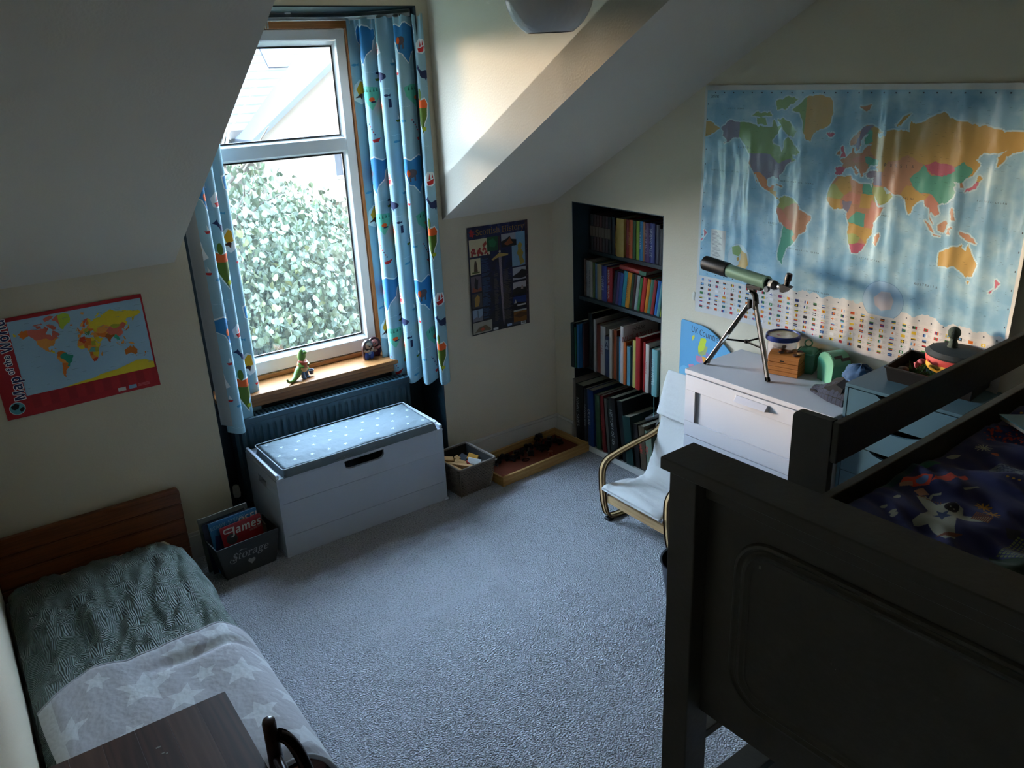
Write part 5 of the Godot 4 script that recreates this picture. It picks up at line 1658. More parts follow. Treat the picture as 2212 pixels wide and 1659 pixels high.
	o = obj("world_map", sheet(1.315, 0.936, 260, 60, func(u, v):
		var fold := 0.0
		for q in [[0.10, 0.3, 0.0025], [0.19, 0.6, 0.004], [0.30, 0.9, 0.003], [0.37, 0.7, 0.0045], [0.47, 0.8, 0.004], [0.55, 0.9, 0.0045], [0.62, 0.15, 0.006], [0.66, 0.6, 0.0045], [0.74, 0.8, 0.004], [0.82, 0.5, 0.005], [0.90, 0.6, 0.005]]:
			var d: float = (u - q[0] - 0.02 * (v - 0.5)) / 0.016
			fold += q[2] * exp(-d * d) * (0.35 + 0.65 * exp(-pow((v - q[1]) / 0.45, 2.0)))
		return 0.004 + fold + nz.get_noise_2d(u * 7.0, v * 2.2) * 0.0045 + 0.040 * pow(u, 8.0) * (0.3 + v) + 0.012 * pow(1.0 - u, 10.0) * v), pm)
	o.position = Vector3(XR - 0.001, 1.4225, -1.7925)
	o.rotation = Vector3(0, -PI / 2, 0)
	tag(o, "huge creased laminated world map with rows of flags on the right wall", "map")
	for q in [[0.985, -2.468, 0.035], [0.975, -2.455, 0.022]]:
		var tk := obj("putty_dab", MB.new().ball(Vector3.ZERO, Vector3(0.006, q[2] * 0.6, q[2] * 0.35), 10, 6), mat("tape", Color(0.76, 0.75, 0.70), 0.4))
		tk.position = Vector3(XR - 0.008, q[0] + 0.03, q[1])
		tag(tk, ["larger pale dab of putty at the left edge of the big map", "smaller pale dab of putty at the left edge of the big map"][0 if q[2] > 0.03 else 1], "putty")

	# --- counties board leaning on the wall behind the chest
	im = Image.create(512, 512, false, Image.FORMAT_RGB8)
	im.fill(Color(0.36, 0.62, 0.78))
	nz.frequency = 0.02
	for q in [[150, 470, 90, 40], [60, 420, 60, 60]]:
		ellipse(im, Vector2(q[0], q[1]), Vector2(q[2], q[3]), Color(0.45, 0.70, 0.82))
	for q in [[lg, [210, 120, 240, 100, 270, 110, 262, 150, 288, 160, 270, 220, 230, 240, 196, 230, 190, 190, 206, 160]], [Color(0.74, 0.80, 0.18), [214, 104, 262, 96, 272, 112, 250, 190, 200, 220, 190, 180]], [Color(0.75, 0.50, 0.62), [170, 250, 230, 244, 244, 290, 210, 300, 176, 290]], [Color(0.90, 0.62, 0.22), [232, 240, 300, 246, 306, 290, 250, 296]], [Color(0.55, 0.48, 0.70), [270, 200, 306, 206, 310, 236, 276, 238]], [Color(0.90, 0.62, 0.22), [214, 330, 290, 330, 296, 372, 230, 380]], [Color(0.80, 0.52, 0.60), [240, 300, 300, 296, 310, 330, 250, 334]], [Color(0.74, 0.80, 0.18), [296, 370, 340, 372, 336, 410, 300, 404]], [Color(0.80, 0.52, 0.60), [96, 340, 150, 326, 160, 372, 110, 380]], [Color(0.74, 0.80, 0.18), [130, 366, 164, 372, 150, 410, 128, 396]], [Color(0.80, 0.78, 0.24), [120, 110, 146, 92, 150, 112, 128, 146]]]:
		fillp(im, pv(q[1]), q[0])
	write(im, "UK Counties", Vector2(110, 50), 64, Color(0.14, 0.17, 0.22), "Droid Sans", 0.10, 0.88)
	# flags
	im.fill_rect(Rect2i(372, 250, 74, 56), Color(0.12, 0.16, 0.42))
	for d in [[372, 250, 446, 306], [372, 306, 446, 250]]:
		stroke(im, Vector2(d[0], d[1]), Vector2(d[2], d[3]), 11, Color(0.85, 0.85, 0.85))
		stroke(im, Vector2(d[0], d[1]), Vector2(d[2], d[3]), 4, Color(0.72, 0.12, 0.14))
	im.fill_rect(Rect2i(372, 269, 74, 18), Color(0.85, 0.85, 0.85))
	im.fill_rect(Rect2i(400, 250, 18, 56), Color(0.85, 0.85, 0.85))
	im.fill_rect(Rect2i(372, 273, 74, 10), Color(0.72, 0.12, 0.14))
	im.fill_rect(Rect2i(404, 250, 10, 56), Color(0.72, 0.12, 0.14))
	im.fill_rect(Rect2i(372, 326, 74, 50), Color(0.85, 0.85, 0.85))
	im.fill_rect(Rect2i(372, 346, 74, 10), Color(0.72, 0.12, 0.14))
	im.fill_rect(Rect2i(404, 326, 10, 50), Color(0.72, 0.12, 0.14))
	im.fill_rect(Rect2i(372, 388, 74, 44), Color(0.14, 0.22, 0.5))
	for d in [[372, 388, 446, 432], [372, 432, 446, 388]]:
		stroke(im, Vector2(d[0], d[1]), Vector2(d[2], d[3]), 8, Color(0.85, 0.85, 0.85))
	pm = mat("counties_print", Color.WHITE, 0.45, {"albedo_texture": tex(im)})
	var shape := PackedVector2Array([Vector2(-0.145, -0.16), Vector2(0.145, -0.16), Vector2(0.145, 0.06)])
	for k in 9:
		var w := k / 8.0
		shape.append(Vector2(lerpf(0.145, -0.03, w), 0.06 + 0.082 * sin(w * PI / 2)))
	shape.append(Vector2(-0.137, 0.146))
	shape.append(Vector2(-0.145, 0.138))
	var cb := MB.new().prism(shape, 0.0, 0.005, 0.4, Rect2(-0.145, -0.16, 0.29, 0.306))
	o = obj("map_board", cb, pm)
	o.position = Vector3(XR - 0.012, 0.752, -2.388)
	o.rotation = Vector3(0, -PI / 2, deg_to_rad(-0.5))
	tag(o, "light blue UK Counties map board with a curved top behind the white chest", "map")

# ------------------------------------------------------------------ alcove with books
func book(label: String, w: float, h: float, d: float, col: Color, at: Vector3, lean := 0.0, group := "", title := "", tcol := Color(0.85, 0.85, 0.82), bands := []) -> Node3D:
	# stands with its spine towards the room (-x); w is its thickness along z. Leaning turns it about its foot
	var o := thing("book", label, "book", at, 0.0, group)
	o.rotation = Vector3(lean, 0, 0)
	var key := "cover_%s" % col.to_html(false)
	var m := mat(key, col, 0.45)
	var b := 0.0022
	var mb := MB.new()
	# spine slightly rounded, two boards
	var sp := PackedVector2Array()
	for k in 7:
		var t := k / 6.0
		sp.append(Vector2(-0.004 * sin(t * PI), lerpf(-w / 2, w / 2, t)))
	sp.append(Vector2(0.003, w / 2))
	sp.append(Vector2(0.003, -w / 2))
	mb.xf = Transform3D(Basis(Vector3(1, 0, 0), Vector3(0, 0, 1), Vector3(0, -1, 0)), Vector3(0, h, 0))
	mb.prism(sp, 0.0, h, 0.8)
	mb.xf = Transform3D.IDENTITY
	for s in [-1, 1]:
		mb.box(Vector3(d / 2, h / 2, s * (w / 2 - b / 2)), Vector3(d, h, b), 0.0006)
	obj("cover", mb, m, o)
	if w > 0.007:
		obj("pages", MB.new().box(Vector3(d / 2 + 0.001, h / 2, 0), Vector3(d - 0.006, h - 0.006, w - 2 * b - 0.0004), 0.0006), M.page, o)
	for q in bands:
		obj("spine_band", MB.new().span(Vector3(-0.0050, h * q[0], -w * 0.49), Vector3(0.0, h * q[1], w * 0.49), 0.0005), mat("cover_%s" % q[2].to_html(false), q[2], 0.5), o)
	if title:
		var tb := MB.new()
		tb.xf = Transform3D(Basis(Vector3(0, -1, 0), Vector3(0, 0, 1), Vector3(-1, 0, 0)), Vector3(-0.0054, h * 0.52, -w * 0.18))
		var size := minf(w * 0.62, 0.03)
		var wide := letters(tb, title, size)
		if wide > h * 0.86:
			tb = MB.new()
			tb.xf = Transform3D(Basis(Vector3(0, -1, 0), Vector3(0, 0, 1), Vector3(-1, 0, 0)), Vector3(-0.0054, h * 0.52, -w * 0.12))
			letters(tb, title, size * h * 0.86 / wide)
		obj("title", tb, mat("ink_%s" % tcol.to_html(false), tcol, 0.6), o)
	return o

# thins or thickens a row of books until it reaches from z0 to z1
func fit(rows: Array, z0: float, z1: float, gap: float) -> void:
	var sum := 0.0
	for r in rows:
		sum += r[1]
	for r in rows:
		r[1] *= (z1 - z0 - gap * rows.size()) / sum

func alcove() -> void:
	var teal := mat("shelf_paint", Color(0.125, 0.185, 0.205), 0.5)
	var mb := MB.new()
	mb.span(Vector3(XR, 0.034, -3.32), Vector3(2.96, 1.342, -3.316), 0)
	mb.span(Vector3(XR, 0.034, -2.676), Vector3(2.96, 1.342, -2.672), 0)
	mb.span(Vector3(2.956, 0.034, -3.316), Vector3(2.96, 1.342, -2.676), 0)
	mb.span(Vector3(XR, 1.338, -3.316), Vector3(2.96, 1.342, -2.676), 0)
	struct("trim_5", mb, M.teal_paint, "dark teal painted inside of the book alcove", "alcove")
	struct("trim_6", MB.new().span(Vector3(XR - 0.001, 0.034, -3.316), Vector3(2.96, 0.040, -2.676), 0.002), mat("alcove_floor", Color(0.22, 0.25, 0.27), 0.6), "grey painted floor of the book alcove", "alcove floor")
	var shelves := [[1.083, 2.79], [0.848, 2.726], [0.470, 2.735]]
	var names := ["top shelf", "second shelf", "third shelf"]
	for k in 3:
		var s := thing("shelf", "dark painted board, the %s in the alcove" % ["topmost", "middle", "lowest"][k], "shelf", Vector3(shelves[k][1], shelves[k][0], -2.996), 0.0, "shelves in the alcove")
		obj("board", MB.new().span(Vector3(0, -0.020, -0.3195), Vector3(2.956 - shelves[k][1], 0, 0.3195), 0.002), teal, s)
		for e in [-1, 1]:
			obj("batten", MB.new().span(Vector3(0.03, -0.036, e * 0.3195 - 0.008 - e * 0.008), Vector3(0.2, -0.020, e * 0.3195 + 0.008 - e * 0.008), 0.001), teal, s)

	# --- top shelf
	var g := "books on the top shelf of the alcove"
	var y := 1.0835
	var z := -3.300
	var x0 := 2.797
	var set_ := [["black", Color(0.07, 0.065, 0.07)], ["dark plum", Color(0.16, 0.06, 0.075)], ["maroon", Color(0.20, 0.065, 0.06)], ["rust", Color(0.26, 0.085, 0.06)], ["dark brown", Color(0.13, 0.07, 0.06)], ["wine", Color(0.19, 0.05, 0.075)], ["charcoal", Color(0.085, 0.08, 0.085)]]
	for k in 7:
		book("%s volume, %s from the left in the beige banded boxed set" % [set_[k][0], ["first", "second", "third", "fourth", "fifth", "sixth", "seventh"][k]], 0.0225, 0.186, 0.13, set_[k][1], Vector3(x0, y, z + 0.01125), 0.0, g, "", Color.WHITE, [[0.40, 0.68, Color(0.40, 0.345, 0.285)]])
		z += 0.0228
	z += 0.004
	var rows := [
		["dark grey paperback right beside the banded boxed set", 0.022, 0.190, 0.13, Color(0.16, 0.155, 0.16), "", Color.WHITE],
		["golden brown paperback with yellow letters on the top shelf", 0.020, 0.150, 0.12, Color(0.50, 0.30, 0.08), "ADVENTURES", Color(0.88, 0.70, 0.30)],
		["thick pale yellow hardback, widest on the top shelf", 0.046, 0.190, 0.14, Color(0.72, 0.60, 0.28), "", Color.WHITE],
		["deep red paperback between the yellow and orange spines", 0.018, 0.187, 0.13, Color(0.50, 0.07, 0.04), "", Color.WHITE],
		["orange paperback next to the deep red one, top shelf", 0.024, 0.189, 0.13, Color(0.76, 0.32, 0.07), "STORIES", Color(0.9, 0.75, 0.5)],
		["bottle green paperback between the orange and lime spines", 0.019, 0.189, 0.13, Color(0.05, 0.29, 0.09), "", Color.WHITE],
		["lime green paperback on the top shelf", 0.020, 0.189, 0.13, Color(0.50, 0.62, 0.10), "", Color.WHITE],
		["sky blue paperback beside the lime one, top shelf", 0.022, 0.190, 0.13, Color(0.06, 0.47, 0.66), "THE ISLAND", Color(0.9, 0.9, 0.9)],
		["thin tan paperback between the sky blue and purple spines", 0.013, 0.190, 0.13, Color(0.58, 0.40, 0.26), "", Color.WHITE],
		["purple paperback with pale lettering on the top shelf", 0.026, 0.188, 0.13, Color(0.24, 0.07, 0.32), "WINTER TALES", Color(0.72, 0.68, 0.76)],
		["royal blue paperback with pale lettering beside the purple one", 0.030, 0.190, 0.13, Color(0.07, 0.14, 0.42), "SPRING TALES", Color(0.72, 0.74, 0.80)],
		["midnight blue paperback right of the royal blue one", 0.026, 0.188, 0.13, Color(0.04, 0.06, 0.16), "", Color.WHITE],
		["grey striped paperback, dark, on the right of the top shelf", 0.020, 0.172, 0.12, Color(0.14, 0.145, 0.16), "", Color.WHITE],
		["mid blue small paperback next to the brick red one", 0.022, 0.160, 0.12, Color(0.12, 0.33, 0.55), "", Color.WHITE],
		["brick red paperback on the right of the top shelf", 0.028, 0.158, 0.12, Color(0.55, 0.15, 0.06), "", Color.WHITE],
	]
	fit(rows, z, -2.716, 0.0008)
	for r in rows:
		book(r[0], r[1], r[2], r[3], r[4], Vector3(x0 - (0.012 if r[0].begins_with("thick") else 0.0) + rng.randf() * 0.004, y, z + r[1] / 2), 0.0, g, r[5], r[6])
		z += r[1] + 0.0008
	book("bright blue hardback leaning at the right end of the top shelf", 0.030, 0.196, 0.13, Color(0.10, 0.26, 0.60), Vector3(x0, y, z + 0.020), -0.05, g)

	# --- second shelf
	g = "books on the second shelf of the alcove"
	y = 0.8485
	z = -3.292
	x0 = 2.745
	rows = [
		["thin brown spined picture book, first on the second shelf", 0.011, 0.196, 0.14, Color(0.32, 0.22, 0.15), "", Color.WHITE, 0.0],
		["white and grey spined paperback, second on the second shelf", 0.020, 0.190, 0.13, Color(0.50, 0.50, 0.50), "FIELD NOTES", Color(0.15, 0.15, 0.15), 0.0],
		["off-white paperback between the grey and olive spines", 0.021, 0.190, 0.13, Color(0.58, 0.56, 0.52), "THE ROCKETS", Color(0.2, 0.18, 0.18), 0.0],
		["olive green thin paperback on the second shelf", 0.014, 0.184, 0.13, Color(0.27, 0.33, 0.08), "", Color.WHITE, 0.0],
		["denim blue and sand paperback left of the cream spine", 0.016, 0.184, 0.13, Color(0.28, 0.40, 0.52), "", Color.WHITE, 0.0],
		["cream spined paperback with a tree, second shelf", 0.028, 0.186, 0.13, Color(0.60, 0.53, 0.36), "", Color.WHITE, 0.0],
		["violet blue hardback with pale lettering, second shelf", 0.032, 0.184, 0.14, Color(0.22, 0.23, 0.52), "DIVERS", Color(0.70, 0.72, 0.85), 0.0],
		["tall bright red hardback reading MEDICAL on its spine", 0.031, 0.180, 0.14, Color(0.62, 0.07, 0.10), "MEDICAL MANUAL", Color(0.86, 0.84, 0.82), 0.0],
		["very dark blue thin book right of the red MEDICAL one", 0.018, 0.172, 0.13, Color(0.07, 0.09, 0.16), "", Color.WHITE, -0.10],
		["slate purple thin paperback leaning on the second shelf", 0.016, 0.172, 0.13, Color(0.25, 0.16, 0.36), "", Color.WHITE, -0.11],
		["cobalt blue paperback leaning on the second shelf", 0.020, 0.170, 0.13, Color(0.06, 0.22, 0.48), "", Color.WHITE, -0.12],
		["turquoise paperback leaning beside the yellow one", 0.022, 0.184, 0.13, Color(0.05, 0.50, 0.55), "", Color.WHITE, -0.12],
		["mustard yellow paperback leaning on the second shelf", 0.023, 0.182, 0.13, Color(0.76, 0.50, 0.08), "GREAT ESCAPES", Color(0.35, 0.12, 0.08), -0.12],
		["dark green slim paperback right of the mustard one", 0.014, 0.180, 0.13, Color(0.12, 0.22, 0.10), "", Color.WHITE, -0.13],
		["black and red slim book leaning, second shelf", 0.014, 0.180, 0.13, Color(0.22, 0.05, 0.05), "", Color.WHITE, -0.13],
		["silver grey slim paperback leaning, second shelf", 0.016, 0.178, 0.13, Color(0.55, 0.58, 0.58), "", Color.WHITE, -0.13],
		["leaf green slim paperback leaning, second shelf", 0.013, 0.172, 0.13, Color(0.20, 0.46, 0.24), "", Color.WHITE, -0.14],
		["scarlet paperback with yellow flecks leaning, second shelf", 0.022, 0.176, 0.13, Color(0.66, 0.10, 0.05), "", Color.WHITE, -0.14],
		["amber paperback leaning right of the scarlet one", 0.016, 0.172, 0.13, Color(0.78, 0.48, 0.06), "", Color.WHITE, -0.14],
		["sea green paperback leaning near the right, second shelf", 0.018, 0.174, 0.13, Color(0.22, 0.44, 0.36), "", Color.WHITE, -0.15],
		["crimson paperback leaning near the right, second shelf", 0.017, 0.174, 0.13, Color(0.52, 0.08, 0.10), "", Color.WHITE, -0.15],
		["azure paperback leaning near the right, second shelf", 0.018, 0.174, 0.13, Color(0.08, 0.36, 0.62), "", Color.WHITE, -0.15],
		["teal and white slim book leaning, second shelf", 0.014, 0.168, 0.13, Color(0.35, 0.55, 0.56), "", Color.WHITE, -0.16],
		["yellow green slim book leaning last on the second shelf", 0.013, 0.166, 0.13, Color(0.55, 0.60, 0.16), "", Color.WHITE, -0.17],
	]
	fit(rows, z, -2.706, 0.0022)
	for r in rows:
		book(r[0], r[1], r[2], r[3], r[4], Vector3(x0 + rng.randf() * 0.006, y + 0.5 * r[1] * sin(-r[7]), z + r[1] / 2), -r[7], g, r[5], r[6])
		z += r[1] * (1.0 + r[7] * r[7] * 0.6) + 0.0014
	var fb := book("red and green book lying flat on top of the second shelf row", 0.020, 0.19, 0.14, Color(0.58, 0.16, 0.12), Vector3(x0 + 0.004, 1.046, -3.020), 0.0, g, "", Color.WHITE, [[0.76, 1.0, Color(0.08, 0.34, 0.22)]])
	fb.rotation = Vector3(PI / 2 + 0.03, 0, 0)

	# --- third shelf: tall picture books pushed out past the shelf edge
	g = "picture books on the third shelf of the alcove"
	y = 0.4705
	z = -3.300
	rows = [
		["dark bottle green folder sticking out furthest left on the third shelf", 0.020, 0.245, 0.22, Color(0.03, 0.11, 0.10), 2.655, ""],
		["thin emerald folder sticking out on the third shelf's left", 0.008, 0.225, 0.22, Color(0.05, 0.36, 0.24), 2.659, ""],
		["cyan blue thin picture book on the third shelf's left", 0.012, 0.245, 0.22, Color(0.06, 0.34, 0.52), 2.664, ""],
		["maroon slim book beside the cyan one, third shelf", 0.010, 0.245, 0.22, Color(0.18, 0.03, 0.06), 2.69, ""],
		["tall black picture book with a cream edge, third shelf", 0.022, 0.300, 0.22, Color(0.03, 0.03, 0.035), 2.72, ""],
		["black slim picture book next to the tall white one", 0.026, 0.270, 0.22, Color(0.045, 0.045, 0.05), 2.72, ""],
		["tall white picture book, left part of the third shelf", 0.012, 0.285, 0.23, Color(0.62, 0.60, 0.58), 2.698, ""],
		["red and blue comic annual on the third shelf", 0.026, 0.262, 0.22, Color(0.44, 0.16, 0.10), 2.705, ""],
		["white picture book with red letters, third shelf", 0.028, 0.262, 0.22, Color(0.66, 0.64, 0.62), 2.70, "CARS"],
		["navy hardback with a framed letter, third shelf", 0.030, 0.218, 0.20, Color(0.06, 0.12, 0.24), 2.695, ""],
		["cream slim picture book right of the navy hardback", 0.014, 0.262, 0.22, Color(0.62, 0.58, 0.52), 2.69, ""],
		["burnt orange annual on the third shelf", 0.020, 0.262, 0.22, Color(0.50, 0.22, 0.06), 2.70, ""],
		["dark patterned picture book left of the light blue one", 0.018, 0.236, 0.22, Color(0.16, 0.10, 0.08), 2.695, ""],
		["light blue slim picture book, middle of the third shelf", 0.011, 0.242, 0.22, Color(0.22, 0.50, 0.62), 2.69, ""],
		["large white LUCY and TOM picture book, third shelf", 0.016, 0.300, 0.24, Color(0.70, 0.66, 0.64), 2.685, ""],
		["orange slim picture book right of the LUCY book", 0.014, 0.225, 0.22, Color(0.72, 0.34, 0.08), 2.684, ""],
		["pale blue green picture book, third shelf", 0.018, 0.205, 0.22, Color(0.30, 0.50, 0.56), 2.69, ""],
		["dark plum slim book left of the pale yellow one", 0.012, 0.235, 0.22, Color(0.16, 0.08, 0.12), 2.70, ""],
		["pale yellow picture book with red edging, third shelf", 0.018, 0.248, 0.22, Color(0.68, 0.64, 0.34), 2.69, ""],
		["wide red dotted picture book, third shelf", 0.024, 0.270, 0.23, Color(0.56, 0.06, 0.06), 2.685, ""],
		["dark red slim book on the third shelf's right", 0.012, 0.250, 0.22, Color(0.36, 0.03, 0.05), 2.70, ""],
		["red spined white picture book, third shelf's right", 0.010, 0.256, 0.22, Color(0.62, 0.10, 0.10), 2.69, ""],
		["white hardback with red lettering, third shelf's right", 0.018, 0.250, 0.22, Color(0.70, 0.66, 0.62), 2.69, "TALES OF"],
		["near black hardback next to the pale mint one", 0.020, 0.232, 0.22, Color(0.03, 0.035, 0.07), 2.695, ""],
		["pale mint notebook with a hanging ribbon at the third shelf's right end", 0.026, 0.238, 0.20, Color(0.42, 0.62, 0.62), 2.682, "LITTLE NOTES"],
	]
	fit(rows, z, -2.680, 0.0012)
	for r in rows:
		var o := book(r[0], r[1], r[2], r[3], r[4], Vector3(r[5], y, z + r[1] / 2), 0.0, g, r[6], Color(0.6, 0.1, 0.1) if r[4].r > 0.5 else Color(0.75, 0.8, 0.8))
		if r[0].contains("LUCY"):
			mb = MB.new()
			mb.xf = Transform3D(Basis(Vector3(-1, 0, 0), Vector3(0, 1, 0), Vector3(0, 0, -1)), Vector3(0.095, 0.235, -r[1] / 2 - 0.0006))
			letters(mb, "LUCY & TOM", 0.034, "Droid Serif")
			obj("title", mb, mat("ink_red", Color(0.55, 0.12, 0.12), 0.6), o)
			mb = MB.new()
			mb.xf = Transform3D(Basis(Vector3(-1, 0, 0), Vector3(0, 1, 0), Vector3(0, 0, -1)), Vector3(0.10, 0.275, -r[1] / 2 - 0.0006))
			letters(mb, "Shirley", 0.026, "Droid Serif", 0.25)
			obj("title", mb, M.black_plastic, o)
		if r[0].contains("ribbon"):
			obj("ribbon", MB.new().tube(smooth_path([Vector3(-0.004, 0.01, 0.004), Vector3(-0.008, -0.03, 0.008), Vector3(-0.004, -0.075, 0.006), Vector3(-0.012, -0.10, 0.012)], 4), 0.0016, 5), mat("cover_6b9e9e", Color(0.42, 0.62, 0.62), 0.45), o)
		if r[0].contains("framed letter"):
			obj("spine_label", MB.new().span(Vector3(-0.0052, 0.150, -0.011), Vector3(-0.003, 0.200, 0.011), 0.0004), mat("cover_b0b4b8", Color(0.5, 0.53, 0.56), 0.5), o)
			mb = MB.new()
			mb.xf = Transform3D(Basis(Vector3(0, 0, 1), Vector3(0, 1, 0), Vector3(-1, 0, 0)), Vector3(-0.0056, 0.174, 0))
			letters(mb, "A", 0.036, "Droid Sans", 0, 700)
			obj("title", mb, mat("cover_0f1f3d", Color(0.06, 0.12, 0.24), 0.5), o)
		z += r[1] + 0.0012

	# --- bottom shelf: big books, the right ones tumbled
	g = "large books at the bottom of the alcove"
	y = 0.0405
	z = -3.306
	rows = [
		["cream spined large book at the far left of the alcove floor", 0.012, 0.355, 0.25, Color(0.50, 0.46, 0.42), 2.668, "", 0.0],
		["tall black hardback with a moon on its spine, alcove floor", 0.050, 0.330, 0.24, Color(0.025, 0.028, 0.035), 2.675, "NIGHT SKIES", 0.0],
		["dark blue OCEAN hardback, alcove floor", 0.020, 0.320, 0.24, Color(0.04, 0.075, 0.12), 2.68, "THE OCEAN BOOK", 0.0],
		["mid blue OCEAN hardback right of the darker one", 0.036, 0.325, 0.24, Color(0.05, 0.19, 0.38), 2.675, "OCEAN", 0.02],
		["blue and green nature book, alcove floor", 0.028, 0.310, 0.24, Color(0.16, 0.30, 0.20), 2.68, "", 0.05],
		["red spined adventure book, alcove floor", 0.022, 0.318, 0.24, Color(0.40, 0.06, 0.06), 2.68, "EXPLORERS", 0.08],
		["grey slim book right of the red one, alcove floor", 0.016, 0.312, 0.24, Color(0.28, 0.28, 0.25), 2.68, "", 0.10],
		["dark olive slim book, alcove floor", 0.016, 0.312, 0.24, Color(0.10, 0.12, 0.09), 2.68, "", 0.11],
		["thick black HISTORY hardback leaning left, alcove floor", 0.036, 0.335, 0.26, Color(0.025, 0.022, 0.025), 2.67, "HISTORY OF US", 0.13],
		["black atlas with pale lettering leaning left, alcove floor", 0.030, 0.330, 0.27, Color(0.03, 0.035, 0.045), 2.68, "", 0.16],
		["dark teal encyclopedia leaning on the alcove floor", 0.042, 0.262, 0.20, Color(0.02, 0.17, 0.16), 2.675, "", 0.14],
		["brown black cookery book with a red label, alcove floor", 0.030, 0.232, 0.18, Color(0.08, 0.06, 0.055), 2.69, "", 0.12],
		["sand coloured album right of the brown black one", 0.032, 0.232, 0.18, Color(0.30, 0.25, 0.18), 2.695, "DIARY", 0.12],
		["pale green annual near the armchair, alcove floor", 0.036, 0.218, 0.18, Color(0.44, 0.50, 0.42), 2.70, "ABC", 0.10],
	]
	fit(rows, z, -2.735, 0.004)
	for r in rows:
		z += r[1] * (1.0 + r[7] * 0.15) + 0.002
		book(r[0], r[1], r[2], r[3], r[4], Vector3(r[5], y + 0.5 * r[1] * r[7], z - r[1] / 2 + r[7] * 0.45), -r[7] if false else -0.0 + r[7] * -1.0, g, r[6], Color(0.72, 0.74, 0.74) if r[4].r < 0.25 else Color(0.8, 0.25, 0.2))
	for q in [["grey book tossed flat over the tumbled books, alcove floor", Vector3(2.73, 0.30, -2.80), Vector3(1.05, 0.3, 0.15), Color(0.30, 0.30, 0.30)], ["pale grey book standing askew at the alcove's right", Vector3(2.74, 0.285, -2.735), Vector3(0.75, -0.25, 0.1), Color(0.46, 0.45, 0.43)]]:
		var o := book(q[0], 0.018, 0.16, 0.12, q[3], q[1], 0.0, g)
		o.rotation = q[2]

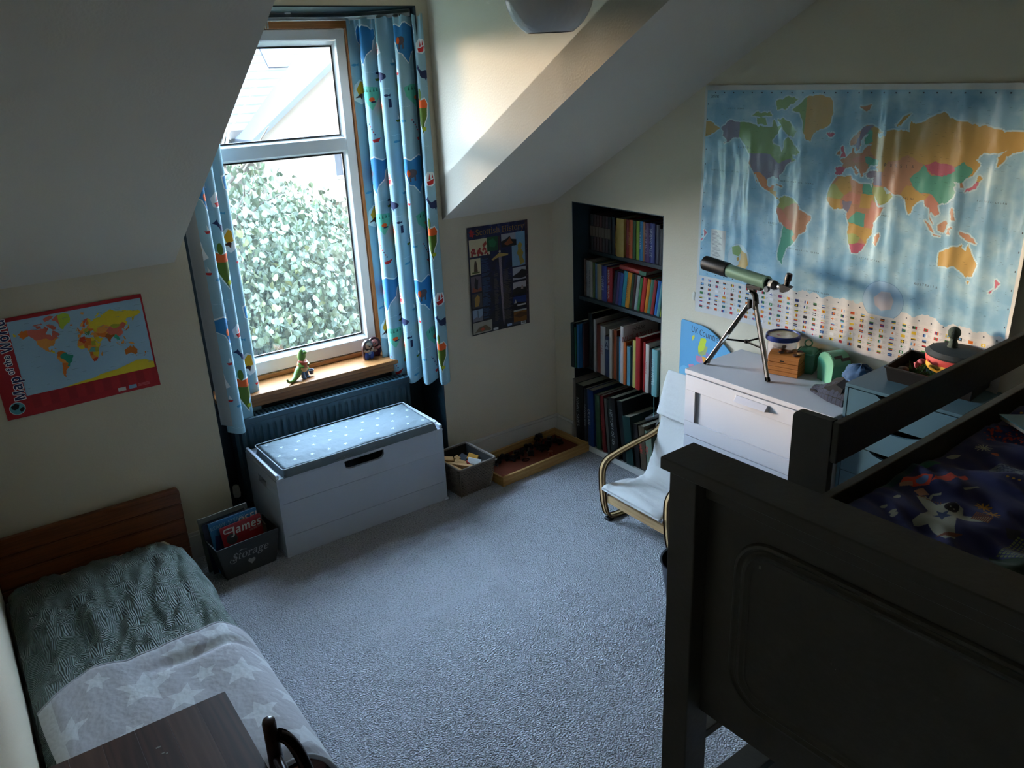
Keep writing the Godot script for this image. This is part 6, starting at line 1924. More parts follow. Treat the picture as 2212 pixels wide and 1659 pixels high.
# ------------------------------------------------------------------ dark cabin bed on the right
func cabin_bed() -> void:
	var p: Material = M.bed_paint
	var o := thing("cabin_bed", "dark grey raised cabin bed with a panelled end and guard rails", "bed", Vector3(0.8, 0, -0.791), deg_to_rad(2.4))
	var wid := 0.93
	var bl := 1.86
	# foot end: cap, legs, moulded panel
	obj("cap", MB.new().span(Vector3(0, 1.4325, 0), Vector3(0.075, 1.453, wid), 0.0025), p, o)
	obj("leg", MB.new().span(Vector3(0.010, 0, 0.010), Vector3(0.064, 1.4325, 0.063), 0.003), p, o)
	obj("leg", MB.new().span(Vector3(0.010, 0, wid - 0.063), Vector3(0.064, 1.4325, wid - 0.010), 0.003), p, o)
	# panel field with a double groove run round it, cut as real relief
	var z0 := 0.060
	var z1 := wid - 0.060
	var y0 := 1.003
	var y1 := 1.4325
	var gz0 := 0.124
	var gz1 := wid - 0.124
	var gy0 := 1.076
	var gy1 := 1.355
	var mb := MB.new()
	mb.span(Vector3(0.041, y0, z0), Vector3(0.055, y1, z1), 0.0)
	obj("panel", mb, p, o)
	# the groove: raised frame outside, groove bed, raised field inside; rings of a rounded rectangle
	var ring := func(off: float) -> PackedVector2Array:
		return rounded(gz1 - gz0 - off * 2, gy1 - gy0 - off * 2, maxf(0.055 - off, 0.006), 10)
	mb = MB.new()
	var cz := (gz0 + gz1) / 2
	var cy := (gy0 + gy1) / 2
	var prof := [[-0.010, 0.0400], [-0.007, 0.0368], [-0.003, 0.0358], [0.0, 0.0385], [0.0025, 0.0398], [0.005, 0.0385], [0.008, 0.0358], [0.012, 0.0362], [0.017, 0.0392], [0.020, 0.0400]]
	for k in prof.size() - 1:
		var a: PackedVector2Array = ring.call(prof[k][0])
		var b: PackedVector2Array = ring.call(prof[k + 1][0])
		var m := a.size()
		for i in m:
			var j := (i + 1) % m
			var q := [Vector3(prof[k][1], cy + a[i].y, cz + a[i].x), Vector3(prof[k][1], cy + a[j].y, cz + a[j].x), Vector3(prof[k + 1][1], cy + b[j].y, cz + b[j].x), Vector3(prof[k + 1][1], cy + b[i].y, cz + b[i].x)]
			var nn: Vector3 = (q[2] - q[0]).cross(q[3] - q[1]).normalized()
			if nn.x > 0:
				nn = -nn
			mb.face(q, nn)
	obj("moulding", mb, p, o)
	# upper framing rail under the cap
	obj("top_rail", MB.new().span(Vector3(0.030, 1.398, 0.063), Vector3(0.060, 1.4325, wid - 0.063), 0.002), p, o)
	# side boards and guard rails
	obj("side_rail", MB.new().span(Vector3(0.064, 1.10, 0.020), Vector3(bl - 0.06, 1.2495, 0.040), 0.003), p, o)
	obj("side_rail", MB.new().span(Vector3(0.064, 1.10, wid - 0.040), Vector3(bl - 0.06, 1.2495, wid - 0.020), 0.003), p, o)
	obj("guard_rail", MB.new().span(Vector3(0.432, 1.303, 0.0152), Vector3(bl - 0.06, 1.384, 0.030), 0.003), p, o)
	var post := PackedVector2Array([Vector2(0.0150, 0.20), Vector2(0.0150, 1.384)])
	for k in 6:
		var a := k / 5.0 * PI / 2
		post.append(Vector2(-0.051 - sin(a) * 0.014, 1.369 + cos(a) * 0.014))
	post.append(Vector2(-0.065, 0.20))
	mb = MB.new()
	mb.xf = Transform3D(Basis(Vector3(0, 0, 1), Vector3(0, 1, 0), Vector3(-1, 0, 0)), Vector3(0.448, 0, 0))
	mb.prism(post, 0.0, 0.016, 0.6)
	obj("guard_post", mb, p, o)
	mb = MB.new()
	mb.xf = Transform3D(Basis(Vector3(0, 0, 1), Vector3(0, 1, 0), Vector3(-1, 0, 0)), Vector3(0.9, 0, 0))
	# steps on the far side
	for q in [[0.72, -0.155, -0.085], [0.615, -0.075, -0.015]]:
		obj("step", MB.new().span(Vector3(0.225, q[0] - 0.022, q[1]), Vector3(0.62, q[0], q[2]), 0.003), p, o)
	obj("step_bracket", MB.new().span(Vector3(0.602, 0.50, -0.155), Vector3(0.620, 0.6975, 0.02), 0.002), p, o)
	# head end
	for z in [0.010, wid - 0.063]:
		obj("leg", MB.new().span(Vector3(bl - 0.06, 0, z), Vector3(bl - 0.01, 1.4325, z + 0.053), 0.003), p, o)
	obj("head_panel", MB.new().span(Vector3(bl - 0.045, 1.0, 0.06), Vector3(bl - 0.025, 1.42, wid - 0.06), 0.002), p, o)
	obj("base", MB.new().span(Vector3(0.066, 1.075, 0.041), Vector3(bl - 0.062, 1.098, wid - 0.041), 0.002), M.pine, o)
	# chips in the paint
	var chip := mat("chip", Color(0.55, 0.54, 0.50), 0.8)
	for q in [[0.0398, 1.322, 0.158, 0.0035], [0.0398, 1.231, 0.28, 0.0012], [0.0398, 1.226, 0.287, 0.001], [0.0398, 1.165, 0.44, 0.0014]]:
		obj("paint_chip", MB.new().at(Vector3(q[0], q[1], q[2])).box(Vector3.ZERO, Vector3(0.0008, q[3] * 1.6, q[3]), 0.0002), chip, o)
	# mattress, duvet, pillow-side book: things that lie on the bed
	var at := o.transform
	var ma := thing("mattress", "mattress of the cabin bed under the space duvet", "mattress")
	ma.transform = at
	obj("body", MB.new().span(Vector3(0.075, 1.100, 0.045), Vector3(bl - 0.07, 1.165, wid - 0.045), 0.02), M.sheet, ma)
	var im := Image.create(1024, 1024, false, Image.FORMAT_RGB8)
	var navy := Color(0.15, 0.165, 0.37)
	im.fill(navy)
	# print laid out in bed metres: x 0.05..1.25 along, z 0.02..0.90 across
	var S := Vector2(1024 / 1.2, 1024 / 0.9)
	var O := Vector2(-0.05, -0.02) * S
	var w := func(x: float, z: float) -> Vector2: return Vector2(x, z) * S + O
	var cream := Color(0.66, 0.66, 0.58)
	var orange := Color(0.80, 0.22, 0.07)
	var peach := Color(0.72, 0.52, 0.42)
	var pt := func(a: Array) -> PackedVector2Array: return pv(a, S, O)
	# drifting creature in a space suit, on a white line
	for q in [[0.586, 0.13, 0.575, 0.118], [0.575, 0.118, 0.545, 0.125], [0.545, 0.125, 0.53, 0.14], [0.66, 0.165, 0.62, 0.155]]:
		stroke(im, w.call(q[0], q[1]), w.call(q[2], q[3]), 6, cream)
	fillp(im, pt.call([0.548, 0.100, 0.562, 0.112, 0.545, 0.142, 0.562, 0.152, 0.575, 0.165, 0.568, 0.182, 0.552, 0.190, 0.560, 0.212, 0.568, 0.232, 0.556, 0.236, 0.540, 0.214, 0.522, 0.192, 0.490, 0.205, 0.460, 0.222, 0.440, 0.214, 0.452, 0.190, 0.470, 0.166, 0.452, 0.150, 0.462, 0.140, 0.490, 0.146, 0.516, 0.142, 0.530, 0.122]), cream)
	for k in 9:
		stroke(im, w.call(0.548 + k * 0.0015, 0.103 + k * 0.005), w.call(0.562 - k * 0.0015, 0.107 + k * 0.005), 2.5, Color(0.50, 0.28, 0.16))
		stroke(im, w.call(0.550, 0.206 + k * 0.0035), w.call(0.570, 0.206 + k * 0.0035), 2.5, Color(0.50, 0.28, 0.16))
		stroke(im, w.call(0.446 + k * 0.003, 0.195 + k * 0.002), w.call(0.456 + k * 0.003, 0.216 + k * 0.001), 2.5, Color(0.50, 0.28, 0.16))
	ellipse(im, w.call(0.556, 0.166), Vector2(15, 13), Color(0.03, 0.035, 0.09))
	ellipse(im, w.call(0.557, 0.163), Vector2(2, 2), cream)
	ellipse(im, w.call(0.556, 0.170), Vector2(2, 2), cream)
	fillp(im, star_pts(w.call(0.518, 0.168), 19, 0.4, 5, 0.4), Color(0.20, 0.28, 0.42))
	# rocket
	fillp(im, pt.call([0.570, 0.052, 0.590, 0.050, 0.620, 0.072, 0.618, 0.094, 0.596, 0.100, 0.570, 0.082]), orange)
	fillp(im, pt.call([0.566, 0.056, 0.576, 0.050, 0.584, 0.072, 0.572, 0.080]), peach)
	fillp(im, pt.call([0.560, 0.088, 0.580, 0.096, 0.572, 0.114, 0.552, 0.104]), peach)
	fillp(im, pt.call([0.604, 0.098, 0.640, 0.098, 0.690, 0.124, 0.682, 0.136, 0.630, 0.124]), orange)
	ellipse(im, w.call(0.600, 0.082), Vector2(14, 11), Color(0.30, 0.42, 0.62))
	# moon, planets, leaves, bursts
	ellipse(im, w.call(0.782, 0.166), Vector2(27, 38), Color(0.42, 0.44, 0.46))
	for k in 12:
		stroke(im, w.call(0.760 + k * 0.004, 0.138 + (k % 3) * 0.004), w.call(0.768 + k * 0.004, 0.192 - (k % 4) * 0.004), 1.6, Color(0.14, 0.16, 0.26))
	for k in 90:
		var a := rng.randf() * TAU
		var rr := sqrt(rng.randf())
		ellipse(im, w.call(0.965 + cos(a) * rr * 0.055, 0.085 + sin(a) * rr * 0.045), Vector2(2.2, 3.2) * rng.randf_range(0.6, 1.3), Color(0.70, 0.20, 0.13))
	for k in 11:
		var d := Vector2.from_angle(k * TAU / 11)
		stroke(im, w.call(0.856, 0.083), w.call(0.856, 0.083) + d * Vector2(16, 19), 3.0, cream)
	ellipse(im, w.call(0.783, 0.055), Vector2(16, 7), cream, 0.5)
	ellipse(im, w.call(0.842, 0.113), Vector2(7, 9), Color(0.74, 0.33, 0.20))
	ellipse(im, w.call(1.012, 0.098), Vector2(10, 12), Color(0.74, 0.38, 0.20))
	ellipse(im, w.call(0.722, 0.098), Vector2(8, 9), cream)
	ellipse(im, w.call(0.722, 0.098), Vector2(6, 7), navy)
	for q in [[0.604, 0.202], [0.585, 0.226]]:
		for k in 8:
			stroke(im, w.call(q[0], q[1]), w.call(q[0], q[1]) + Vector2.from_angle(k * TAU / 8 + 0.3) * Vector2(11, 17), 3.4, Color(0.74, 0.50, 0.10))
	for k in 5:
		ellipse(im, w.call(0.722 + k * 0.003, 0.190 + k * 0.010), Vector2(3, 3), Color(0.74, 0.55, 0.20))
	for q in [[0.460, 0.084], [0.454, 0.106], [0.448, 0.112], [0.505, 0.085], [0.90, 0.20], [0.88, 0.30]]:
		ellipse(im, w.call(q[0], q[1]), Vector2(7, 5), cream, 0.8)
	fillp(im, pt.call([0.49, 0.03, 0.52, 0.04, 0.60, 0.05, 0.67, 0.045, 0.70, 0.03, 0.60, 0.02]), Color(0.07, 0.26, 0.30))
	fillp(im, pt.call([0.69, 0.03, 0.72, 0.05, 0.71, 0.065, 0.66, 0.05]), Color(0.10, 0.38, 0.30))
	fillp(im, pt.call([0.56, 0.262, 0.576, 0.285, 0.55, 0.29, 0.54, 0.276]), Color(0.16, 0.17, 0.25))
	for k in 12:
		for j in 14:
			im.fill_rect(Rect2i(Vector2i(w.call(0.478 + k * 0.007, 0.286 + j * 0.006)), Vector2i(4, 5)), Color(0.46, 0.50, 0.32))
	fillp(im, pt.call([0.47, 0.278, 0.485, 0.372, 0.44, 0.40, 0.42, 0.30]), Color(0.03, 0.17, 0.07))
	for k in 60:
		ellipse(im, w.call(rng.randf_range(0.1, 1.2), rng.randf_range(0.35, 0.88)), Vector2(8, 8) * rng.randf_range(0.4, 1.6), [cream, orange, peach, Color(0.10, 0.38, 0.30)][k % 4])
	for k in 5:
		ellipse(im, w.call(1.05 + k * 0.012, 0.055 + (k % 2) * 0.012), Vector2(3, 4), Color(0.74, 0.55, 0.20))
	stroke(im, w.call(1.09, 0.06), w.call(1.13, 0.075), 2.5, cream)
	var dm := mat("space_cotton", Color.WHITE, 0.85, {"albedo_texture": tex(im), "rim_enabled": true, "rim": 0.15, "rim_tint": 0.5})
	relief(dm, noise_tex(256, 0.15, 61), 0.03, 1.0, false)
	dm.uv1_scale = Vector3.ONE
	dm.texture_repeat = false
	var n := FastNoiseLite.new()
	n.seed = 23
	n.frequency = 1.0
	n.fractal_octaves = 2
	var du := thing("duvet", "navy duvet printed with rockets, moons and stars on the cabin bed", "duvet")
	du.transform = at
	var puff := func(x: float, z: float) -> float:
		var e := minf(minf(z - 0.043, wid - 0.043 - z), minf(x - 0.079, bl - 0.075 - x))
		var h := 1.186 + 0.046 * (1.0 - exp(-maxf(e, 0.0) / 0.006))
		h += n.get_noise_2d(x * 3.0, z * 4.0) * 0.020 + absf(n.get_noise_2d(x * 9.0 + z * 3.0, z * 4.0 + 30.0)) * -0.022 * clampf(e / 0.02, 0, 1)
		h += 0.010 * exp(-pow((x - 0.55) / 0.15, 2.0) - pow((z - 0.10) / 0.08, 2.0))
		return h
	obj("cover", MB.new().grid(150, 120, func(u, v):
		var x := lerpf(0.079, 1.25, u)
		var z := lerpf(0.043, 0.887, v)
		return Vector3(x, puff.call(x, z), z), 1.0, 1.0, true), dm, du)
	for q in [[0, 0], [1, 0], [0, 1], [1, 1]]:
		obj("side", MB.new().grid(100, 3, func(u, v):
			var x := lerpf(0.079, 1.25, u) if q[1] == 0 else (0.079 if q[0] == 0 else 1.25)
			var z := (0.043 if q[0] == 0 else 0.887) if q[1] == 0 else lerpf(0.043, 0.887, u)
			var h: float = puff.call(x, z)
			return Vector3(x, lerpf(h, 1.166, v), z), 1.0, 0.02), dm, du)
	# an open teal book left on the duvet
	var bk := thing("book", "teal covered book lying on the navy duvet at the frame's right edge", "book")
	bk.transform = at * Transform3D(Basis.from_euler(Vector3(0.05, 0.9, -0.06)), Vector3(1.052, puff.call(0.99, 0.13) + 0.008, 0.160))
	obj("cover", MB.new().box(Vector3(0, 0.010, 0), Vector3(0.12, 0.0022, 0.17), 0.0006), mat("cover_teal", Color(0.07, 0.40, 0.44), 0.4), bk)
	obj("pages", MB.new().box(Vector3(0.001, 0.0045, 0), Vector3(0.114, 0.008, 0.164), 0.0006), M.page, bk)

# ------------------------------------------------------------------ child's cantilever chair
func kids_chair() -> void:
	var b: Material = M.birch
	var o := thing("kids_chair", "small bent birch armchair with a white cushion beside the white chest", "chair", Vector3(2.29, 0, -2.36))
	var hw := 0.205
	for s in [-1, 1]:
		var pts := smooth_path([Vector3(0.375, 0.435, 0), Vector3(0.345, 0.405, 0), Vector3(0.27, 0.362, 0), Vector3(0.15, 0.346, 0), Vector3(0.03, 0.328, 0), Vector3(-0.025, 0.312, 0), Vector3(-0.050, 0.285, 0), Vector3(-0.057, 0.24, 0), Vector3(-0.053, 0.15, 0), Vector3(-0.040, 0.07, 0), Vector3(-0.022, 0.030, 0), Vector3(0.015, 0.013, 0), Vector3(0.08, 0.010, 0), Vector3(0.20, 0.010, 0), Vector3(0.33, 0.010, 0)], 5)
		for i in pts.size():
			pts[i].z = s * hw
		obj("arm_loop", MB.new().band(pts, Vector3(0, 0, 1), 0.040, 0.014, 0.003), b, o)
		obj("rubber_foot", MB.new().span(Vector3(-0.032, 0.0, s * hw - 0.016), Vector3(0.004, 0.014, s * hw + 0.016), 0.003), M.black_plastic, o)
		obj("bolt", MB.new().at(Vector3(0.345, 0.412, s * hw - s * 0.006), Vector3(0, 0, 0.55)).lathe([Vector2(0, 0.011), Vector2(0.006, 0.0105), Vector2(0.007, 0.006), Vector2(0.007, 0.0)], 12), M.birch, o)
		var rail := smooth_path([Vector3(-0.040, 0.155, 0), Vector3(0.06, 0.140, 0), Vector3(0.17, 0.120, 0), Vector3(0.215, 0.135, 0), Vector3(0.245, 0.20, 0), Vector3(0.285, 0.32, 0), Vector3(0.325, 0.46, 0), Vector3(0.352, 0.585, 0)], 5)
		for i in rail.size():
			rail[i].z = s * (hw - 0.034)
		obj("seat_frame", MB.new().band(rail, Vector3(0, 0, 1), 0.024, 0.012, 0.002), b, o)
	obj("front_bar", MB.new().span(Vector3(-0.048, 0.108, -hw + 0.018), Vector3(-0.032, 0.148, hw - 0.018), 0.003, 2), b, o)
	obj("back_bar", MB.new().span(Vector3(0.315, 0.005, -hw + 0.018), Vector3(0.333, 0.035, hw - 0.018), 0.003, 2), b, o)
	for k in 4:
		var q := [Vector3(0.268, 0.26, 0), Vector3(0.296, 0.36, 0), Vector3(0.324, 0.46, 0), Vector3(0.348, 0.56, 0)]
		obj("slat", MB.new().box(q[k], Vector3(0.010, 0.030, 0.34), 0.002, 2), b, o)
	# cushion: one soft strip bent over seat and back, plus the head roll
	var c := mat("white_canvas", Color(0.76, 0.75, 0.73), 0.85, {"rim_enabled": true, "rim": 0.2})
	relief(c, noise_tex(256, 0.03, 71), 0.10, 5.0)
	var n := FastNoiseLite.new()
	n.seed = 9
	n.frequency = 1.0
	var mid := smooth_path([Vector3(-0.078, 0.190, 0), Vector3(-0.055, 0.197, 0), Vector3(0.03, 0.190, 0), Vector3(0.12, 0.172, 0), Vector3(0.175, 0.172, 0), Vector3(0.212, 0.205, 0), Vector3(0.238, 0.27, 0), Vector3(0.270, 0.37, 0), Vector3(0.302, 0.49, 0), Vector3(0.332, 0.600, 0), Vector3(0.345, 0.640, 0)], 6)
	var strip := func(pts: Array, thick: float, half: float, wob: float) -> MB:
		return MB.new().grid(40, 44, func(u, v):
			var f: float = v * (pts.size() - 1)
			var i := mini(int(f), pts.size() - 2)
			var p: Vector3 = pts[i].lerp(pts[i + 1], f - i)
			var d: Vector3 = (pts[i + 1] - pts[i]).normalized()
			var nn := Vector3(-d.y, d.x, 0)
			var a: float = u * TAU
			var ca := cos(a)
			var sa := sin(a)
			var cc := signf(ca) * pow(absf(ca), 0.25)
			var ss := signf(sa) * pow(absf(sa), 0.55)
			var endf := pow(maxf(0.0, 1.0 - pow(absf(v * 2.0 - 1.0), 14.0)), 0.5)
			var t := thick * (0.15 + 0.85 * endf) * (0.8 + 0.2 * (1.0 - cc * cc))
			var wv: float = n.get_noise_2d(p.x * 14.0 + cc * 2.0, p.y * 14.0 + cc * 2.5) * wob
			return p + nn * (ss * t + (wv if ss > 0 else 0.0)) + Vector3(0, 0, cc * half), 1, 1, false, true)
	obj("cushion", strip.call(mid, 0.021, 0.182, 0.011), c, o)
	var seam := []
	for k in 21:
		var a := k / 20.0
		seam.append(Vector3(-0.078 - 0.012 * sin(a * PI) * 0.3, 0.190 + n.get_noise_2d(k * 0.3, 2) * 0.004, lerpf(-0.18, 0.18, a)))
	obj("piping", MB.new().tube(seam, 0.0045, 6), c, o)
	var head := smooth_path([Vector3(0.262, 0.470, 0), Vector3(0.272, 0.50, 0), Vector3(0.295, 0.57, 0), Vector3(0.318, 0.640, 0), Vector3(0.332, 0.665, 0)], 6)
	obj("head_cushion", strip.call(head, 0.032, 0.178, 0.004), c, o)

# ------------------------------------------------------------------ white chest and blue drawer unit
func drawers() -> void:
	var wm := mat("white_lacquer", Color(0.78, 0.78, 0.80), 0.38)
	var o := thing("chest_of_drawers", "white chest of drawers with framed fronts and a telescope on it", "chest of drawers", Vector3(2.345, 0, -1.838), deg_to_rad(1.6))
	var hz := 0.330
	var d := 0.335
	var h := 0.845
	obj("top", MB.new().span(Vector3(-0.012, h - 0.020, -hz - 0.003), Vector3(d, h, hz + 0.003), 0.003), wm, o)
	for s in [-1, 1]:
		obj("side_panel", MB.new().span(Vector3(0.0, 0.0, s * hz - 0.008 * (s + 1)), Vector3(d, h - 0.0205, s * hz + 0.008 * (1 - s)), 0.002), wm, o)
	obj("back", MB.new().span(Vector3(d - 0.006, 0.02, -hz + 0.017), Vector3(d - 0.001, h - 0.021, hz - 0.017), 0), wm, o)
	obj("plinth", MB.new().span(Vector3(0.005, 0.0, -hz + 0.017), Vector3(0.018, 0.038, hz - 0.017), 0.001), wm, o)
	for k in 3:
		var y1 := 0.822 - k * 0.261
		var y0 := y1 - 0.258
		var dr := obj("drawer", MB.new().span(Vector3(-0.002, y0, -hz + 0.003), Vector3(0.012, y1, hz - 0.003), 0.001), wm, o)
		# frame strips proud of the recessed field
		var mb := MB.new()
		mb.span(Vector3(-0.012, y1 - 0.062, -hz + 0.003), Vector3(-0.0022, y1, hz - 0.003), 0.0015)
		mb.span(Vector3(-0.012, y0, -hz + 0.003), Vector3(-0.0022, y0 + 0.062, hz - 0.003), 0.0015)
		mb.span(Vector3(-0.012, y0 + 0.062, -hz + 0.003), Vector3(-0.0022, y1 - 0.062, -hz + 0.055), 0.0015)
		mb.span(Vector3(-0.012, y0 + 0.062, hz - 0.055), Vector3(-0.0022, y1 - 0.062, hz - 0.003), 0.0015)
		obj("frame", mb, wm, dr)
		mb = MB.new()
		mb.hexa([Vector3(-0.013, y1 - 0.040, -0.075), Vector3(-0.013, y1 - 0.040, 0.075), Vector3(-0.013, y1 - 0.014, 0.075), Vector3(-0.013, y1 - 0.014, -0.075), Vector3(-0.034, y1 - 0.034, -0.070), Vector3(-0.034, y1 - 0.034, 0.070), Vector3(-0.018, y1 - 0.014, 0.070), Vector3(-0.018, y1 - 0.014, -0.070)])
		obj("handle", mb, mat("pale_handle", Color(0.74, 0.74, 0.78), 0.3), dr)
	# blue unit
	var bm := mat("blue_lacquer", Color(0.27, 0.40, 0.46), 0.42)
	o = thing("drawer_unit", "narrow grey blue drawer unit between the white chest and the cabin bed", "drawer unit", Vector3(2.392, 0, -1.310), deg_to_rad(3.0))
	hz = 0.192
	d = 0.262
	h = 0.962
	obj("top", MB.new().span(Vector3(0, h - 0.012, -hz), Vector3(d, h, hz), 0.0015), bm, o)
	for s in [-1, 1]:
		obj("side_panel", MB.new().span(Vector3(0.0, 0.0, s * hz - 0.006 * (s + 1)), Vector3(d, h - 0.0122, s * hz + 0.006 * (1 - s)), 0.0015), bm, o)
	obj("back", MB.new().span(Vector3(d - 0.006, 0.02, -hz + 0.013), Vector3(d - 0.001, h - 0.013, hz - 0.013), 0), bm, o)
	var dark := mat("drawer_gap", Color(0.03, 0.04, 0.045), 0.8)
	for k in 9:
		var y1 := 0.947 - k * 0.1010
		var y0 := y1 - 0.0985
		var a := hz - 0.0145
		var front := PackedVector2Array([Vector2(-a, y0), Vector2(a, y0), Vector2(a, y1), Vector2(0.088, y1)])
		for i in 13:
			var t := i / 12.0
			front.append(Vector2(lerpf(0.084, -0.084, t), y1 - 0.020 * pow(sin(t * PI), 0.6)))
		front.append(Vector2(-0.088, y1))
		front.append(Vector2(-a, y1))
		var mb := MB.new()
		mb.xf = Transform3D(Basis(Vector3(0, 0, 1), Vector3(0, 1, 0), Vector3(-1, 0, 0)), Vector3(0.012, 0, 0))
		mb.prism(front, 0.0, 0.011)
		var dr := obj("drawer", mb, bm, o)
		mb = MB.new().span(Vector3(0.013, y0 + 0.004, -a), Vector3(d - 0.012, y0 + 0.010, a), 0)
		mb.span(Vector3(0.013, y0 + 0.010, -a), Vector3(d - 0.012, y1 - 0.025, -a + 0.006), 0)
		mb.span(Vector3(0.013, y0 + 0.010, a - 0.006), Vector3(d - 0.012, y1 - 0.025, a), 0)
		obj("drawer_box", mb, dark, dr)

# ------------------------------------------------------------------ dark table and chair at the bottom left
func table_and_chair() -> void:
	var w: Material = M.walnut
	var o := thing("side_table", "dark stained wooden table top seen from above over the blanket's end", "table", Vector3(0.095, 0, -1.33), deg_to_rad(0.0))
	# top glued up from staves
	for k in 6:
		var x := -0.18 + k * 0.0625
		var mb := MB.new().span(Vector3(x, 0.727, -0.252), Vector3(x + 0.0624, 0.7502, 0.252), 0.0004, 2)
		for i in mb.t.size():
			mb.t[i] += Vector2(k * 0.37, k * 0.21)
		obj("stave", mb, w if k % 3 != 1 else wood("walnut_pale", Color(0.27, 0.18, 0.14), Color(0.38, 0.27, 0.21), 29, 0.4, 1.6), o)
	for x in [-0.165, 0.168]:
		for z in [-0.225, 0.225]:
			obj("leg", MB.new().span(Vector3(x - 0.018, 0, z - 0.018), Vector3(x + 0.018, 0.727, z + 0.018), 0.004, 1), w, o)
	for z in [-0.225, 0.225]:
		obj("apron", MB.new().span(Vector3(-0.147, 0.655, z - 0.009), Vector3(0.150, 0.726, z + 0.009), 0.002), w, o)
	for x in [-0.165, 0.168]:
		obj("apron", MB.new().span(Vector3(x - 0.009, 0.655, -0.207), Vector3(x + 0.009, 0.726, 0.207), 0.002, 2), w, o)
	var paint := mat("chip", Color(0.55, 0.54, 0.50), 0.8)
	for q in [[0.036, -0.172, 0.010], [0.040, -0.150, 0.006], [0.046, -0.145, 0.004]]:
		obj("paint_fleck", MB.new().box(Vector3(q[0], 0.7505, q[1]), Vector3(q[2], 0.0006, 0.004), 0.0002), paint, o)
	# chair: its rounded back post and bent rail show beside the table
	var c: Material = M.chair_dark
	o = thing("wooden_chair", "dark glossy wooden chair with a bent back rail beside the table", "chair", Vector3(0.53, 0, -1.12))
	var px := -0.213
	obj("back_post", MB.new().tube([Vector3(px + 0.02, 0.0, -0.275), Vector3(px + 0.012, 0.44, -0.262), Vector3(px + 0.004, 0.70, -0.250), Vector3(px, 0.800, -0.240)], [0.015, 0.017, 0.016, 0.0135], 14), c, o)
	obj("post_cap", MB.new().at(Vector3(px, 0.799, -0.240), Vector3(0.12, 0, 0)).lathe([Vector2(0.0138, 0), Vector2(0.0138, 0.014), Vector2(0.0125, 0.019), Vector2(0.009, 0.0215), Vector2(0, 0.022)], 18), c, o)
	obj("back_post", MB.new().tube([Vector3(px + 0.02, 0.0, 0.235), Vector3(px + 0.012, 0.44, 0.222), Vector3(px + 0.004, 0.70, 0.210), Vector3(px, 0.812, 0.200)], [0.015, 0.017, 0.016, 0.0135], 14), c, o)
	var arc := []
	for k in 15:
		var t := k / 14.0
		arc.append(Vector3(px + 0.012 + 0.050 * sin(t * 1.35), 0.780 - 0.17 * t * t - 0.03 * t, -0.232 + 0.018 * t))
	obj("arm_rail", MB.new().band(arc, Vector3(0.22, 0, 0.975).normalized(), 0.020, 0.024, 0.005), c, o)
	obj("arm_support", MB.new().tube([Vector3(px + 0.060, 0.585, -0.214), Vector3(px + 0.075, 0.44, -0.21)], 0.012, 10), c, o)
	obj("crest_rail", MB.new().tube(smooth_path([Vector3(px + 0.004, 0.72, -0.245), Vector3(px - 0.006, 0.73, -0.02), Vector3(px + 0.004, 0.72, 0.205)], 6), 0.010, 10), c, o)
	for k in 4:
		var z := -0.16 + k * 0.095
		obj("spindle", MB.new().tube([Vector3(px + 0.015, 0.44, z), Vector3(px - 0.002, 0.722, z)], 0.006, 8), c, o)
	var seat := rounded(0.40, 0.46, 0.06, 5)
	var mb := MB.new()
	mb.xf = Transform3D(Basis(Vector3(1, 0, 0), Vector3(0, 0, 1), Vector3(0, -1, 0)), Vector3(-0.02, 0.425, -0.02))
	mb.prism(seat, -0.015, 0.015, 0.5)
	obj("seat", mb, c, o)
	for z in [-0.20, 0.16]:
		obj("leg", MB.new().tube([Vector3(0.155, 0, z * 1.12), Vector3(0.125, 0.42, z)], [0.011, 0.016], 12), c, o)
	for z in [-0.245, 0.205]:
		obj("stretcher", MB.new().tube([Vector3(px + 0.018, 0.2, z), Vector3(0.14, 0.2, z * 0.93)], 0.009, 8), c, o)

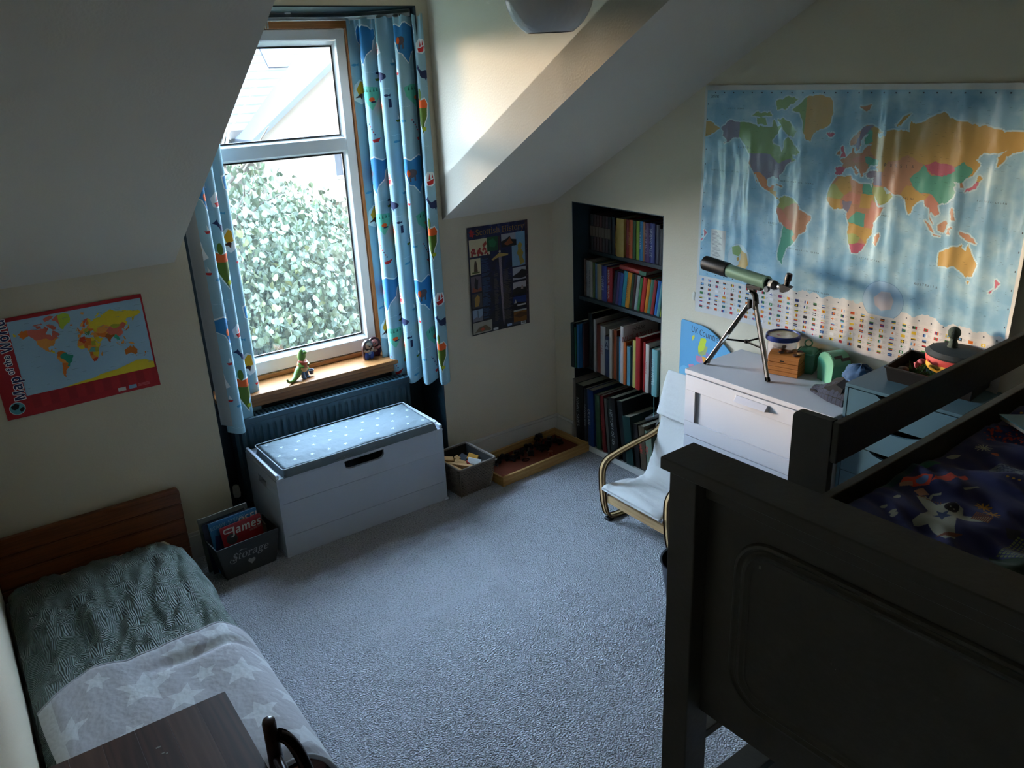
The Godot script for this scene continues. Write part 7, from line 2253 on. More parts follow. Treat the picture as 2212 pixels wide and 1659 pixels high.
# ------------------------------------------------------------------ things on the chests
func chest_items() -> void:
	var top := 0.845
	# telescope on a table tripod
	var o := thing("telescope", "small green grey telescope on a silver tripod on the white chest", "telescope", Vector3(2.49, top, -1.985))
	var bl: Material = M.black_plastic
	var green := mat("telescope_green", Color(0.44, 0.55, 0.47), 0.3, {"metallic": 0.35})
	var mb := MB.new()
	# optical axis: along -z, rising a little; built along +y then laid down
	var ax := Basis.from_euler(Vector3(-PI / 2 + 0.088, 0, 0))
	var org := Vector3(-0.010, 0.372, -0.020)
	var along := func(prof: Array, m: Material, called: String, seg := 28) -> void:
		var b := MB.new()
		b.xf = Transform3D(ax, org)
		b.lathe(prof, seg)
		obj(called, b, m, o)
	along.call([Vector2(0.0195, -0.082), Vector2(0.0245, -0.082), Vector2(0.0245, 0.110), Vector2(0.0195, 0.110)], green, "tube")
	along.call([Vector2(0.0, 0.212), Vector2(0.026, 0.212), Vector2(0.0285, 0.222), Vector2(0.0285, 0.112), Vector2(0.0275, 0.104), Vector2(0.0245, 0.104)], bl, "dew_shield")
	along.call([Vector2(0.0, -0.084), Vector2(0.0250, -0.084), Vector2(0.0255, -0.080), Vector2(0.0255, -0.074), Vector2(0.0240, -0.072)], green, "end_ring")
	along.call([Vector2(0.0, -0.128), Vector2(0.0135, -0.128), Vector2(0.0165, -0.118), Vector2(0.0175, -0.084), Vector2(0, -0.084)], bl, "focuser")
	along.call([Vector2(0.0172, -0.112), Vector2(0.0186, -0.111), Vector2(0.0186, -0.096), Vector2(0.0176, -0.095)], M.gloss_white, "label_ring", 9)
	along.call([Vector2(0.0, -0.152), Vector2(0.0115, -0.152), Vector2(0.0118, -0.142), Vector2(0.0105, -0.140), Vector2(0.0105, -0.128), Vector2(0, -0.128)], M.chrome, "draw_tube")
	mb = MB.new()
	mb.xf = Transform3D(Basis.from_euler(Vector3(0.088, 0, 0)) * Basis(Vector3(0, 0, 1), Vector3(0, 1, 0), Vector3(-1, 0, 0)), org)
	mb.prism(PackedVector2Array([Vector2(0.150, -0.013), Vector2(0.164, -0.013), Vector2(0.189, 0.012), Vector2(0.178, 0.014), Vector2(0.150, 0.014)]), -0.013, 0.013)
	obj("diagonal", mb, bl, o)
	mb = MB.new()
	mb.xf = Transform3D(Basis.from_euler(Vector3(0.088 + 0.12, 0, 0)), org + Vector3(0, -0.002, 0.166))
	mb.lathe([Vector2(0.0, 0.0), Vector2(0.0095, 0.002), Vector2(0.0095, 0.018), Vector2(0.0125, 0.020), Vector2(0.0125, 0.042), Vector2(0.010, 0.046), Vector2(0, 0.044)], 18)
	obj("eyepiece", mb, bl, o)
	for s in [-1, 1]:
		mb = MB.new()
		mb.xf = Transform3D(Basis.from_euler(Vector3(0, 0, -s * PI / 2)), org + Vector3(s * 0.014, -0.024, 0.098))
		mb.lathe([Vector2(0, 0), Vector2(0.0095, 0.0), Vector2(0.011, 0.003), Vector2(0.011, 0.009), Vector2(0.009, 0.012), Vector2(0, 0.012)], 16)
		obj("focus_knob", mb, mat("grey_knob", Color(0.34, 0.38, 0.42), 0.5), o)
	mb = MB.new().span(Vector3(-0.020, 0.331, -0.030), Vector3(0.0, 0.346, 0.042), 0.003)
	mb.span(Vector3(-0.019, 0.318, -0.022), Vector3(-0.001, 0.334, 0.010), 0.003)
	obj("saddle", mb, bl, o)
	mb = MB.new().tube([Vector3(-0.010, 0.324, -0.006), Vector3(-0.010, 0.306, 0.012), Vector3(-0.010, 0.276, 0.016)], [0.010, 0.011, 0.012], 12)
	mb.ball(Vector3(-0.010, 0.322, -0.008), Vector3(0.013, 0.010, 0.012), 12, 8)
	obj("pivot", mb, bl, o)
	obj("pivot_screw", MB.new().at(Vector3(-0.022, 0.322, -0.008), Vector3(0, 0, PI / 2)).lathe([Vector2(0.005, -0.002), Vector2(0.005, 0.003), Vector2(0, 0.004)], 10), M.chrome, o)
	mb = MB.new()
	for a in [Vector3(-0.030, 0, -0.060), Vector3(-0.020, 0, 0.050), Vector3(0.045, 0, -0.004)]:
		mb.box(Vector3(-0.010, 0.272, 0.006) + a * 0.22, Vector3(0.016, 0.036, 0.016), 0.004)
	obj("tripod_head", mb, bl, o)
	var feet := [Vector3(-0.070, 0.0, -0.164), Vector3(-0.044, 0.0, 0.123), Vector3(0.125, 0.0, -0.020)]
	var hub := Vector3(-0.008, 0.118, -0.018)
	for f in feet:
		var t: Vector3 = Vector3(-0.010, 0.268, 0.006) + (f - Vector3(-0.01, 0, 0)) * Vector3(0.10, 0, 0.10)
		var dirv: Vector3 = (f - t).normalized()
		mb = MB.new()
		var e := t + dirv * (t.distance_to(f) - 0.018)
		var side := dirv.cross(Vector3(f.z, 0, -f.x)).normalized()
		mb.band([t, t.lerp(e, 0.5), e], side, 0.0175, 0.011, 0.002)
		var leg := obj("leg", mb, M.silver, o)
		obj("foot", MB.new().band([e, f], side, 0.0195, 0.013, 0.002), bl, leg)
		var k: Vector3 = t.lerp(f, 0.56)
		obj("spreader_arm", MB.new().band([k, k.lerp(hub, 0.5), hub], Vector3.UP, 0.007, 0.004, 0.001), bl, o)
	obj("spreader_hub", MB.new().at(hub).lathe([Vector2(0, -0.006), Vector2(0.008, -0.006), Vector2(0.008, 0.006), Vector2(0, 0.006)], 12), bl, o)

	# clear tub with a blue rimmed lid
	o = thing("snack_tub", "clear plastic tub with a blue rimmed lid behind the wooden chest", "tub", Vector3(2.618, top, -1.938))
	var clear := mat("tub_plastic", Color(0.80, 0.80, 0.82, 0.28), 0.12, {"transparency": BaseMaterial3D.TRANSPARENCY_ALPHA})
	obj("body", MB.new().lathe([Vector2(0, 0.001), Vector2(0.047, 0.001), Vector2(0.050, 0.006), Vector2(0.059, 0.122), Vector2(0.062, 0.124), Vector2(0.062, 0.128), Vector2(0.0575, 0.128), Vector2(0.0485, 0.008), Vector2(0, 0.004)], 36), clear, o)
	obj("lid", MB.new().lathe([Vector2(0.0625, 0.116), Vector2(0.0655, 0.117), Vector2(0.0660, 0.132), Vector2(0.0630, 0.136), Vector2(0.0600, 0.1355), Vector2(0.058, 0.131), Vector2(0.0575, 0.1295)], 36), mat("lid_blue", Color(0.06, 0.16, 0.42), 0.35), o)
	var im := Image.create(128, 128, false, Image.FORMAT_RGB8)
	im.fill(Color(0.62, 0.55, 0.36))
	fillp(im, pv([10, 40, 70, 20, 118, 60, 80, 110, 30, 100]), Color(0.70, 0.64, 0.50))
	fillp(im, pv([50, 20, 96, 34, 90, 54, 60, 50]), Color(0.55, 0.25, 0.20))
	obj("lid_label", MB.new().grid(24, 2, func(u, v): return Vector3(cos(u * TAU) * 0.0578 * v, 0.1302, sin(u * TAU) * 0.0578 * v), 1, 1), mat("lid_print", Color.WHITE, 0.3, {"albedo_texture": tex(im)}), o)
	var bits := [Color(0.30, 0.12, 0.12), Color(0.14, 0.09, 0.10), Color(0.45, 0.30, 0.28), Color(0.24, 0.16, 0.14), Color(0.50, 0.42, 0.40), Color(0.10, 0.07, 0.09)]
	for k in 26:
		var a := rng.randf() * TAU
		var y := 0.014 + 0.072 * k / 26.0
		var rr := sqrt(rng.randf()) * 0.034
		var b := thing("tub_treat", "small dark sweet among many inside the clear tub", "treat", Vector3(2.618 + cos(a) * rr, top + y, -1.938 + sin(a) * rr), rng.randf() * TAU, "treats inside the clear tub")
		b.rotation.x = rng.randf() * 2.0
		obj("piece", MB.new().ball(Vector3.ZERO, Vector3(0.011, 0.0075, 0.009), 10, 6), mat("treat_%d" % (k % 6), bits[k % 6], 0.5), b)

	# little treasure chest
	var cw: Material = M.chest_wood
	o = thing("treasure_chest", "small slatted wooden treasure chest with a rounded lid", "box", Vector3(2.577, top, -1.880), deg_to_rad(16.0))
	var hx := 0.044
	var hz := 0.060
	for k in 3:
		obj("slat", MB.new().span(Vector3(-hx, 0.001 + k * 0.0165, -hz), Vector3(hx, 0.0170 + k * 0.0165, hz), 0.0015, 2), cw, o)
	obj("lid_front", MB.new().span(Vector3(-hx, 0.0515, -hz), Vector3(hx, 0.066, hz), 0.0015, 2), cw, o)
	var dome := PackedVector2Array([Vector2(-hx, 0.0665), Vector2(hx, 0.0665)])
	for k in 11:
		var a := k / 10.0 * PI
		dome.append(Vector2(cos(a) * hx, 0.0665 + sin(a) * 0.022))
	mb = MB.new().prism(dome, -hz, hz, 0.5)
	obj("lid_dome", mb, cw, o)
	obj("keyhole", MB.new().span(Vector3(-hx - 0.0008, 0.056, -0.012), Vector3(-hx, 0.061, 0.004), 0.0002), M.black_plastic, o)
	var shell_c := [Color(0.28, 0.14, 0.08), Color(0.60, 0.46, 0.28), Color(0.36, 0.20, 0.11), Color(0.22, 0.11, 0.07)]
	for q in [[0, -0.026, 0.040], [1, 0.022, 0.018], [2, -0.008, 0.010], [3, 0.018, 0.040], [2, 0.000, -0.022], [3, -0.022, -0.018], [1, -0.012, 0.052]]:
		var p := Vector3(q[1], 0.0665 + 0.022 * sqrt(maxf(0.0, 1.0 - pow(q[1] / hx, 2.0))) + 0.001, q[2])
		obj("lid_decoration", MB.new().ball(p, Vector3(0.014, 0.0045, 0.012), 10, 5), mat("shell_%d" % q[0], shell_c[q[0]], 0.5), o)

	# mint green canister with a ring handle
	var mint := mat("mint_enamel", Color(0.27, 0.56, 0.45), 0.4)
	o = thing("canister", "square mint green canister with a ring handled lid", "canister", Vector3(2.648, top, -1.842), deg_to_rad(20.0))
	mb = MB.new()
	var w0 := 0.031
	var w1 := 0.0385
	var hh := 0.079
	var c0 := [Vector3(-w0, 0, -w0), Vector3(w0, 0, -w0), Vector3(w0, 0, w0), Vector3(-w0, 0, w0)]
	var c1 := [Vector3(-w1, hh, -w1), Vector3(w1, hh, -w1), Vector3(w1, hh, w1), Vector3(-w1, hh, w1)]
	mb.hexa(c0 + [c1[0], c1[1], c1[2], c1[3]])
	obj("body", mb, mint, o)
	mb = MB.new()
	for q in [[-1, 0], [1, 0], [0, -1], [0, 1]]:
		mb.box(Vector3(q[0] * w1, hh + 0.0015, q[1] * w1), Vector3(0.005 if q[0] else w1 * 2 + 0.005, 0.006, 0.005 if q[1] else w1 * 2 + 0.005), 0.002)
	obj("rim", mb, mint, o)
	var lid := obj("lid", MB.new().grid(16, 8, func(u, v):
		var a: float = u * TAU
		var r: float = v * 0.033
		var sq := 1.0 / maxf(absf(cos(a)), absf(sin(a)))
		return Vector3(cos(a) * r * lerpf(1.0, sq, v), hh + 0.0005 + 0.020 * sqrt(maxf(0.0, 1.0 - v * v * 0.98)), sin(a) * r * lerpf(1.0, sq, v)), 1, 1, false, true), mint, o)
	var loop := []
	for k in 17:
		var a := k / 16.0 * TAU
		loop.append(Vector3(sin(a) * 0.0135 * 0.35, hh + 0.0345 - cos(a) * 0.0135, sin(a) * 0.0135 * 0.94))
	obj("ring", MB.new().tube(loop, 0.0027, 8, false), mint, lid)

	# mint green roll-top bin
	var mint2 := mat("mint_plastic", Color(0.32, 0.62, 0.50), 0.38)
	o = thing("roll_top_bin", "mint green roll top bread bin shaped box beside the canister", "bin", Vector3(2.635, top, -1.715), deg_to_rad(-18.0))
	# seen end-on profile (x is depth here), pushed along its length
	var pr := PackedVector2Array([Vector2(-0.040, 0.0), Vector2(0.040, 0.0), Vector2(0.045, 0.070)])
	for k in 13:
		var a := k / 12.0 * PI
		pr.append(Vector2(cos(a) * 0.0455, 0.070 + sin(a) * 0.044))
	mb = MB.new()
	mb.xf = Transform3D(Basis(Vector3(0, 0, 1), Vector3(0, 1, 0), Vector3(-1, 0, 0)), Vector3.ZERO)
	mb.prism(pr, -0.036, 0.040, 0.5)
	obj("body", mb, mint2, o)
	var arc := PackedVector2Array()
	for k in 11:
		var a := lerpf(0.15, 2.5, k / 10.0)
		arc.append(Vector2(cos(a) * 0.0475, 0.070 + sin(a) * 0.0465))
	for k in 11:
		var a := lerpf(2.5, 0.15, k / 10.0)
		arc.append(Vector2(cos(a) * 0.0450, 0.070 + sin(a) * 0.0438))
	mb = MB.new()
	mb.xf = Transform3D(Basis(Vector3(0, 0, 1), Vector3(0, 1, 0), Vector3(-1, 0, 0)), Vector3.ZERO)
	mb.prism(arc, -0.034, 0.0385, 0.5)
	obj("roll_lid", mb, mint2, o)
	mb = MB.new()
	for q in [[0.55, -0.034, 0.004], [0.80, -0.004, 0.030]]:
		var p := Vector3(0, 0.070 + sin(q[0]) * 0.0470, cos(q[0]) * 0.0478)
		mb.xf = Transform3D(Basis.from_euler(Vector3(PI / 2 - q[0], 0, 0)), p)
		mb.span(Vector3(-q[2], -0.0008, -0.006), Vector3(-q[1], 0.0012, 0.006), 0.0008)
	obj("slot", mb, bl, o)

	# folded checked towel with a blue cap on top
	im = Image.create(256, 256, false, Image.FORMAT_RGB8)
	for y in 256:
		for x in 256:
			var gx := x % 32
			var gy := y % 32
			var c := Color(0.10, 0.13, 0.20)
			if gx < 3 or gy < 3:
				c = Color(0.025, 0.03, 0.05)
			elif (x * 7 + y * 13) % 11 < 3:
				c = Color(0.24, 0.28, 0.36)
			im.set_pixel(x, y, c)
	var tm := mat("checked_cloth", Color.WHITE, 0.95, {"albedo_texture": tex(im)})
	relief(tm, noise_tex(256, 0.12, 91), 0.10, 1.0, false)
	o = thing("checked_cloth", "navy checked cloth folded on the white chest by the blue unit", "cloth", Vector3(2.50, top, -1.600), deg_to_rad(-8.0))
	var n := FastNoiseLite.new()
	n.seed = 3
	n.frequency = 1.0
	var heap := func(u: float, v: float) -> Vector3:
		# a wedge that starts flat at its tip (-z) and swells towards the blue unit
		var z := lerpf(-0.105, 0.070, v)
		var k := smoothstep(-0.02, 0.75, v)
		var half := lerpf(0.030, 0.058, minf(1.0, v * 1.6)) * (0.75 if v < 0.02 else 1.0)
		var a := (u - 0.5) * PI * 1.05
		var x := sin(a) * half
		var y := cos(a) * lerpf(0.018, 0.072, k)
		y = maxf(y, 0.0) + n.get_noise_2d(u * 6.0, v * 7.0) * 0.005 * (1.0 if absf(u - 0.5) < 0.42 else 0.0)
		return Vector3(x, maxf(y, 0.001), z)
	obj("fold", MB.new().grid(36, 40, heap, 1.0, 1.2), tm, o)
	obj("end", MB.new().grid(36, 6, func(u, v):
		var p: Vector3 = heap.call(u, 1.0)
		return Vector3(p.x * v, p.y * v, p.z), 1, 0.3), tm, o)
	obj("tip", MB.new().grid(20, 3, func(u, v):
		var p: Vector3 = heap.call(u, 0.0)
		return Vector3(p.x * v, p.y * v, p.z - 0.004 * (1.0 - v)), 1, 0.2), tm, o)
	var fl := []
	for k in 9:
		fl.append(Vector3(lerpf(-0.034, -0.046, k / 8.0), 0.010 + 0.003 * sin(k * 1.7), lerpf(-0.095, 0.06, k / 8.0)))
	obj("hem", MB.new().tube(fl, 0.004, 6), tm, o)
	obj("flap", MB.new().hexa([Vector3(-0.045, 0.040, -0.030), Vector3(0.02, 0.062, -0.034), Vector3(0.02, 0.052, 0.05), Vector3(-0.050, 0.030, 0.05), Vector3(-0.040, 0.066, 0.02), Vector3(0.02, 0.085, 0.02), Vector3(0.02, 0.080, 0.055), Vector3(-0.044, 0.060, 0.055)]), mat("cloth_dark", Color(0.035, 0.045, 0.07), 0.95), o)
	o = thing("blue_cap", "crumpled mid blue cap lying on the checked cloth", "cap", Vector3(2.545, top + 0.078, -1.552), deg_to_rad(-20.0))
	var bcol := mat("blue_cotton", Color(0.11, 0.27, 0.42), 0.8)
	obj("crown", MB.new().grid(36, 14, func(u, v):
		var a: float = u * TAU
		var r := sin(v * PI * 0.5)
		var k: float = 1.0 + n.get_noise_2d(cos(a) * 2.0 + 5.0, sin(a) * 2.0 + v * 2.0) * 0.25
		return Vector3(cos(a) * r * 0.052 * k, maxf(0.0, cos(v * PI * 0.5)) * 0.048 * k, sin(a) * r * 0.062 * k), 1, 1, false, true), bcol, o)
	obj("band", MB.new().at(Vector3(0, 0.002, 0)).tube([Vector3(0.05, 0, 0), Vector3(0.036, 0, 0.045), Vector3(0, 0, 0.062), Vector3(-0.038, 0, 0.044), Vector3(-0.052, 0, 0), Vector3(-0.036, 0, -0.045), Vector3(0, 0, -0.061), Vector3(0.036, 0, -0.044), Vector3(0.05, 0, 0)], 0.004, 6, false), bcol, o)

	# black tray garden on the blue unit
	var bt := 0.962
	o = thing("planter_tray", "black plastic tray holding a miniature garden on the blue unit", "tray", Vector3(2.588, bt, -1.298), deg_to_rad(4.0))
	o.rotation.z = 0.10
	o.position.y += 0.008
	var hx2 := 0.083
	var hz2 := 0.140
	var bm := mat("tray_black", Color(0.028, 0.028, 0.032), 0.45)
	mb = MB.new()
	mb.span(Vector3(-hx2 + 0.006, 0.0005, -hz2 + 0.006), Vector3(hx2 - 0.006, 0.004, hz2 - 0.006), 0.001)
	for s in [-1, 1]:
		mb.hexa([Vector3(s * (hx2 - 0.008), 0, -hz2 + 0.008), Vector3(s * (hx2 - 0.005), 0, -hz2 + 0.008), Vector3(s * (hx2 - 0.005), 0, hz2 - 0.008), Vector3(s * (hx2 - 0.008), 0, hz2 - 0.008), Vector3(s * (hx2 - 0.003), 0.05, -hz2), Vector3(s * hx2, 0.05, -hz2), Vector3(s * hx2, 0.05, hz2), Vector3(s * (hx2 - 0.003), 0.05, hz2)])
		mb.hexa([Vector3(-hx2 + 0.008, 0, s * (hz2 - 0.008)), Vector3(hx2 - 0.008, 0, s * (hz2 - 0.008)), Vector3(hx2 - 0.008, 0, s * (hz2 - 0.005)), Vector3(-hx2 + 0.008, 0, s * (hz2 - 0.005)), Vector3(-hx2, 0.05, s * (hz2 - 0.003)), Vector3(hx2, 0.05, s * (hz2 - 0.003)), Vector3(hx2, 0.05, s * hz2), Vector3(-hx2, 0.05, s * hz2)])
	obj("wall", mb, bm, o)
	mb = MB.new()
	for s in [-1, 1]:
		mb.span(Vector3(s * hx2 - 0.004, 0.047, -hz2 - 0.004), Vector3(s * hx2 + 0.004, 0.052, hz2 + 0.004), 0.0015)
		mb.span(Vector3(-hx2 - 0.004, 0.047, s * hz2 - 0.004), Vector3(hx2 + 0.004, 0.052, s * hz2 + 0.004), 0.0015)
	obj("rim", mb, bm, o)
	var soil := obj("soil", MB.new().grid(20, 36, func(u, v): return Vector3(lerpf(-hx2 + 0.012, hx2 - 0.012, u), 0.018 + n.get_noise_2d(u * 9.0, v * 18.0) * 0.006, lerpf(-hz2 + 0.012, hz2 - 0.012, v)), 1, 1, true), mat("soil", Color(0.06, 0.045, 0.03), 1.0), o)
	soil.set_meta("kind", "stuff")
	# moss: many short blades
	var tuft := MB.new()
	for k in 7:
		var a := rng.randf() * TAU
		var l := rng.randf_range(0.006, 0.012)
		var dv := Vector3(cos(a), 0, sin(a))
		var sd := Vector3(-dv.z, 0, dv.x) * 0.0009
		tuft.face([sd, -sd, dv * l * 0.8 + Vector3(0, l * 0.7, 0)], Vector3(dv.x * -0.5, 0.8, dv.z * -0.5).normalized())
	var mm := MultiMesh.new()
	mm.transform_format = MultiMesh.TRANSFORM_3D
	mm.mesh = tuft.mesh()
	mm.instance_count = 420
	for k in 420:
		var p := Vector3(rng.randf_range(-0.066, 0.045), 0.0, rng.randf_range(-0.060, 0.118))
		p.y = 0.020 + 0.022 * exp(-pow((p.x + 0.01) / 0.05, 2.0)) + rng.randf() * 0.004
		mm.set_instance_transform(k, Transform3D(Basis.from_euler(Vector3(rng.randf_range(-0.5, 0.5), rng.randf() * TAU, 0)).scaled(Vector3.ONE * rng.randf_range(0.8, 1.4)), p))
	var mo := MultiMeshInstance3D.new()
	mo.name = numbered("moss")
	mo.multimesh = mm
	mo.material_override = mat("moss_green", Color(0.16, 0.34, 0.07), 0.9)
	add_child(mo)
	mo.transform = o.transform
	tag(mo, "bright green moss bed in the black tray garden", "moss", "", "stuff")
	obj("pebble_bed", MB.new().ball(Vector3(-0.01, 0.014, 0.02), Vector3(0.055, 0.022, 0.09), 20, 10), mat("soil_mound", Color(0.07, 0.08, 0.03), 1.0), o)
	var st := thing("stone", "smooth brown stone in the corner of the tray garden", "stone")
	st.transform = o.transform * Transform3D(Basis.from_euler(Vector3(0, 0.4, 0)), Vector3(-0.048, 0.030, -0.098))
	obj("pebble", MB.new().ball(Vector3.ZERO, Vector3(0.017, 0.019, 0.021), 16, 10), mat("pebble_brown", Color(0.27, 0.21, 0.155), 0.6), st)
	st = thing("stone", "flat pale grey pebble at the front of the tray garden", "stone")
	st.transform = o.transform * Transform3D(Basis.IDENTITY, Vector3(-0.062, 0.030, -0.056))
	obj("pebble", MB.new().ball(Vector3.ZERO, Vector3(0.012, 0.005, 0.009), 14, 8), mat("pebble_grey", Color(0.40, 0.43, 0.42), 0.5), st)
	# pink flower with two blade leaves
	var fw := thing("flower", "pink paper like flower with green leaves in the tray garden", "flower")
	fw.transform = o.transform * Transform3D(Basis.IDENTITY, Vector3(-0.045, 0.020, -0.066))
	var pink := mat("petal_pink", Color(0.72, 0.36, 0.40), 0.7)
	for k in 4:
		var a := k * TAU / 4 + 0.5
		obj("petal", MB.new().at(Vector3(0.0, 0.052, 0.018) + Vector3(cos(a) * 0.010, sin(a) * 0.009, sin(a) * 0.009), Vector3(a * 0.5, a, 0.4)).ball(Vector3.ZERO, Vector3(0.0125, 0.005, 0.011), 12, 8), pink, fw)
	obj("stem", MB.new().tube([Vector3.ZERO, Vector3(0, 0.025, 0.010), Vector3(0, 0.050, 0.018)], 0.0016, 6), M.moss_green, fw)
	for q in [[-0.35, 0.070, -0.015], [0.9, 0.034, 0.022], [-1.1, 0.030, -0.002]]:
		var tip := Vector3(-0.012 * absf(q[0]), q[1], q[2])
		obj("leaf", MB.new().grid(4, 8, func(u, v):
			var p := Vector3.ZERO.lerp(tip, v) + Vector3(0, 0.010 * sin(v * PI) * signf(q[0]), 0)
			return p + Vector3(0.3, 0, 1).normalized() * (u - 0.5) * 0.013 * sin(minf(v * 1.15 + 0.12, 1.0) * PI), 1, 1), mat("flower_leaf", Color(0.12, 0.24, 0.08), 0.5), fw)
	# little painted house: striped wall, dark roof
	var ho := thing("toy_house", "painted clay roundhouse with rainbow walls in the tray garden", "toy")
	ho.transform = o.transform * Transform3D(Basis.IDENTITY, Vector3(0.020, 0.020, 0.040)).scaled_local(Vector3(1.3, 1.6, 1.15))
	var cols := [Color(0.07, 0.23, 0.30), Color(0.10, 0.30, 0.36), Color(0.72, 0.52, 0.10), Color(0.78, 0.60, 0.16), Color(0.70, 0.20, 0.17), Color(0.74, 0.25, 0.24)]
	for k in 3:
		var rr: float = [0.0440, 0.0455, 0.0470][k]
		var y0 := k * 0.0165
		obj(["blue_band", "yellow_band", "red_band"][k], MB.new().grid(60, 6, func(u, v):
			var a: float = u * TAU
			var wob: float = n.get_noise_2d(cos(a) * 5.0 + k * 7.0, sin(a) * 5.0) * 0.006
			return Vector3(cos(a) * (rr + sin(v * PI) * 0.0022 + n.get_noise_2d(a * 6.0, v * 3.0) * 0.001) * 0.95, y0 + v * 0.0165 + wob * (v if k < 2 else 1.0 - v), sin(a) * rr * 1.75 * (1.0 + sin(v * PI) * 0.03)), 1, 1, false, true), mat("house_band_%d" % k, cols[k * 2 + 1], 0.6), ho)
	obj("roof", MB.new().lathe([Vector2(0.050, 0.048), Vector2(0.051, 0.052), Vector2(0.044, 0.060), Vector2(0.02, 0.064), Vector2(0, 0.065)], 40), mat("house_roof", Color(0.10, 0.15, 0.165), 0.7), ho).scale = Vector3(0.98, 1, 1.70)
	obj("doorway", MB.new().at(Vector3(-0.0405, 0.014, 0.004), Vector3(0, 0.05, 0)).box(Vector3.ZERO, Vector3(0.010, 0.030, 0.026), 0.002), mat("doorway_dark", Color(0.02, 0.015, 0.015), 0.9), ho)
	# clay figure on the roof
	var fg := thing("clay_figure", "grey green clay mushroom figure on the toy house roof", "figurine")
	fg.transform = o.transform * Transform3D(Basis.IDENTITY, Vector3(0.024, 0.1240, 0.022))
	var clay := mat("clay", Color(0.21, 0.27, 0.245), 0.8)
	relief(clay, noise_tex(128, 0.05, 93), 0.2, 14.0)
	obj("stalk", MB.new().lathe([Vector2(0, 0), Vector2(0.017, 0.0), Vector2(0.014, 0.010), Vector2(0.010, 0.022), Vector2(0.012, 0.034), Vector2(0, 0.034)], 18), clay, fg)
	obj("head", MB.new().ball(Vector3(0, 0.047, 0), Vector3(0.0195, 0.0205, 0.0195), 20, 14), clay, fg)

	# ---- window sill
	var dy := 0.6105
	o = thing("dinosaur_figure", "green toy dinosaur in an orange top holding a bucket on the window sill", "figurine", Vector3(1.333, dy, -3.742), deg_to_rad(25.0))
	var gr := mat("dino_green", Color(0.36, 0.48, 0.14), 0.45)
	mb = MB.new()
	mb.tube(smooth_path([Vector3(0, 0.060, 0), Vector3(-0.022, 0.044, -0.004), Vector3(-0.050, 0.020, -0.004), Vector3(-0.080, 0.010, 0.0), Vector3(-0.108, 0.016, 0.006), Vector3(-0.118, 0.034, 0.008)], 5), [0.022, 0.022, 0.021, 0.021, 0.020, 0.020, 0.019, 0.018, 0.017, 0.016, 0.015, 0.014, 0.013, 0.012, 0.011, 0.010, 0.009, 0.008, 0.007, 0.007, 0.006, 0.006, 0.005, 0.005, 0.004, 0.003], 14)
	obj("tail", mb, gr, o)
	mb = MB.new().lathe([Vector2(0, 0.036), Vector2(0.018, 0.038), Vector2(0.026, 0.052), Vector2(0.026, 0.068), Vector2(0.020, 0.084), Vector2(0.014, 0.092), Vector2(0, 0.094)], 20)
	obj("body", mb, mat("dino_top", Color(0.78, 0.42, 0.24), 0.5), o)
	mb = MB.new()
	mb.tube(smooth_path([Vector3(0, 0.088, 0), Vector3(0.002, 0.102, 0.0), Vector3(0.004, 0.118, 0.001), Vector3(0.006, 0.136, 0.004), Vector3(0.010, 0.142, 0.010)], 4), [0.013, 0.014, 0.015, 0.017, 0.019, 0.020, 0.021, 0.021, 0.020, 0.019, 0.018, 0.017, 0.016, 0.014, 0.013, 0.011, 0.009], 16)
	mb.ball(Vector3(0.008, 0.130, 0.016), Vector3(0.012, 0.010, 0.012), 12, 8)
	obj("head", mb, gr, o)
	obj("snout_tip", MB.new().ball(Vector3(0.010, 0.140, 0.004), Vector3(0.0165, 0.008, 0.015), 14, 8), mat("dino_pale", Color(0.72, 0.74, 0.66), 0.4), o)
	for s in [-1, 1]:
		obj("eye", MB.new().ball(Vector3(0.008 + s * 0.012, 0.128, 0.018), Vector3(0.0028, 0.0028, 0.0028), 8, 6), M.black_plastic, o)
		obj("arm", MB.new().tube([Vector3(s * 0.020, 0.080, 0.004), Vector3(s * 0.026, 0.070, 0.016), Vector3(s * 0.014, 0.066, 0.026)], [0.008, 0.007, 0.006], 10), gr, o)
		obj("trouser_leg", MB.new().tube([Vector3(s * 0.010, 0.044, 0.006), Vector3(s * 0.011, 0.022, 0.010), Vector3(s * 0.012, 0.006, 0.010)], [0.011, 0.010, 0.0105], 12), mat("dino_blue", Color(0.36, 0.48, 0.60), 0.5), o)
		obj("shoe", MB.new().ball(Vector3(s * 0.013, 0.006, 0.016), Vector3(0.009, 0.006, 0.014), 12, 8), M.dino_blue, o)
	obj("scarf", MB.new().tube(smooth_path([Vector3(0.018, 0.086, 0.010), Vector3(0.006, 0.080, 0.024), Vector3(-0.012, 0.084, 0.018), Vector3(-0.018, 0.090, 0.0)], 4), 0.006, 8), mat("dino_scarf", Color(0.80, 0.34, 0.22), 0.5), o)
	obj("hem", MB.new().lathe([Vector2(0.020, 0.036), Vector2(0.027, 0.046), Vector2(0.0285, 0.056), Vector2(0.026, 0.058)], 20), mat("dino_yellow", Color(0.82, 0.66, 0.40), 0.5), o)
	mb = MB.new().at(Vector3(0.040, 0.010, 0.016)).lathe([Vector2(0, 0.0), Vector2(0.010, 0.0), Vector2(0.0135, 0.022), Vector2(0.0115, 0.022), Vector2(0.009, 0.003), Vector2(0, 0.003)], 18)
	obj("bucket", mb, mat("dino_bucket", Color(0.30, 0.34, 0.42), 0.4), o)
	obj("grass_tuft", MB.new().tube(smooth_path([Vector3(0.018, 0.05, -0.004), Vector3(0.034, 0.034, -0.006), Vector3(0.048, 0.024, -0.004)], 3), [0.012, 0.012, 0.012, 0.011, 0.010, 0.008, 0.005], 10), gr, o)
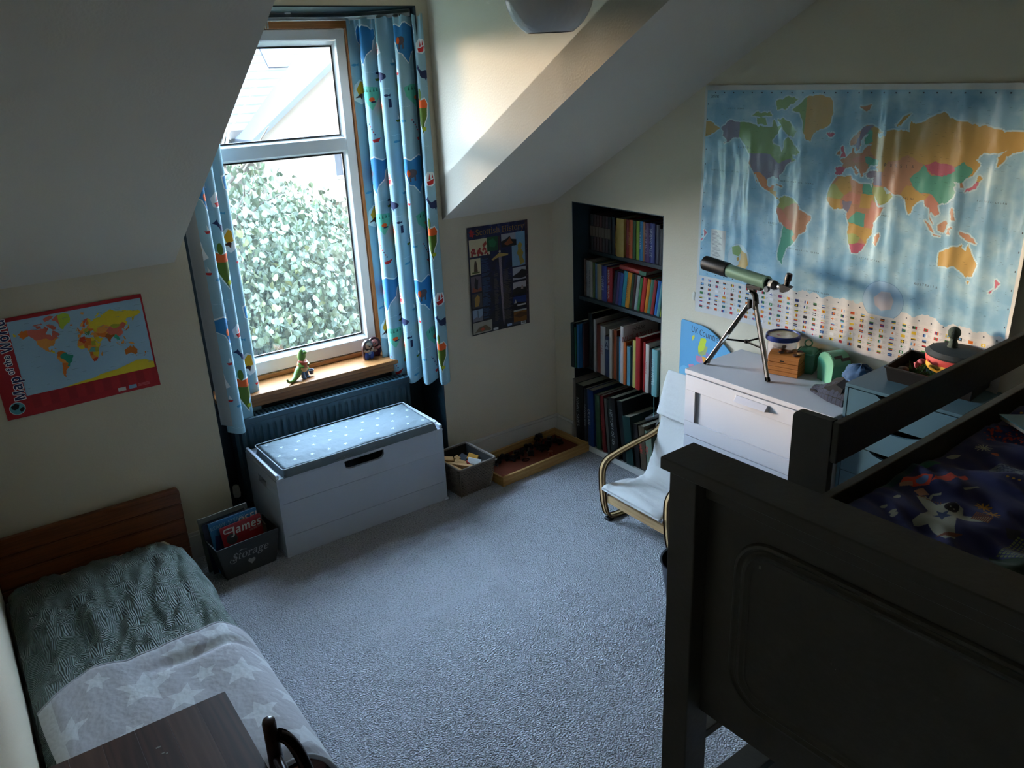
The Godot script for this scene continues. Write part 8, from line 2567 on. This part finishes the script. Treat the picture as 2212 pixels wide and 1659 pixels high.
	# two flat moulded figures by the right curtain
	for k in 2:
		o = thing("mole_figure", ["brown arched animal figure in blue dungarees on the window sill", "second arched animal figure, half hidden by the right curtain"][k], "figurine", Vector3([1.703, 1.752][k], dy, [-3.775, -3.800][k]), deg_to_rad([12.0, -8.0][k]), "")
		var out := PackedVector2Array([Vector2(-0.026, 0.0), Vector2(0.026, 0.0), Vector2(0.034, 0.030), Vector2(0.035, 0.060)])
		for i in 9:
			var a := i / 8.0 * PI
			out.append(Vector2(cos(a) * 0.034, 0.064 + sin(a) * 0.040))
		out.append(Vector2(-0.035, 0.060))
		out.append(Vector2(-0.034, 0.030))
		obj("back_plate", MB.new().prism(out, -0.010, 0.002, 0.5), mat(["figure_brown", "figure_maroon"][k], [Color(0.34, 0.21, 0.17), Color(0.24, 0.11, 0.12)][k], 0.3), o)
		obj("face", MB.new().ball(Vector3(0, 0.074, 0.004), Vector3(0.019, 0.019, 0.010), 16, 10), mat(["figure_tan", "figure_rose"][k], [Color(0.62, 0.52, 0.44), Color(0.58, 0.34, 0.32)][k], 0.4), o)
		obj("nose", MB.new().ball(Vector3(0, 0.072, 0.014), Vector3(0.005, 0.004, 0.004), 10, 6), M.black_plastic, o)
		for s in [-1, 1]:
			obj("eye", MB.new().ball(Vector3(s * 0.007, 0.080, 0.012), Vector3(0.0018, 0.0022, 0.0015), 8, 6), M.black_plastic, o)
			obj("arm", MB.new().tube([Vector3(s * 0.028, 0.054, 0.003), Vector3(s * 0.016, 0.046, 0.011), Vector3(s * 0.002, 0.050, 0.013)], [0.007, 0.0065, 0.006], 10), M[["figure_tan", "figure_rose"][k]], o)
			obj("trouser_leg", MB.new().ball(Vector3(s * 0.014, 0.022, 0.005), Vector3(0.014, 0.022, 0.010), 12, 8), mat(["figure_blue", "figure_violet"][k], [Color(0.10, 0.27, 0.56), Color(0.30, 0.16, 0.30)][k], 0.35), o)
		obj("bib", MB.new().span(Vector3(-0.010, 0.028, 0.006), Vector3(0.010, 0.048, 0.0145), 0.003), mat(["figure_pale_blue", "figure_cream"][k], [Color(0.40, 0.56, 0.72), Color(0.66, 0.58, 0.50)][k], 0.4), o)

# ------------------------------------------------------------------ things on the floor
func crate_wall(mb: MB, a: Vector3, b: Vector3, c: Vector3, d: Vector3, t: Vector3) -> void:
	mb.hexa([a, b, b + t, a + t, d, c, c + t, d + t])

func floor_things() -> void:
	# grey storage box with books
	var gm := mat("box_grey", Color(0.23, 0.235, 0.24), 0.8)
	relief(gm, noise_tex(128, 0.2, 95), 0.03, 10.0)
	var o := thing("storage_box", "dark grey open box lettered Storage with a white heart", "box", Vector3(0.793, 0, -3.285), deg_to_rad(5.0))
	var b := 0.112
	var t := 0.140
	var bd := 0.068
	var td := 0.083
	var h := 0.160
	var mb := MB.new().hexa([Vector3(-b, 0, bd), Vector3(b, 0, bd), Vector3(b, 0, bd - 0.005), Vector3(-b, 0, bd - 0.005), Vector3(-t, h, td), Vector3(t, h, td), Vector3(t, h, td - 0.005), Vector3(-t, h, td - 0.005)])
	obj("front_panel", mb, gm, o)
	mb = MB.new().hexa([Vector3(-b, 0, -bd), Vector3(b, 0, -bd), Vector3(b, 0, -bd + 0.005), Vector3(-b, 0, -bd + 0.005), Vector3(-t, h, -td), Vector3(t, h, -td), Vector3(t, h, -td + 0.005), Vector3(-t, h, -td + 0.005)])
	obj("back_panel", mb, gm, o)
	for s in [-1, 1]:
		mb = MB.new().hexa([Vector3(s * b, 0, -bd), Vector3(s * b, 0, bd), Vector3(s * (b - 0.005), 0, bd), Vector3(s * (b - 0.005), 0, -bd), Vector3(s * t, h, -td), Vector3(s * t, h, td), Vector3(s * (t - 0.005), h, td), Vector3(s * (t - 0.005), h, -td)])
		obj("side_panel", mb, gm, o)
	obj("base", MB.new().span(Vector3(-b, 0.0, -bd), Vector3(b, 0.006, bd), 0.001), gm, o)
	var lt := mat("silver_print", Color(0.60, 0.60, 0.60), 0.6)
	var tilt := atan2(td - bd, h)
	mb = MB.new()
	mb.xf = Transform3D(Basis.from_euler(Vector3(tilt, 0, 0)), Vector3(0.004, 0.098, bd + (td - bd) * 0.098 / h + 0.0012))
	letters(mb, "Storage", 0.046, "Droid Serif", 0.28)
	# swash under the capital
	mb.tube(smooth_path([Vector3(-0.062, 0.020, 0), Vector3(-0.072, 0.0, 0), Vector3(-0.066, -0.020, 0), Vector3(-0.086, -0.026, 0), Vector3(-0.094, -0.012, 0), Vector3(-0.084, -0.004, 0)], 4), 0.0011, 5)
	mb.tube(smooth_path([Vector3(-0.050, 0.024, 0), Vector3(-0.034, 0.027, 0), Vector3(-0.016, 0.021, 0)], 4), 0.0011, 5)
	obj("lettering", mb, lt, o)
	var heart := PackedVector2Array()
	for k in 28:
		var a := k / 28.0 * TAU
		heart.append(Vector2(pow(sin(a), 3.0) * 0.0165, (13 * cos(a) - 5 * cos(2 * a) - 2 * cos(3 * a) - cos(4 * a)) / 16.0 * 0.0165))
	mb = MB.new()
	mb.xf = Transform3D(Basis.from_euler(Vector3(tilt, 0, -0.1)), Vector3(0.004, 0.052, bd + (td - bd) * 0.052 / h))
	mb.prism(heart, 0.0, 0.0012)
	obj("heart", mb, lt, o)
	# books in the box, front to back; each leans back
	var bx := o.transform
	var books := [
		["red picture book titled James at the front of the storage box", 0.185, 0.205, 0.006, Color(0.60, 0.05, 0.06), Vector3(0.016, 0.007, 0.030), 0.03, -0.20],
		["light blue READY STEADY picture book behind the red one", 0.215, 0.228, 0.008, Color(0.08, 0.42, 0.62), Vector3(-0.010, 0.007, 0.004), 0.0, -0.18],
		["navy spined slim book behind the light blue one in the storage box", 0.220, 0.226, 0.006, Color(0.05, 0.07, 0.20), Vector3(-0.028, 0.007, -0.010), 0.01, -0.16],
		["black picture book with a white edge in the storage box", 0.190, 0.232, 0.006, Color(0.03, 0.03, 0.03), Vector3(-0.036, 0.007, -0.022), 0.02, -0.14],
		["grey landscape picture book at the back of the storage box", 0.218, 0.250, 0.008, Color(0.30, 0.31, 0.27), Vector3(-0.040, 0.007, -0.036), 0.0, -0.10],
	]
	for k in books.size():
		var q: Array = books[k]
		var bk := thing("book", q[0], "book", Vector3.ZERO, 0.0, "books in the storage box")
		bk.transform = bx * Transform3D(Basis.from_euler(Vector3(q[7], 0, q[6])), q[5])
		var w: float = q[1]
		var hh: float = q[2]
		var th: float = q[3]
		mb = MB.new().span(Vector3(-w / 2, 0, th / 2 - 0.001), Vector3(w / 2, hh, th / 2), 0.0004)
		mb.span(Vector3(-w / 2, 0, -th / 2), Vector3(w / 2, hh, -th / 2 + 0.001), 0.0004)
		mb.span(Vector3(-w / 2, 0, -th / 2), Vector3(-w / 2 + 0.001, hh, th / 2), 0.0003)
		obj("cover", mb, mat("pict_%d" % k, q[4], 0.35), bk)
		obj("pages", MB.new().span(Vector3(-w / 2 + 0.0012, 0.001, -th / 2 + 0.0011), Vector3(w / 2 - 0.002, hh - 0.0015, th / 2 - 0.0011), 0), M.page, bk)
		var zf := th / 2 + 0.0006
		if k == 0:
			mb = MB.new()
			mb.xf = Transform3D(Basis.IDENTITY, Vector3(0.022, hh - 0.030, zf))
			letters(mb, "James", 0.046, "Droid Sans", 0.18, 700)
			obj("title", mb, M.gloss_white, bk)
			mb = MB.new()
			mb.xf = Transform3D(Basis(Vector3(1, 0, 0), Vector3(0, 1, 0), Vector3(0, 0, 1)), Vector3(-0.058, hh - 0.022, th / 2))
			mb.prism(rounded(0.046, 0.022, 0.010, 4), 0, 0.0005)
			obj("badge", mb, M.gloss_white, bk)
			mb = MB.new().at(Vector3(-0.058, hh - 0.022, th / 2 + 0.0004)).prism(rounded(0.036, 0.012, 0.005, 4), 0, 0.0005)
			obj("badge", mb, mat("pict_badge", Color(0.55, 0.20, 0.22), 0.4), bk)
			mb = MB.new().at(Vector3(-0.052, hh - 0.062, th / 2)).lathe([Vector2(0.0, 0.0)], 4)
			var disc := PackedVector2Array()
			for i in 24:
				disc.append(Vector2(cos(i * TAU / 24) * 0.024, sin(i * TAU / 24) * 0.024))
			mb = MB.new().at(Vector3(-0.052, hh - 0.062, th / 2)).prism(disc, 0, 0.0005)
			obj("picture", mb, mat("pict_grey", Color(0.24, 0.26, 0.26), 0.4), bk)
			mb = MB.new()
			for i in 3:
				mb.span(Vector3(0.030 + i * 0.019, hh - 0.060 + i * 0.001, th / 2), Vector3(0.047 + i * 0.019, hh - 0.052 + i * 0.002, th / 2 + 0.0005), 0)
			obj("small_print", mb, mat("pict_pink", Color(0.62, 0.36, 0.34), 0.5), bk)
		elif k == 1:
			mb = MB.new()
			mb.xf = Transform3D(Basis.from_euler(Vector3(0, 0, 0.06)), Vector3(-0.025, hh - 0.022, zf))
			letters(mb, "READY, STEADY", 0.022, "Droid Sans", 0.0, 700)
			obj("title", mb, mat("pict_pale", Color(0.40, 0.62, 0.74), 0.5), bk)
			mb = MB.new()
			mb.xf = Transform3D(Basis.from_euler(Vector3(0, 0, 0.05)), Vector3(0.062, hh - 0.032, zf))
			letters(mb, "OSE!", 0.042, "Droid Sans", 0.1, 700)
			obj("title", mb, M.gloss_white, bk)
			mb = MB.new().at(Vector3(0.0, hh - 0.06, th / 2)).prism(pv([-0.06, 0.0, -0.02, 0.020, 0.05, 0.034, 0.09, 0.02, 0.08, -0.02, -0.05, -0.02]), 0, 0.0004)
			obj("picture", mb, mat("pict_straw", Color(0.60, 0.50, 0.24), 0.5), bk)
			mb = MB.new().at(Vector3(-0.06, hh - 0.09, th / 2)).prism(pv([-0.045, -0.06, 0.06, -0.06, 0.04, 0.02, -0.03, 0.03]), 0, 0.0004)
			obj("picture", mb, mat("pict_deep", Color(0.04, 0.13, 0.36), 0.4), bk)
		elif k == 4:
			mb = MB.new().at(Vector3(0, hh - 0.05, th / 2)).prism(pv([-0.10, -0.02, -0.04, 0.012, 0.06, 0.022, 0.10, 0.03, 0.10, -0.04, -0.10, -0.05]), 0, 0.0004)
			obj("picture", mb, mat("pict_bark", Color(0.10, 0.10, 0.06), 0.6), bk)
			mb = MB.new().at(Vector3(0.075, hh - 0.028, th / 2 + 0.0003)).prism(rounded(0.05, 0.018, 0.006, 4), 0, 0.0004)
			obj("picture", mb, mat("pict_stone", Color(0.48, 0.46, 0.40), 0.6), bk)
	var yb := thing("book", "thin yellow edged book at the right side of the storage box", "book", Vector3.ZERO, 0.0, "books in the storage box")
	yb.transform = bx * Transform3D(Basis.from_euler(Vector3(0, PI / 2 - 0.1, 0)), Vector3(0.104, 0.007, -0.01))
	obj("cover", MB.new().span(Vector3(-0.055, 0, -0.003), Vector3(0.055, 0.172, 0.003), 0.0006), mat("pict_olive", Color(0.22, 0.21, 0.06), 0.5), yb)

	# wicker basket of wooden blocks
	o = thing("wicker_basket", "grey woven basket of wooden blocks between toy box and tray", "basket", Vector3(1.935, 0, -3.288), deg_to_rad(4.0))
	var wk := mat("wicker", Color(0.44, 0.39, 0.345), 0.8)
	var bw := 0.092
	var tw := 0.110
	var bdp := 0.098
	var tdp := 0.125
	var bh := 0.160
	var weave := MB.new()
	var rows := 20
	for r in rows:
		var f := (r + 0.5) / rows
		var hwx := lerpf(bw, tw, f)
		var hwz := lerpf(bdp, tdp, f)
		var pts := []
		var per := rounded(hwx * 2, hwz * 2, 0.012, 2)
		var cnt := per.size()
		for i in cnt + 1:
			var a := per[i % cnt]
			var c := per[(i + 1) % cnt]
			var steps := maxi(1, int(a.distance_to(c) / 0.008)) if i < cnt else 1
			for s in steps:
				var p := a.lerp(c, float(s) / steps)
				var d := (c - a).normalized().orthogonal()
				var bump := 0.0022 * (1.0 if (pts.size() + r) % 2 == 0 else -1.0)
				pts.append(Vector3(p.x + d.x * bump, 0.004 + f * bh, p.y + d.y * bump))
		weave.tube(pts, 0.0034, 4, false)
	var wv := obj("weave", weave, wk, o)
	wv.set_meta("kind", "stuff")
	var stk := MB.new()
	for q in rounded(2, 2, 0.2, 1):
		pass
	for i in 44:
		var a := i / 44.0 * 4.0
		var e := int(a)
		var fr := a - e
		var c := [Vector2(lerpf(-1, 1, fr), 1), Vector2(1, lerpf(1, -1, fr)), Vector2(lerpf(1, -1, fr), -1), Vector2(-1, lerpf(-1, 1, fr))]
		stk.tube([Vector3(c[e].x * bw, 0, c[e].y * bdp), Vector3(c[e].x * tw, bh, c[e].y * tdp)], 0.0024, 4, false)
	obj("stake", stk, wk, o).set_meta("kind", "stuff")
	var rim := []
	for q in rounded(tw * 2 + 0.004, tdp * 2 + 0.004, 0.014, 3):
		rim.append(Vector3(q.x, bh + 0.004, q.y))
	rim.append(rim[0])
	obj("rim", MB.new().tube(rim, 0.006, 8, false), wk, o)
	obj("base", MB.new().span(Vector3(-bw, 0.001, -bdp), Vector3(bw, 0.006, bdp), 0.001), wk, o)
	var liner := MB.new()
	for s in [-1, 1]:
		liner.hexa([Vector3(s * (bw - 0.006), 0.006, -bdp + 0.006), Vector3(s * (bw - 0.006), 0.006, bdp - 0.006), Vector3(s * (bw - 0.007), 0.006, bdp - 0.006), Vector3(s * (bw - 0.007), 0.006, -bdp + 0.006), Vector3(s * (tw - 0.006), bh, -tdp + 0.006), Vector3(s * (tw - 0.006), bh, tdp - 0.006), Vector3(s * (tw - 0.007), bh, tdp - 0.006), Vector3(s * (tw - 0.007), bh, -tdp + 0.006)])
		liner.hexa([Vector3(-bw + 0.006, 0.006, s * (bdp - 0.006)), Vector3(bw - 0.006, 0.006, s * (bdp - 0.006)), Vector3(bw - 0.006, 0.006, s * (bdp - 0.007)), Vector3(-bw + 0.006, 0.006, s * (bdp - 0.007)), Vector3(-tw + 0.006, bh, s * (tdp - 0.006)), Vector3(tw - 0.006, bh, s * (tdp - 0.006)), Vector3(tw - 0.006, bh, s * (tdp - 0.007)), Vector3(-tw + 0.006, bh, s * (tdp - 0.007))])
	obj("lining", liner, mat("basket_inner", Color(0.10, 0.085, 0.075), 0.9), o)
	var bw_: Material = M.block_wood
	var bt := o.transform
	for q in [
		["long light wooden beam on the near left of the basket", Vector3(-0.070, 0.108, 0.020), Vector3(0.15, 0.25, 0.10), Vector3(0.024, 0.022, 0.150), bw_],
		["second long wooden beam lying beside the first in the basket", Vector3(-0.040, 0.116, 0.025), Vector3(-0.05, 0.45, -0.05), Vector3(0.022, 0.022, 0.140), bw_],
		["short wooden block at the far left of the basket", Vector3(-0.055, 0.122, -0.062), Vector3(0.2, 1.1, 0.2), Vector3(0.036, 0.026, 0.060), bw_],
		["wedge shaped wooden block in the middle of the basket", Vector3(-0.012, 0.104, -0.010), Vector3(0.3, 0.7, 0.4), Vector3(0.034, 0.034, 0.062), bw_],
		["small wooden cube at the back of the basket", Vector3(0.004, 0.108, -0.062), Vector3(0.4, 0.3, 0.1), Vector3(0.028, 0.028, 0.028), bw_],
		["white block with a red end in the basket", Vector3(0.052, 0.112, 0.034), Vector3(0.1, 0.55, -0.5), Vector3(0.046, 0.030, 0.072), M.gloss_white],
		["yellow slab beside the white block in the basket", Vector3(0.072, 0.112, -0.016), Vector3(0.2, 0.5, -0.7), Vector3(0.012, 0.034, 0.056), mat("block_yellow", Color(0.72, 0.50, 0.08), 0.5)],
		["small red block in the basket", Vector3(0.020, 0.108, 0.016), Vector3(0.5, 0.2, 0.3), Vector3(0.018, 0.024, 0.026), mat("block_red", Color(0.62, 0.12, 0.09), 0.5)],
		["dark blue block at the front of the basket", Vector3(0.010, 0.100, 0.066), Vector3(0.1, 0.6, 0.25), Vector3(0.040, 0.018, 0.036), mat("block_blue", Color(0.05, 0.10, 0.28), 0.5)],
		["plain wooden block at the front right of the basket", Vector3(0.042, 0.088, 0.082), Vector3(0.2, -0.2, 0.1), Vector3(0.044, 0.022, 0.030), bw_],
		["dark navy block at the back right of the basket", Vector3(0.038, 0.094, -0.058), Vector3(0.2, 0.2, 0.3), Vector3(0.050, 0.034, 0.050), mat("block_navy", Color(0.03, 0.04, 0.09), 0.6)],
		["wooden block buried deep on the left of the basket", Vector3(-0.040, 0.070, -0.01), Vector3(0.0, 0.3, 0.0), Vector3(0.05, 0.036, 0.14), bw_],
		["wooden block buried deep on the right of the basket", Vector3(0.036, 0.060, 0.0), Vector3(0.0, -0.3, 0.0), Vector3(0.05, 0.040, 0.12), bw_],
	]:
		var bl := obj("toy_block", MB.new().box(Vector3.ZERO, q[3], 0.002, 2), q[4])
		bl.transform = bt * Transform3D(Basis.from_euler(q[2]), q[1] + Vector3(0, 0.016, 0))
		tag(bl, q[0], "block", "blocks in the wicker basket")

	# shallow wooden play tray with dark toy vehicles
	var pw: Material = M.pine
	o = thing("play_tray", "shallow pine framed tray with a rust red floor by the skirting", "tray", Vector3(2.368, 0, -3.305), deg_to_rad(4.0))
	var hx := 0.305
	var hz := 0.142
	obj("floor", MB.new().span(Vector3(-hx + 0.012, 0.006, -hz + 0.012), Vector3(hx - 0.012, 0.016, hz - 0.012), 0.001), relief(mat("rust_board", Color(0.42, 0.175, 0.075), 0.8), noise_tex(128, 0.1, 97), 0.03, 8.0), o)
	for s in [-1, 1]:
		obj("frame_side", MB.new().span(Vector3(-hx, 0, s * (hz - 0.007) - 0.0075), Vector3(hx, 0.052, s * (hz - 0.007) + 0.0075), 0.002, 0), pw, o)
		obj("frame_end", MB.new().span(Vector3(s * (hx - 0.007) - 0.0075, 0, -hz + 0.015), Vector3(s * (hx - 0.007) + 0.0075, 0.050, hz - 0.015), 0.002, 2), pw, o)
	var dk := [Color(0.03, 0.028, 0.03), Color(0.055, 0.045, 0.04), Color(0.10, 0.03, 0.03), Color(0.045, 0.05, 0.055)]
	var tt := o.transform
	var descr := ["black toy tractor", "dark brown toy wagon", "wine red toy engine", "charcoal toy truck"]
	var spots := [[-0.190, -0.055, 0.5], [-0.120, -0.070, 1.9], [-0.085, -0.030, 0.2], [-0.030, -0.062, 2.6], [0.020, -0.020, 0.9], [0.050, -0.080, 0.1], [0.100, -0.055, 1.2], [0.140, -0.095, 0.4], [0.150, -0.040, 2.2], [0.200, -0.070, 0.7], [0.220, -0.020, 1.6], [0.105, -0.010, 2.9]]
	var where := ["nearest the basket", "second from the basket", "just left of the tray's middle", "at the skirting side near the middle", "alone in the tray's middle", "against the skirting, right of the middle", "in front of the dark pile", "at the top of the dark pile", "in the heart of the dark pile", "at the right of the dark pile", "at the far right front of the pile", "at the front edge of the pile"]
	for k in spots.size():
		var q: Array = spots[k]
		var v := thing("toy_vehicle", "%s %s, rust red tray" % [descr[k % 4], where[k]], "toy vehicle", Vector3.ZERO, 0.0, "toy vehicles in the play tray")
		v.transform = tt * Transform3D(Basis.from_euler(Vector3(0, q[2], 0)), Vector3(q[0], 0.0165 + (0.028 if k == 7 else 0.0), q[1]))
		var m := mat("toy_dark_%d" % (k % 4), dk[k % 4], 0.3)
		obj("chassis", MB.new().box(Vector3(0, 0.012, 0), Vector3(0.058, 0.008, 0.024), 0.002), m, v)
		mb = MB.new().box(Vector3(-0.014, 0.026, 0), Vector3(0.022, 0.022, 0.022), 0.004)
		obj("cab", mb, m, v)
		if k % 2 == 0:
			obj("boiler", MB.new().tube([Vector3(-0.004, 0.023, 0), Vector3(0.028, 0.023, 0)], 0.0095, 12), m, v)
			obj("funnel", MB.new().at(Vector3(0.020, 0.030, 0)).lathe([Vector2(0, 0), Vector2(0.003, 0), Vector2(0.003, 0.010), Vector2(0.0048, 0.013), Vector2(0, 0.013)], 10), m, v)
		else:
			obj("load_bed", MB.new().box(Vector3(0.014, 0.021, 0), Vector3(0.030, 0.012, 0.024), 0.002), m, v)
		for sx in [-0.019, 0.019]:
			for sz in [-1, 1]:
				obj("wheel", MB.new().at(Vector3(sx, 0.0085, sz * 0.0125), Vector3(PI / 2, 0, 0)).lathe([Vector2(0, -0.003), Vector2(0.0085, -0.003), Vector2(0.0085, 0.003), Vector2(0, 0.003)], 14), M.black_plastic, v)
		if k in [2, 4, 9, 0]:
			obj("trim", MB.new().box(Vector3(-0.014, 0.0385, 0), Vector3(0.014, 0.003, 0.014), 0.001), mat(["toy_white", "toy_red", "toy_yellow"][k % 3], [Color(0.62, 0.56, 0.50), Color(0.50, 0.08, 0.07), Color(0.62, 0.46, 0.12)][k % 3], 0.4), v)
	for q in [["white curled toy part beside the dark pile in the tray", Vector3(0.030, 0.030, -0.052), Color(0.60, 0.57, 0.52)], ["small yellow toy brick on the dark pile in the tray", Vector3(0.062, 0.062, -0.052), Color(0.55, 0.38, 0.08)], ["small red toy brick in the dark pile in the tray", Vector3(0.122, 0.052, -0.030), Color(0.48, 0.10, 0.07)]]:
		var v := thing("toy_piece", q[0], "toy")
		v.transform = tt * Transform3D(Basis.from_euler(Vector3(0.3, 0.6, 0.1)), q[1])
		if q[0].begins_with("white"):
			obj("curl", MB.new().tube(smooth_path([Vector3(-0.018, -0.010, 0), Vector3(-0.010, 0.008, 0.004), Vector3(0.006, 0.012, 0.002), Vector3(0.014, 0.0, -0.004), Vector3(0.004, -0.008, 0.0)], 4), 0.0045, 8), mat("toy_bone", q[2], 0.5), v)
		else:
			obj("brick", MB.new().box(Vector3.ZERO, Vector3(0.016, 0.012, 0.012), 0.001), mat("toy_brick_%s" % q[2].to_html(false), q[2], 0.5), v)
			for i in [-1, 1]:
				obj("stud", MB.new().at(Vector3(i * 0.004, 0.006, 0)).lathe([Vector2(0.0025, 0), Vector2(0.0025, 0.002), Vector2(0, 0.002)], 10), mat("toy_brick_%s" % q[2].to_html(false), q[2], 0.5), v)
	var sp := thing("toy_spool", "small orange plastic toy spool at the front of the tray", "toy")
	sp.transform = tt * Transform3D(Basis.IDENTITY, Vector3(0.095, 0.0165, 0.055))
	obj("spool", MB.new().lathe([Vector2(0, 0), Vector2(0.014, 0), Vector2(0.014, 0.004), Vector2(0.008, 0.007), Vector2(0.008, 0.016), Vector2(0.014, 0.019), Vector2(0.014, 0.023), Vector2(0, 0.023)], 20), mat("spool_orange", Color(0.52, 0.22, 0.10), 0.3), sp)
	sp = thing("toy_ring", "dark red toy ring lying in the middle of the tray", "toy")
	sp.transform = tt * Transform3D(Basis.IDENTITY, Vector3(-0.045, 0.0195, 0.012))
	var rg := []
	for k in 21:
		rg.append(Vector3(cos(k / 20.0 * TAU) * 0.020, 0.0, sin(k / 20.0 * TAU) * 0.016))
	obj("ring", MB.new().tube(rg, 0.0032, 8, false), mat("ring_red", Color(0.22, 0.05, 0.04), 0.25), sp)

	# navy bin peeping out beside the bed leg
	o = thing("waste_bin", "navy blue round bin half hidden behind the bed leg", "bin", Vector3(2.022, 0, -1.833))
	var nv := mat("bin_navy", Color(0.035, 0.045, 0.12), 0.25)
	obj("body", MB.new().lathe([Vector2(0, 0.001), Vector2(0.062, 0.001), Vector2(0.072, 0.02), Vector2(0.103, 0.24), Vector2(0.108, 0.25), Vector2(0.106, 0.254), Vector2(0.100, 0.25), Vector2(0.069, 0.02), Vector2(0, 0.008)], 40), nv, o)
	obj("liner_edge", MB.new().lathe([Vector2(0.1015, 0.246), Vector2(0.1005, 0.236), Vector2(0.099, 0.232)], 40), mat("bin_liner", Color(0.30, 0.32, 0.42), 0.3), o)
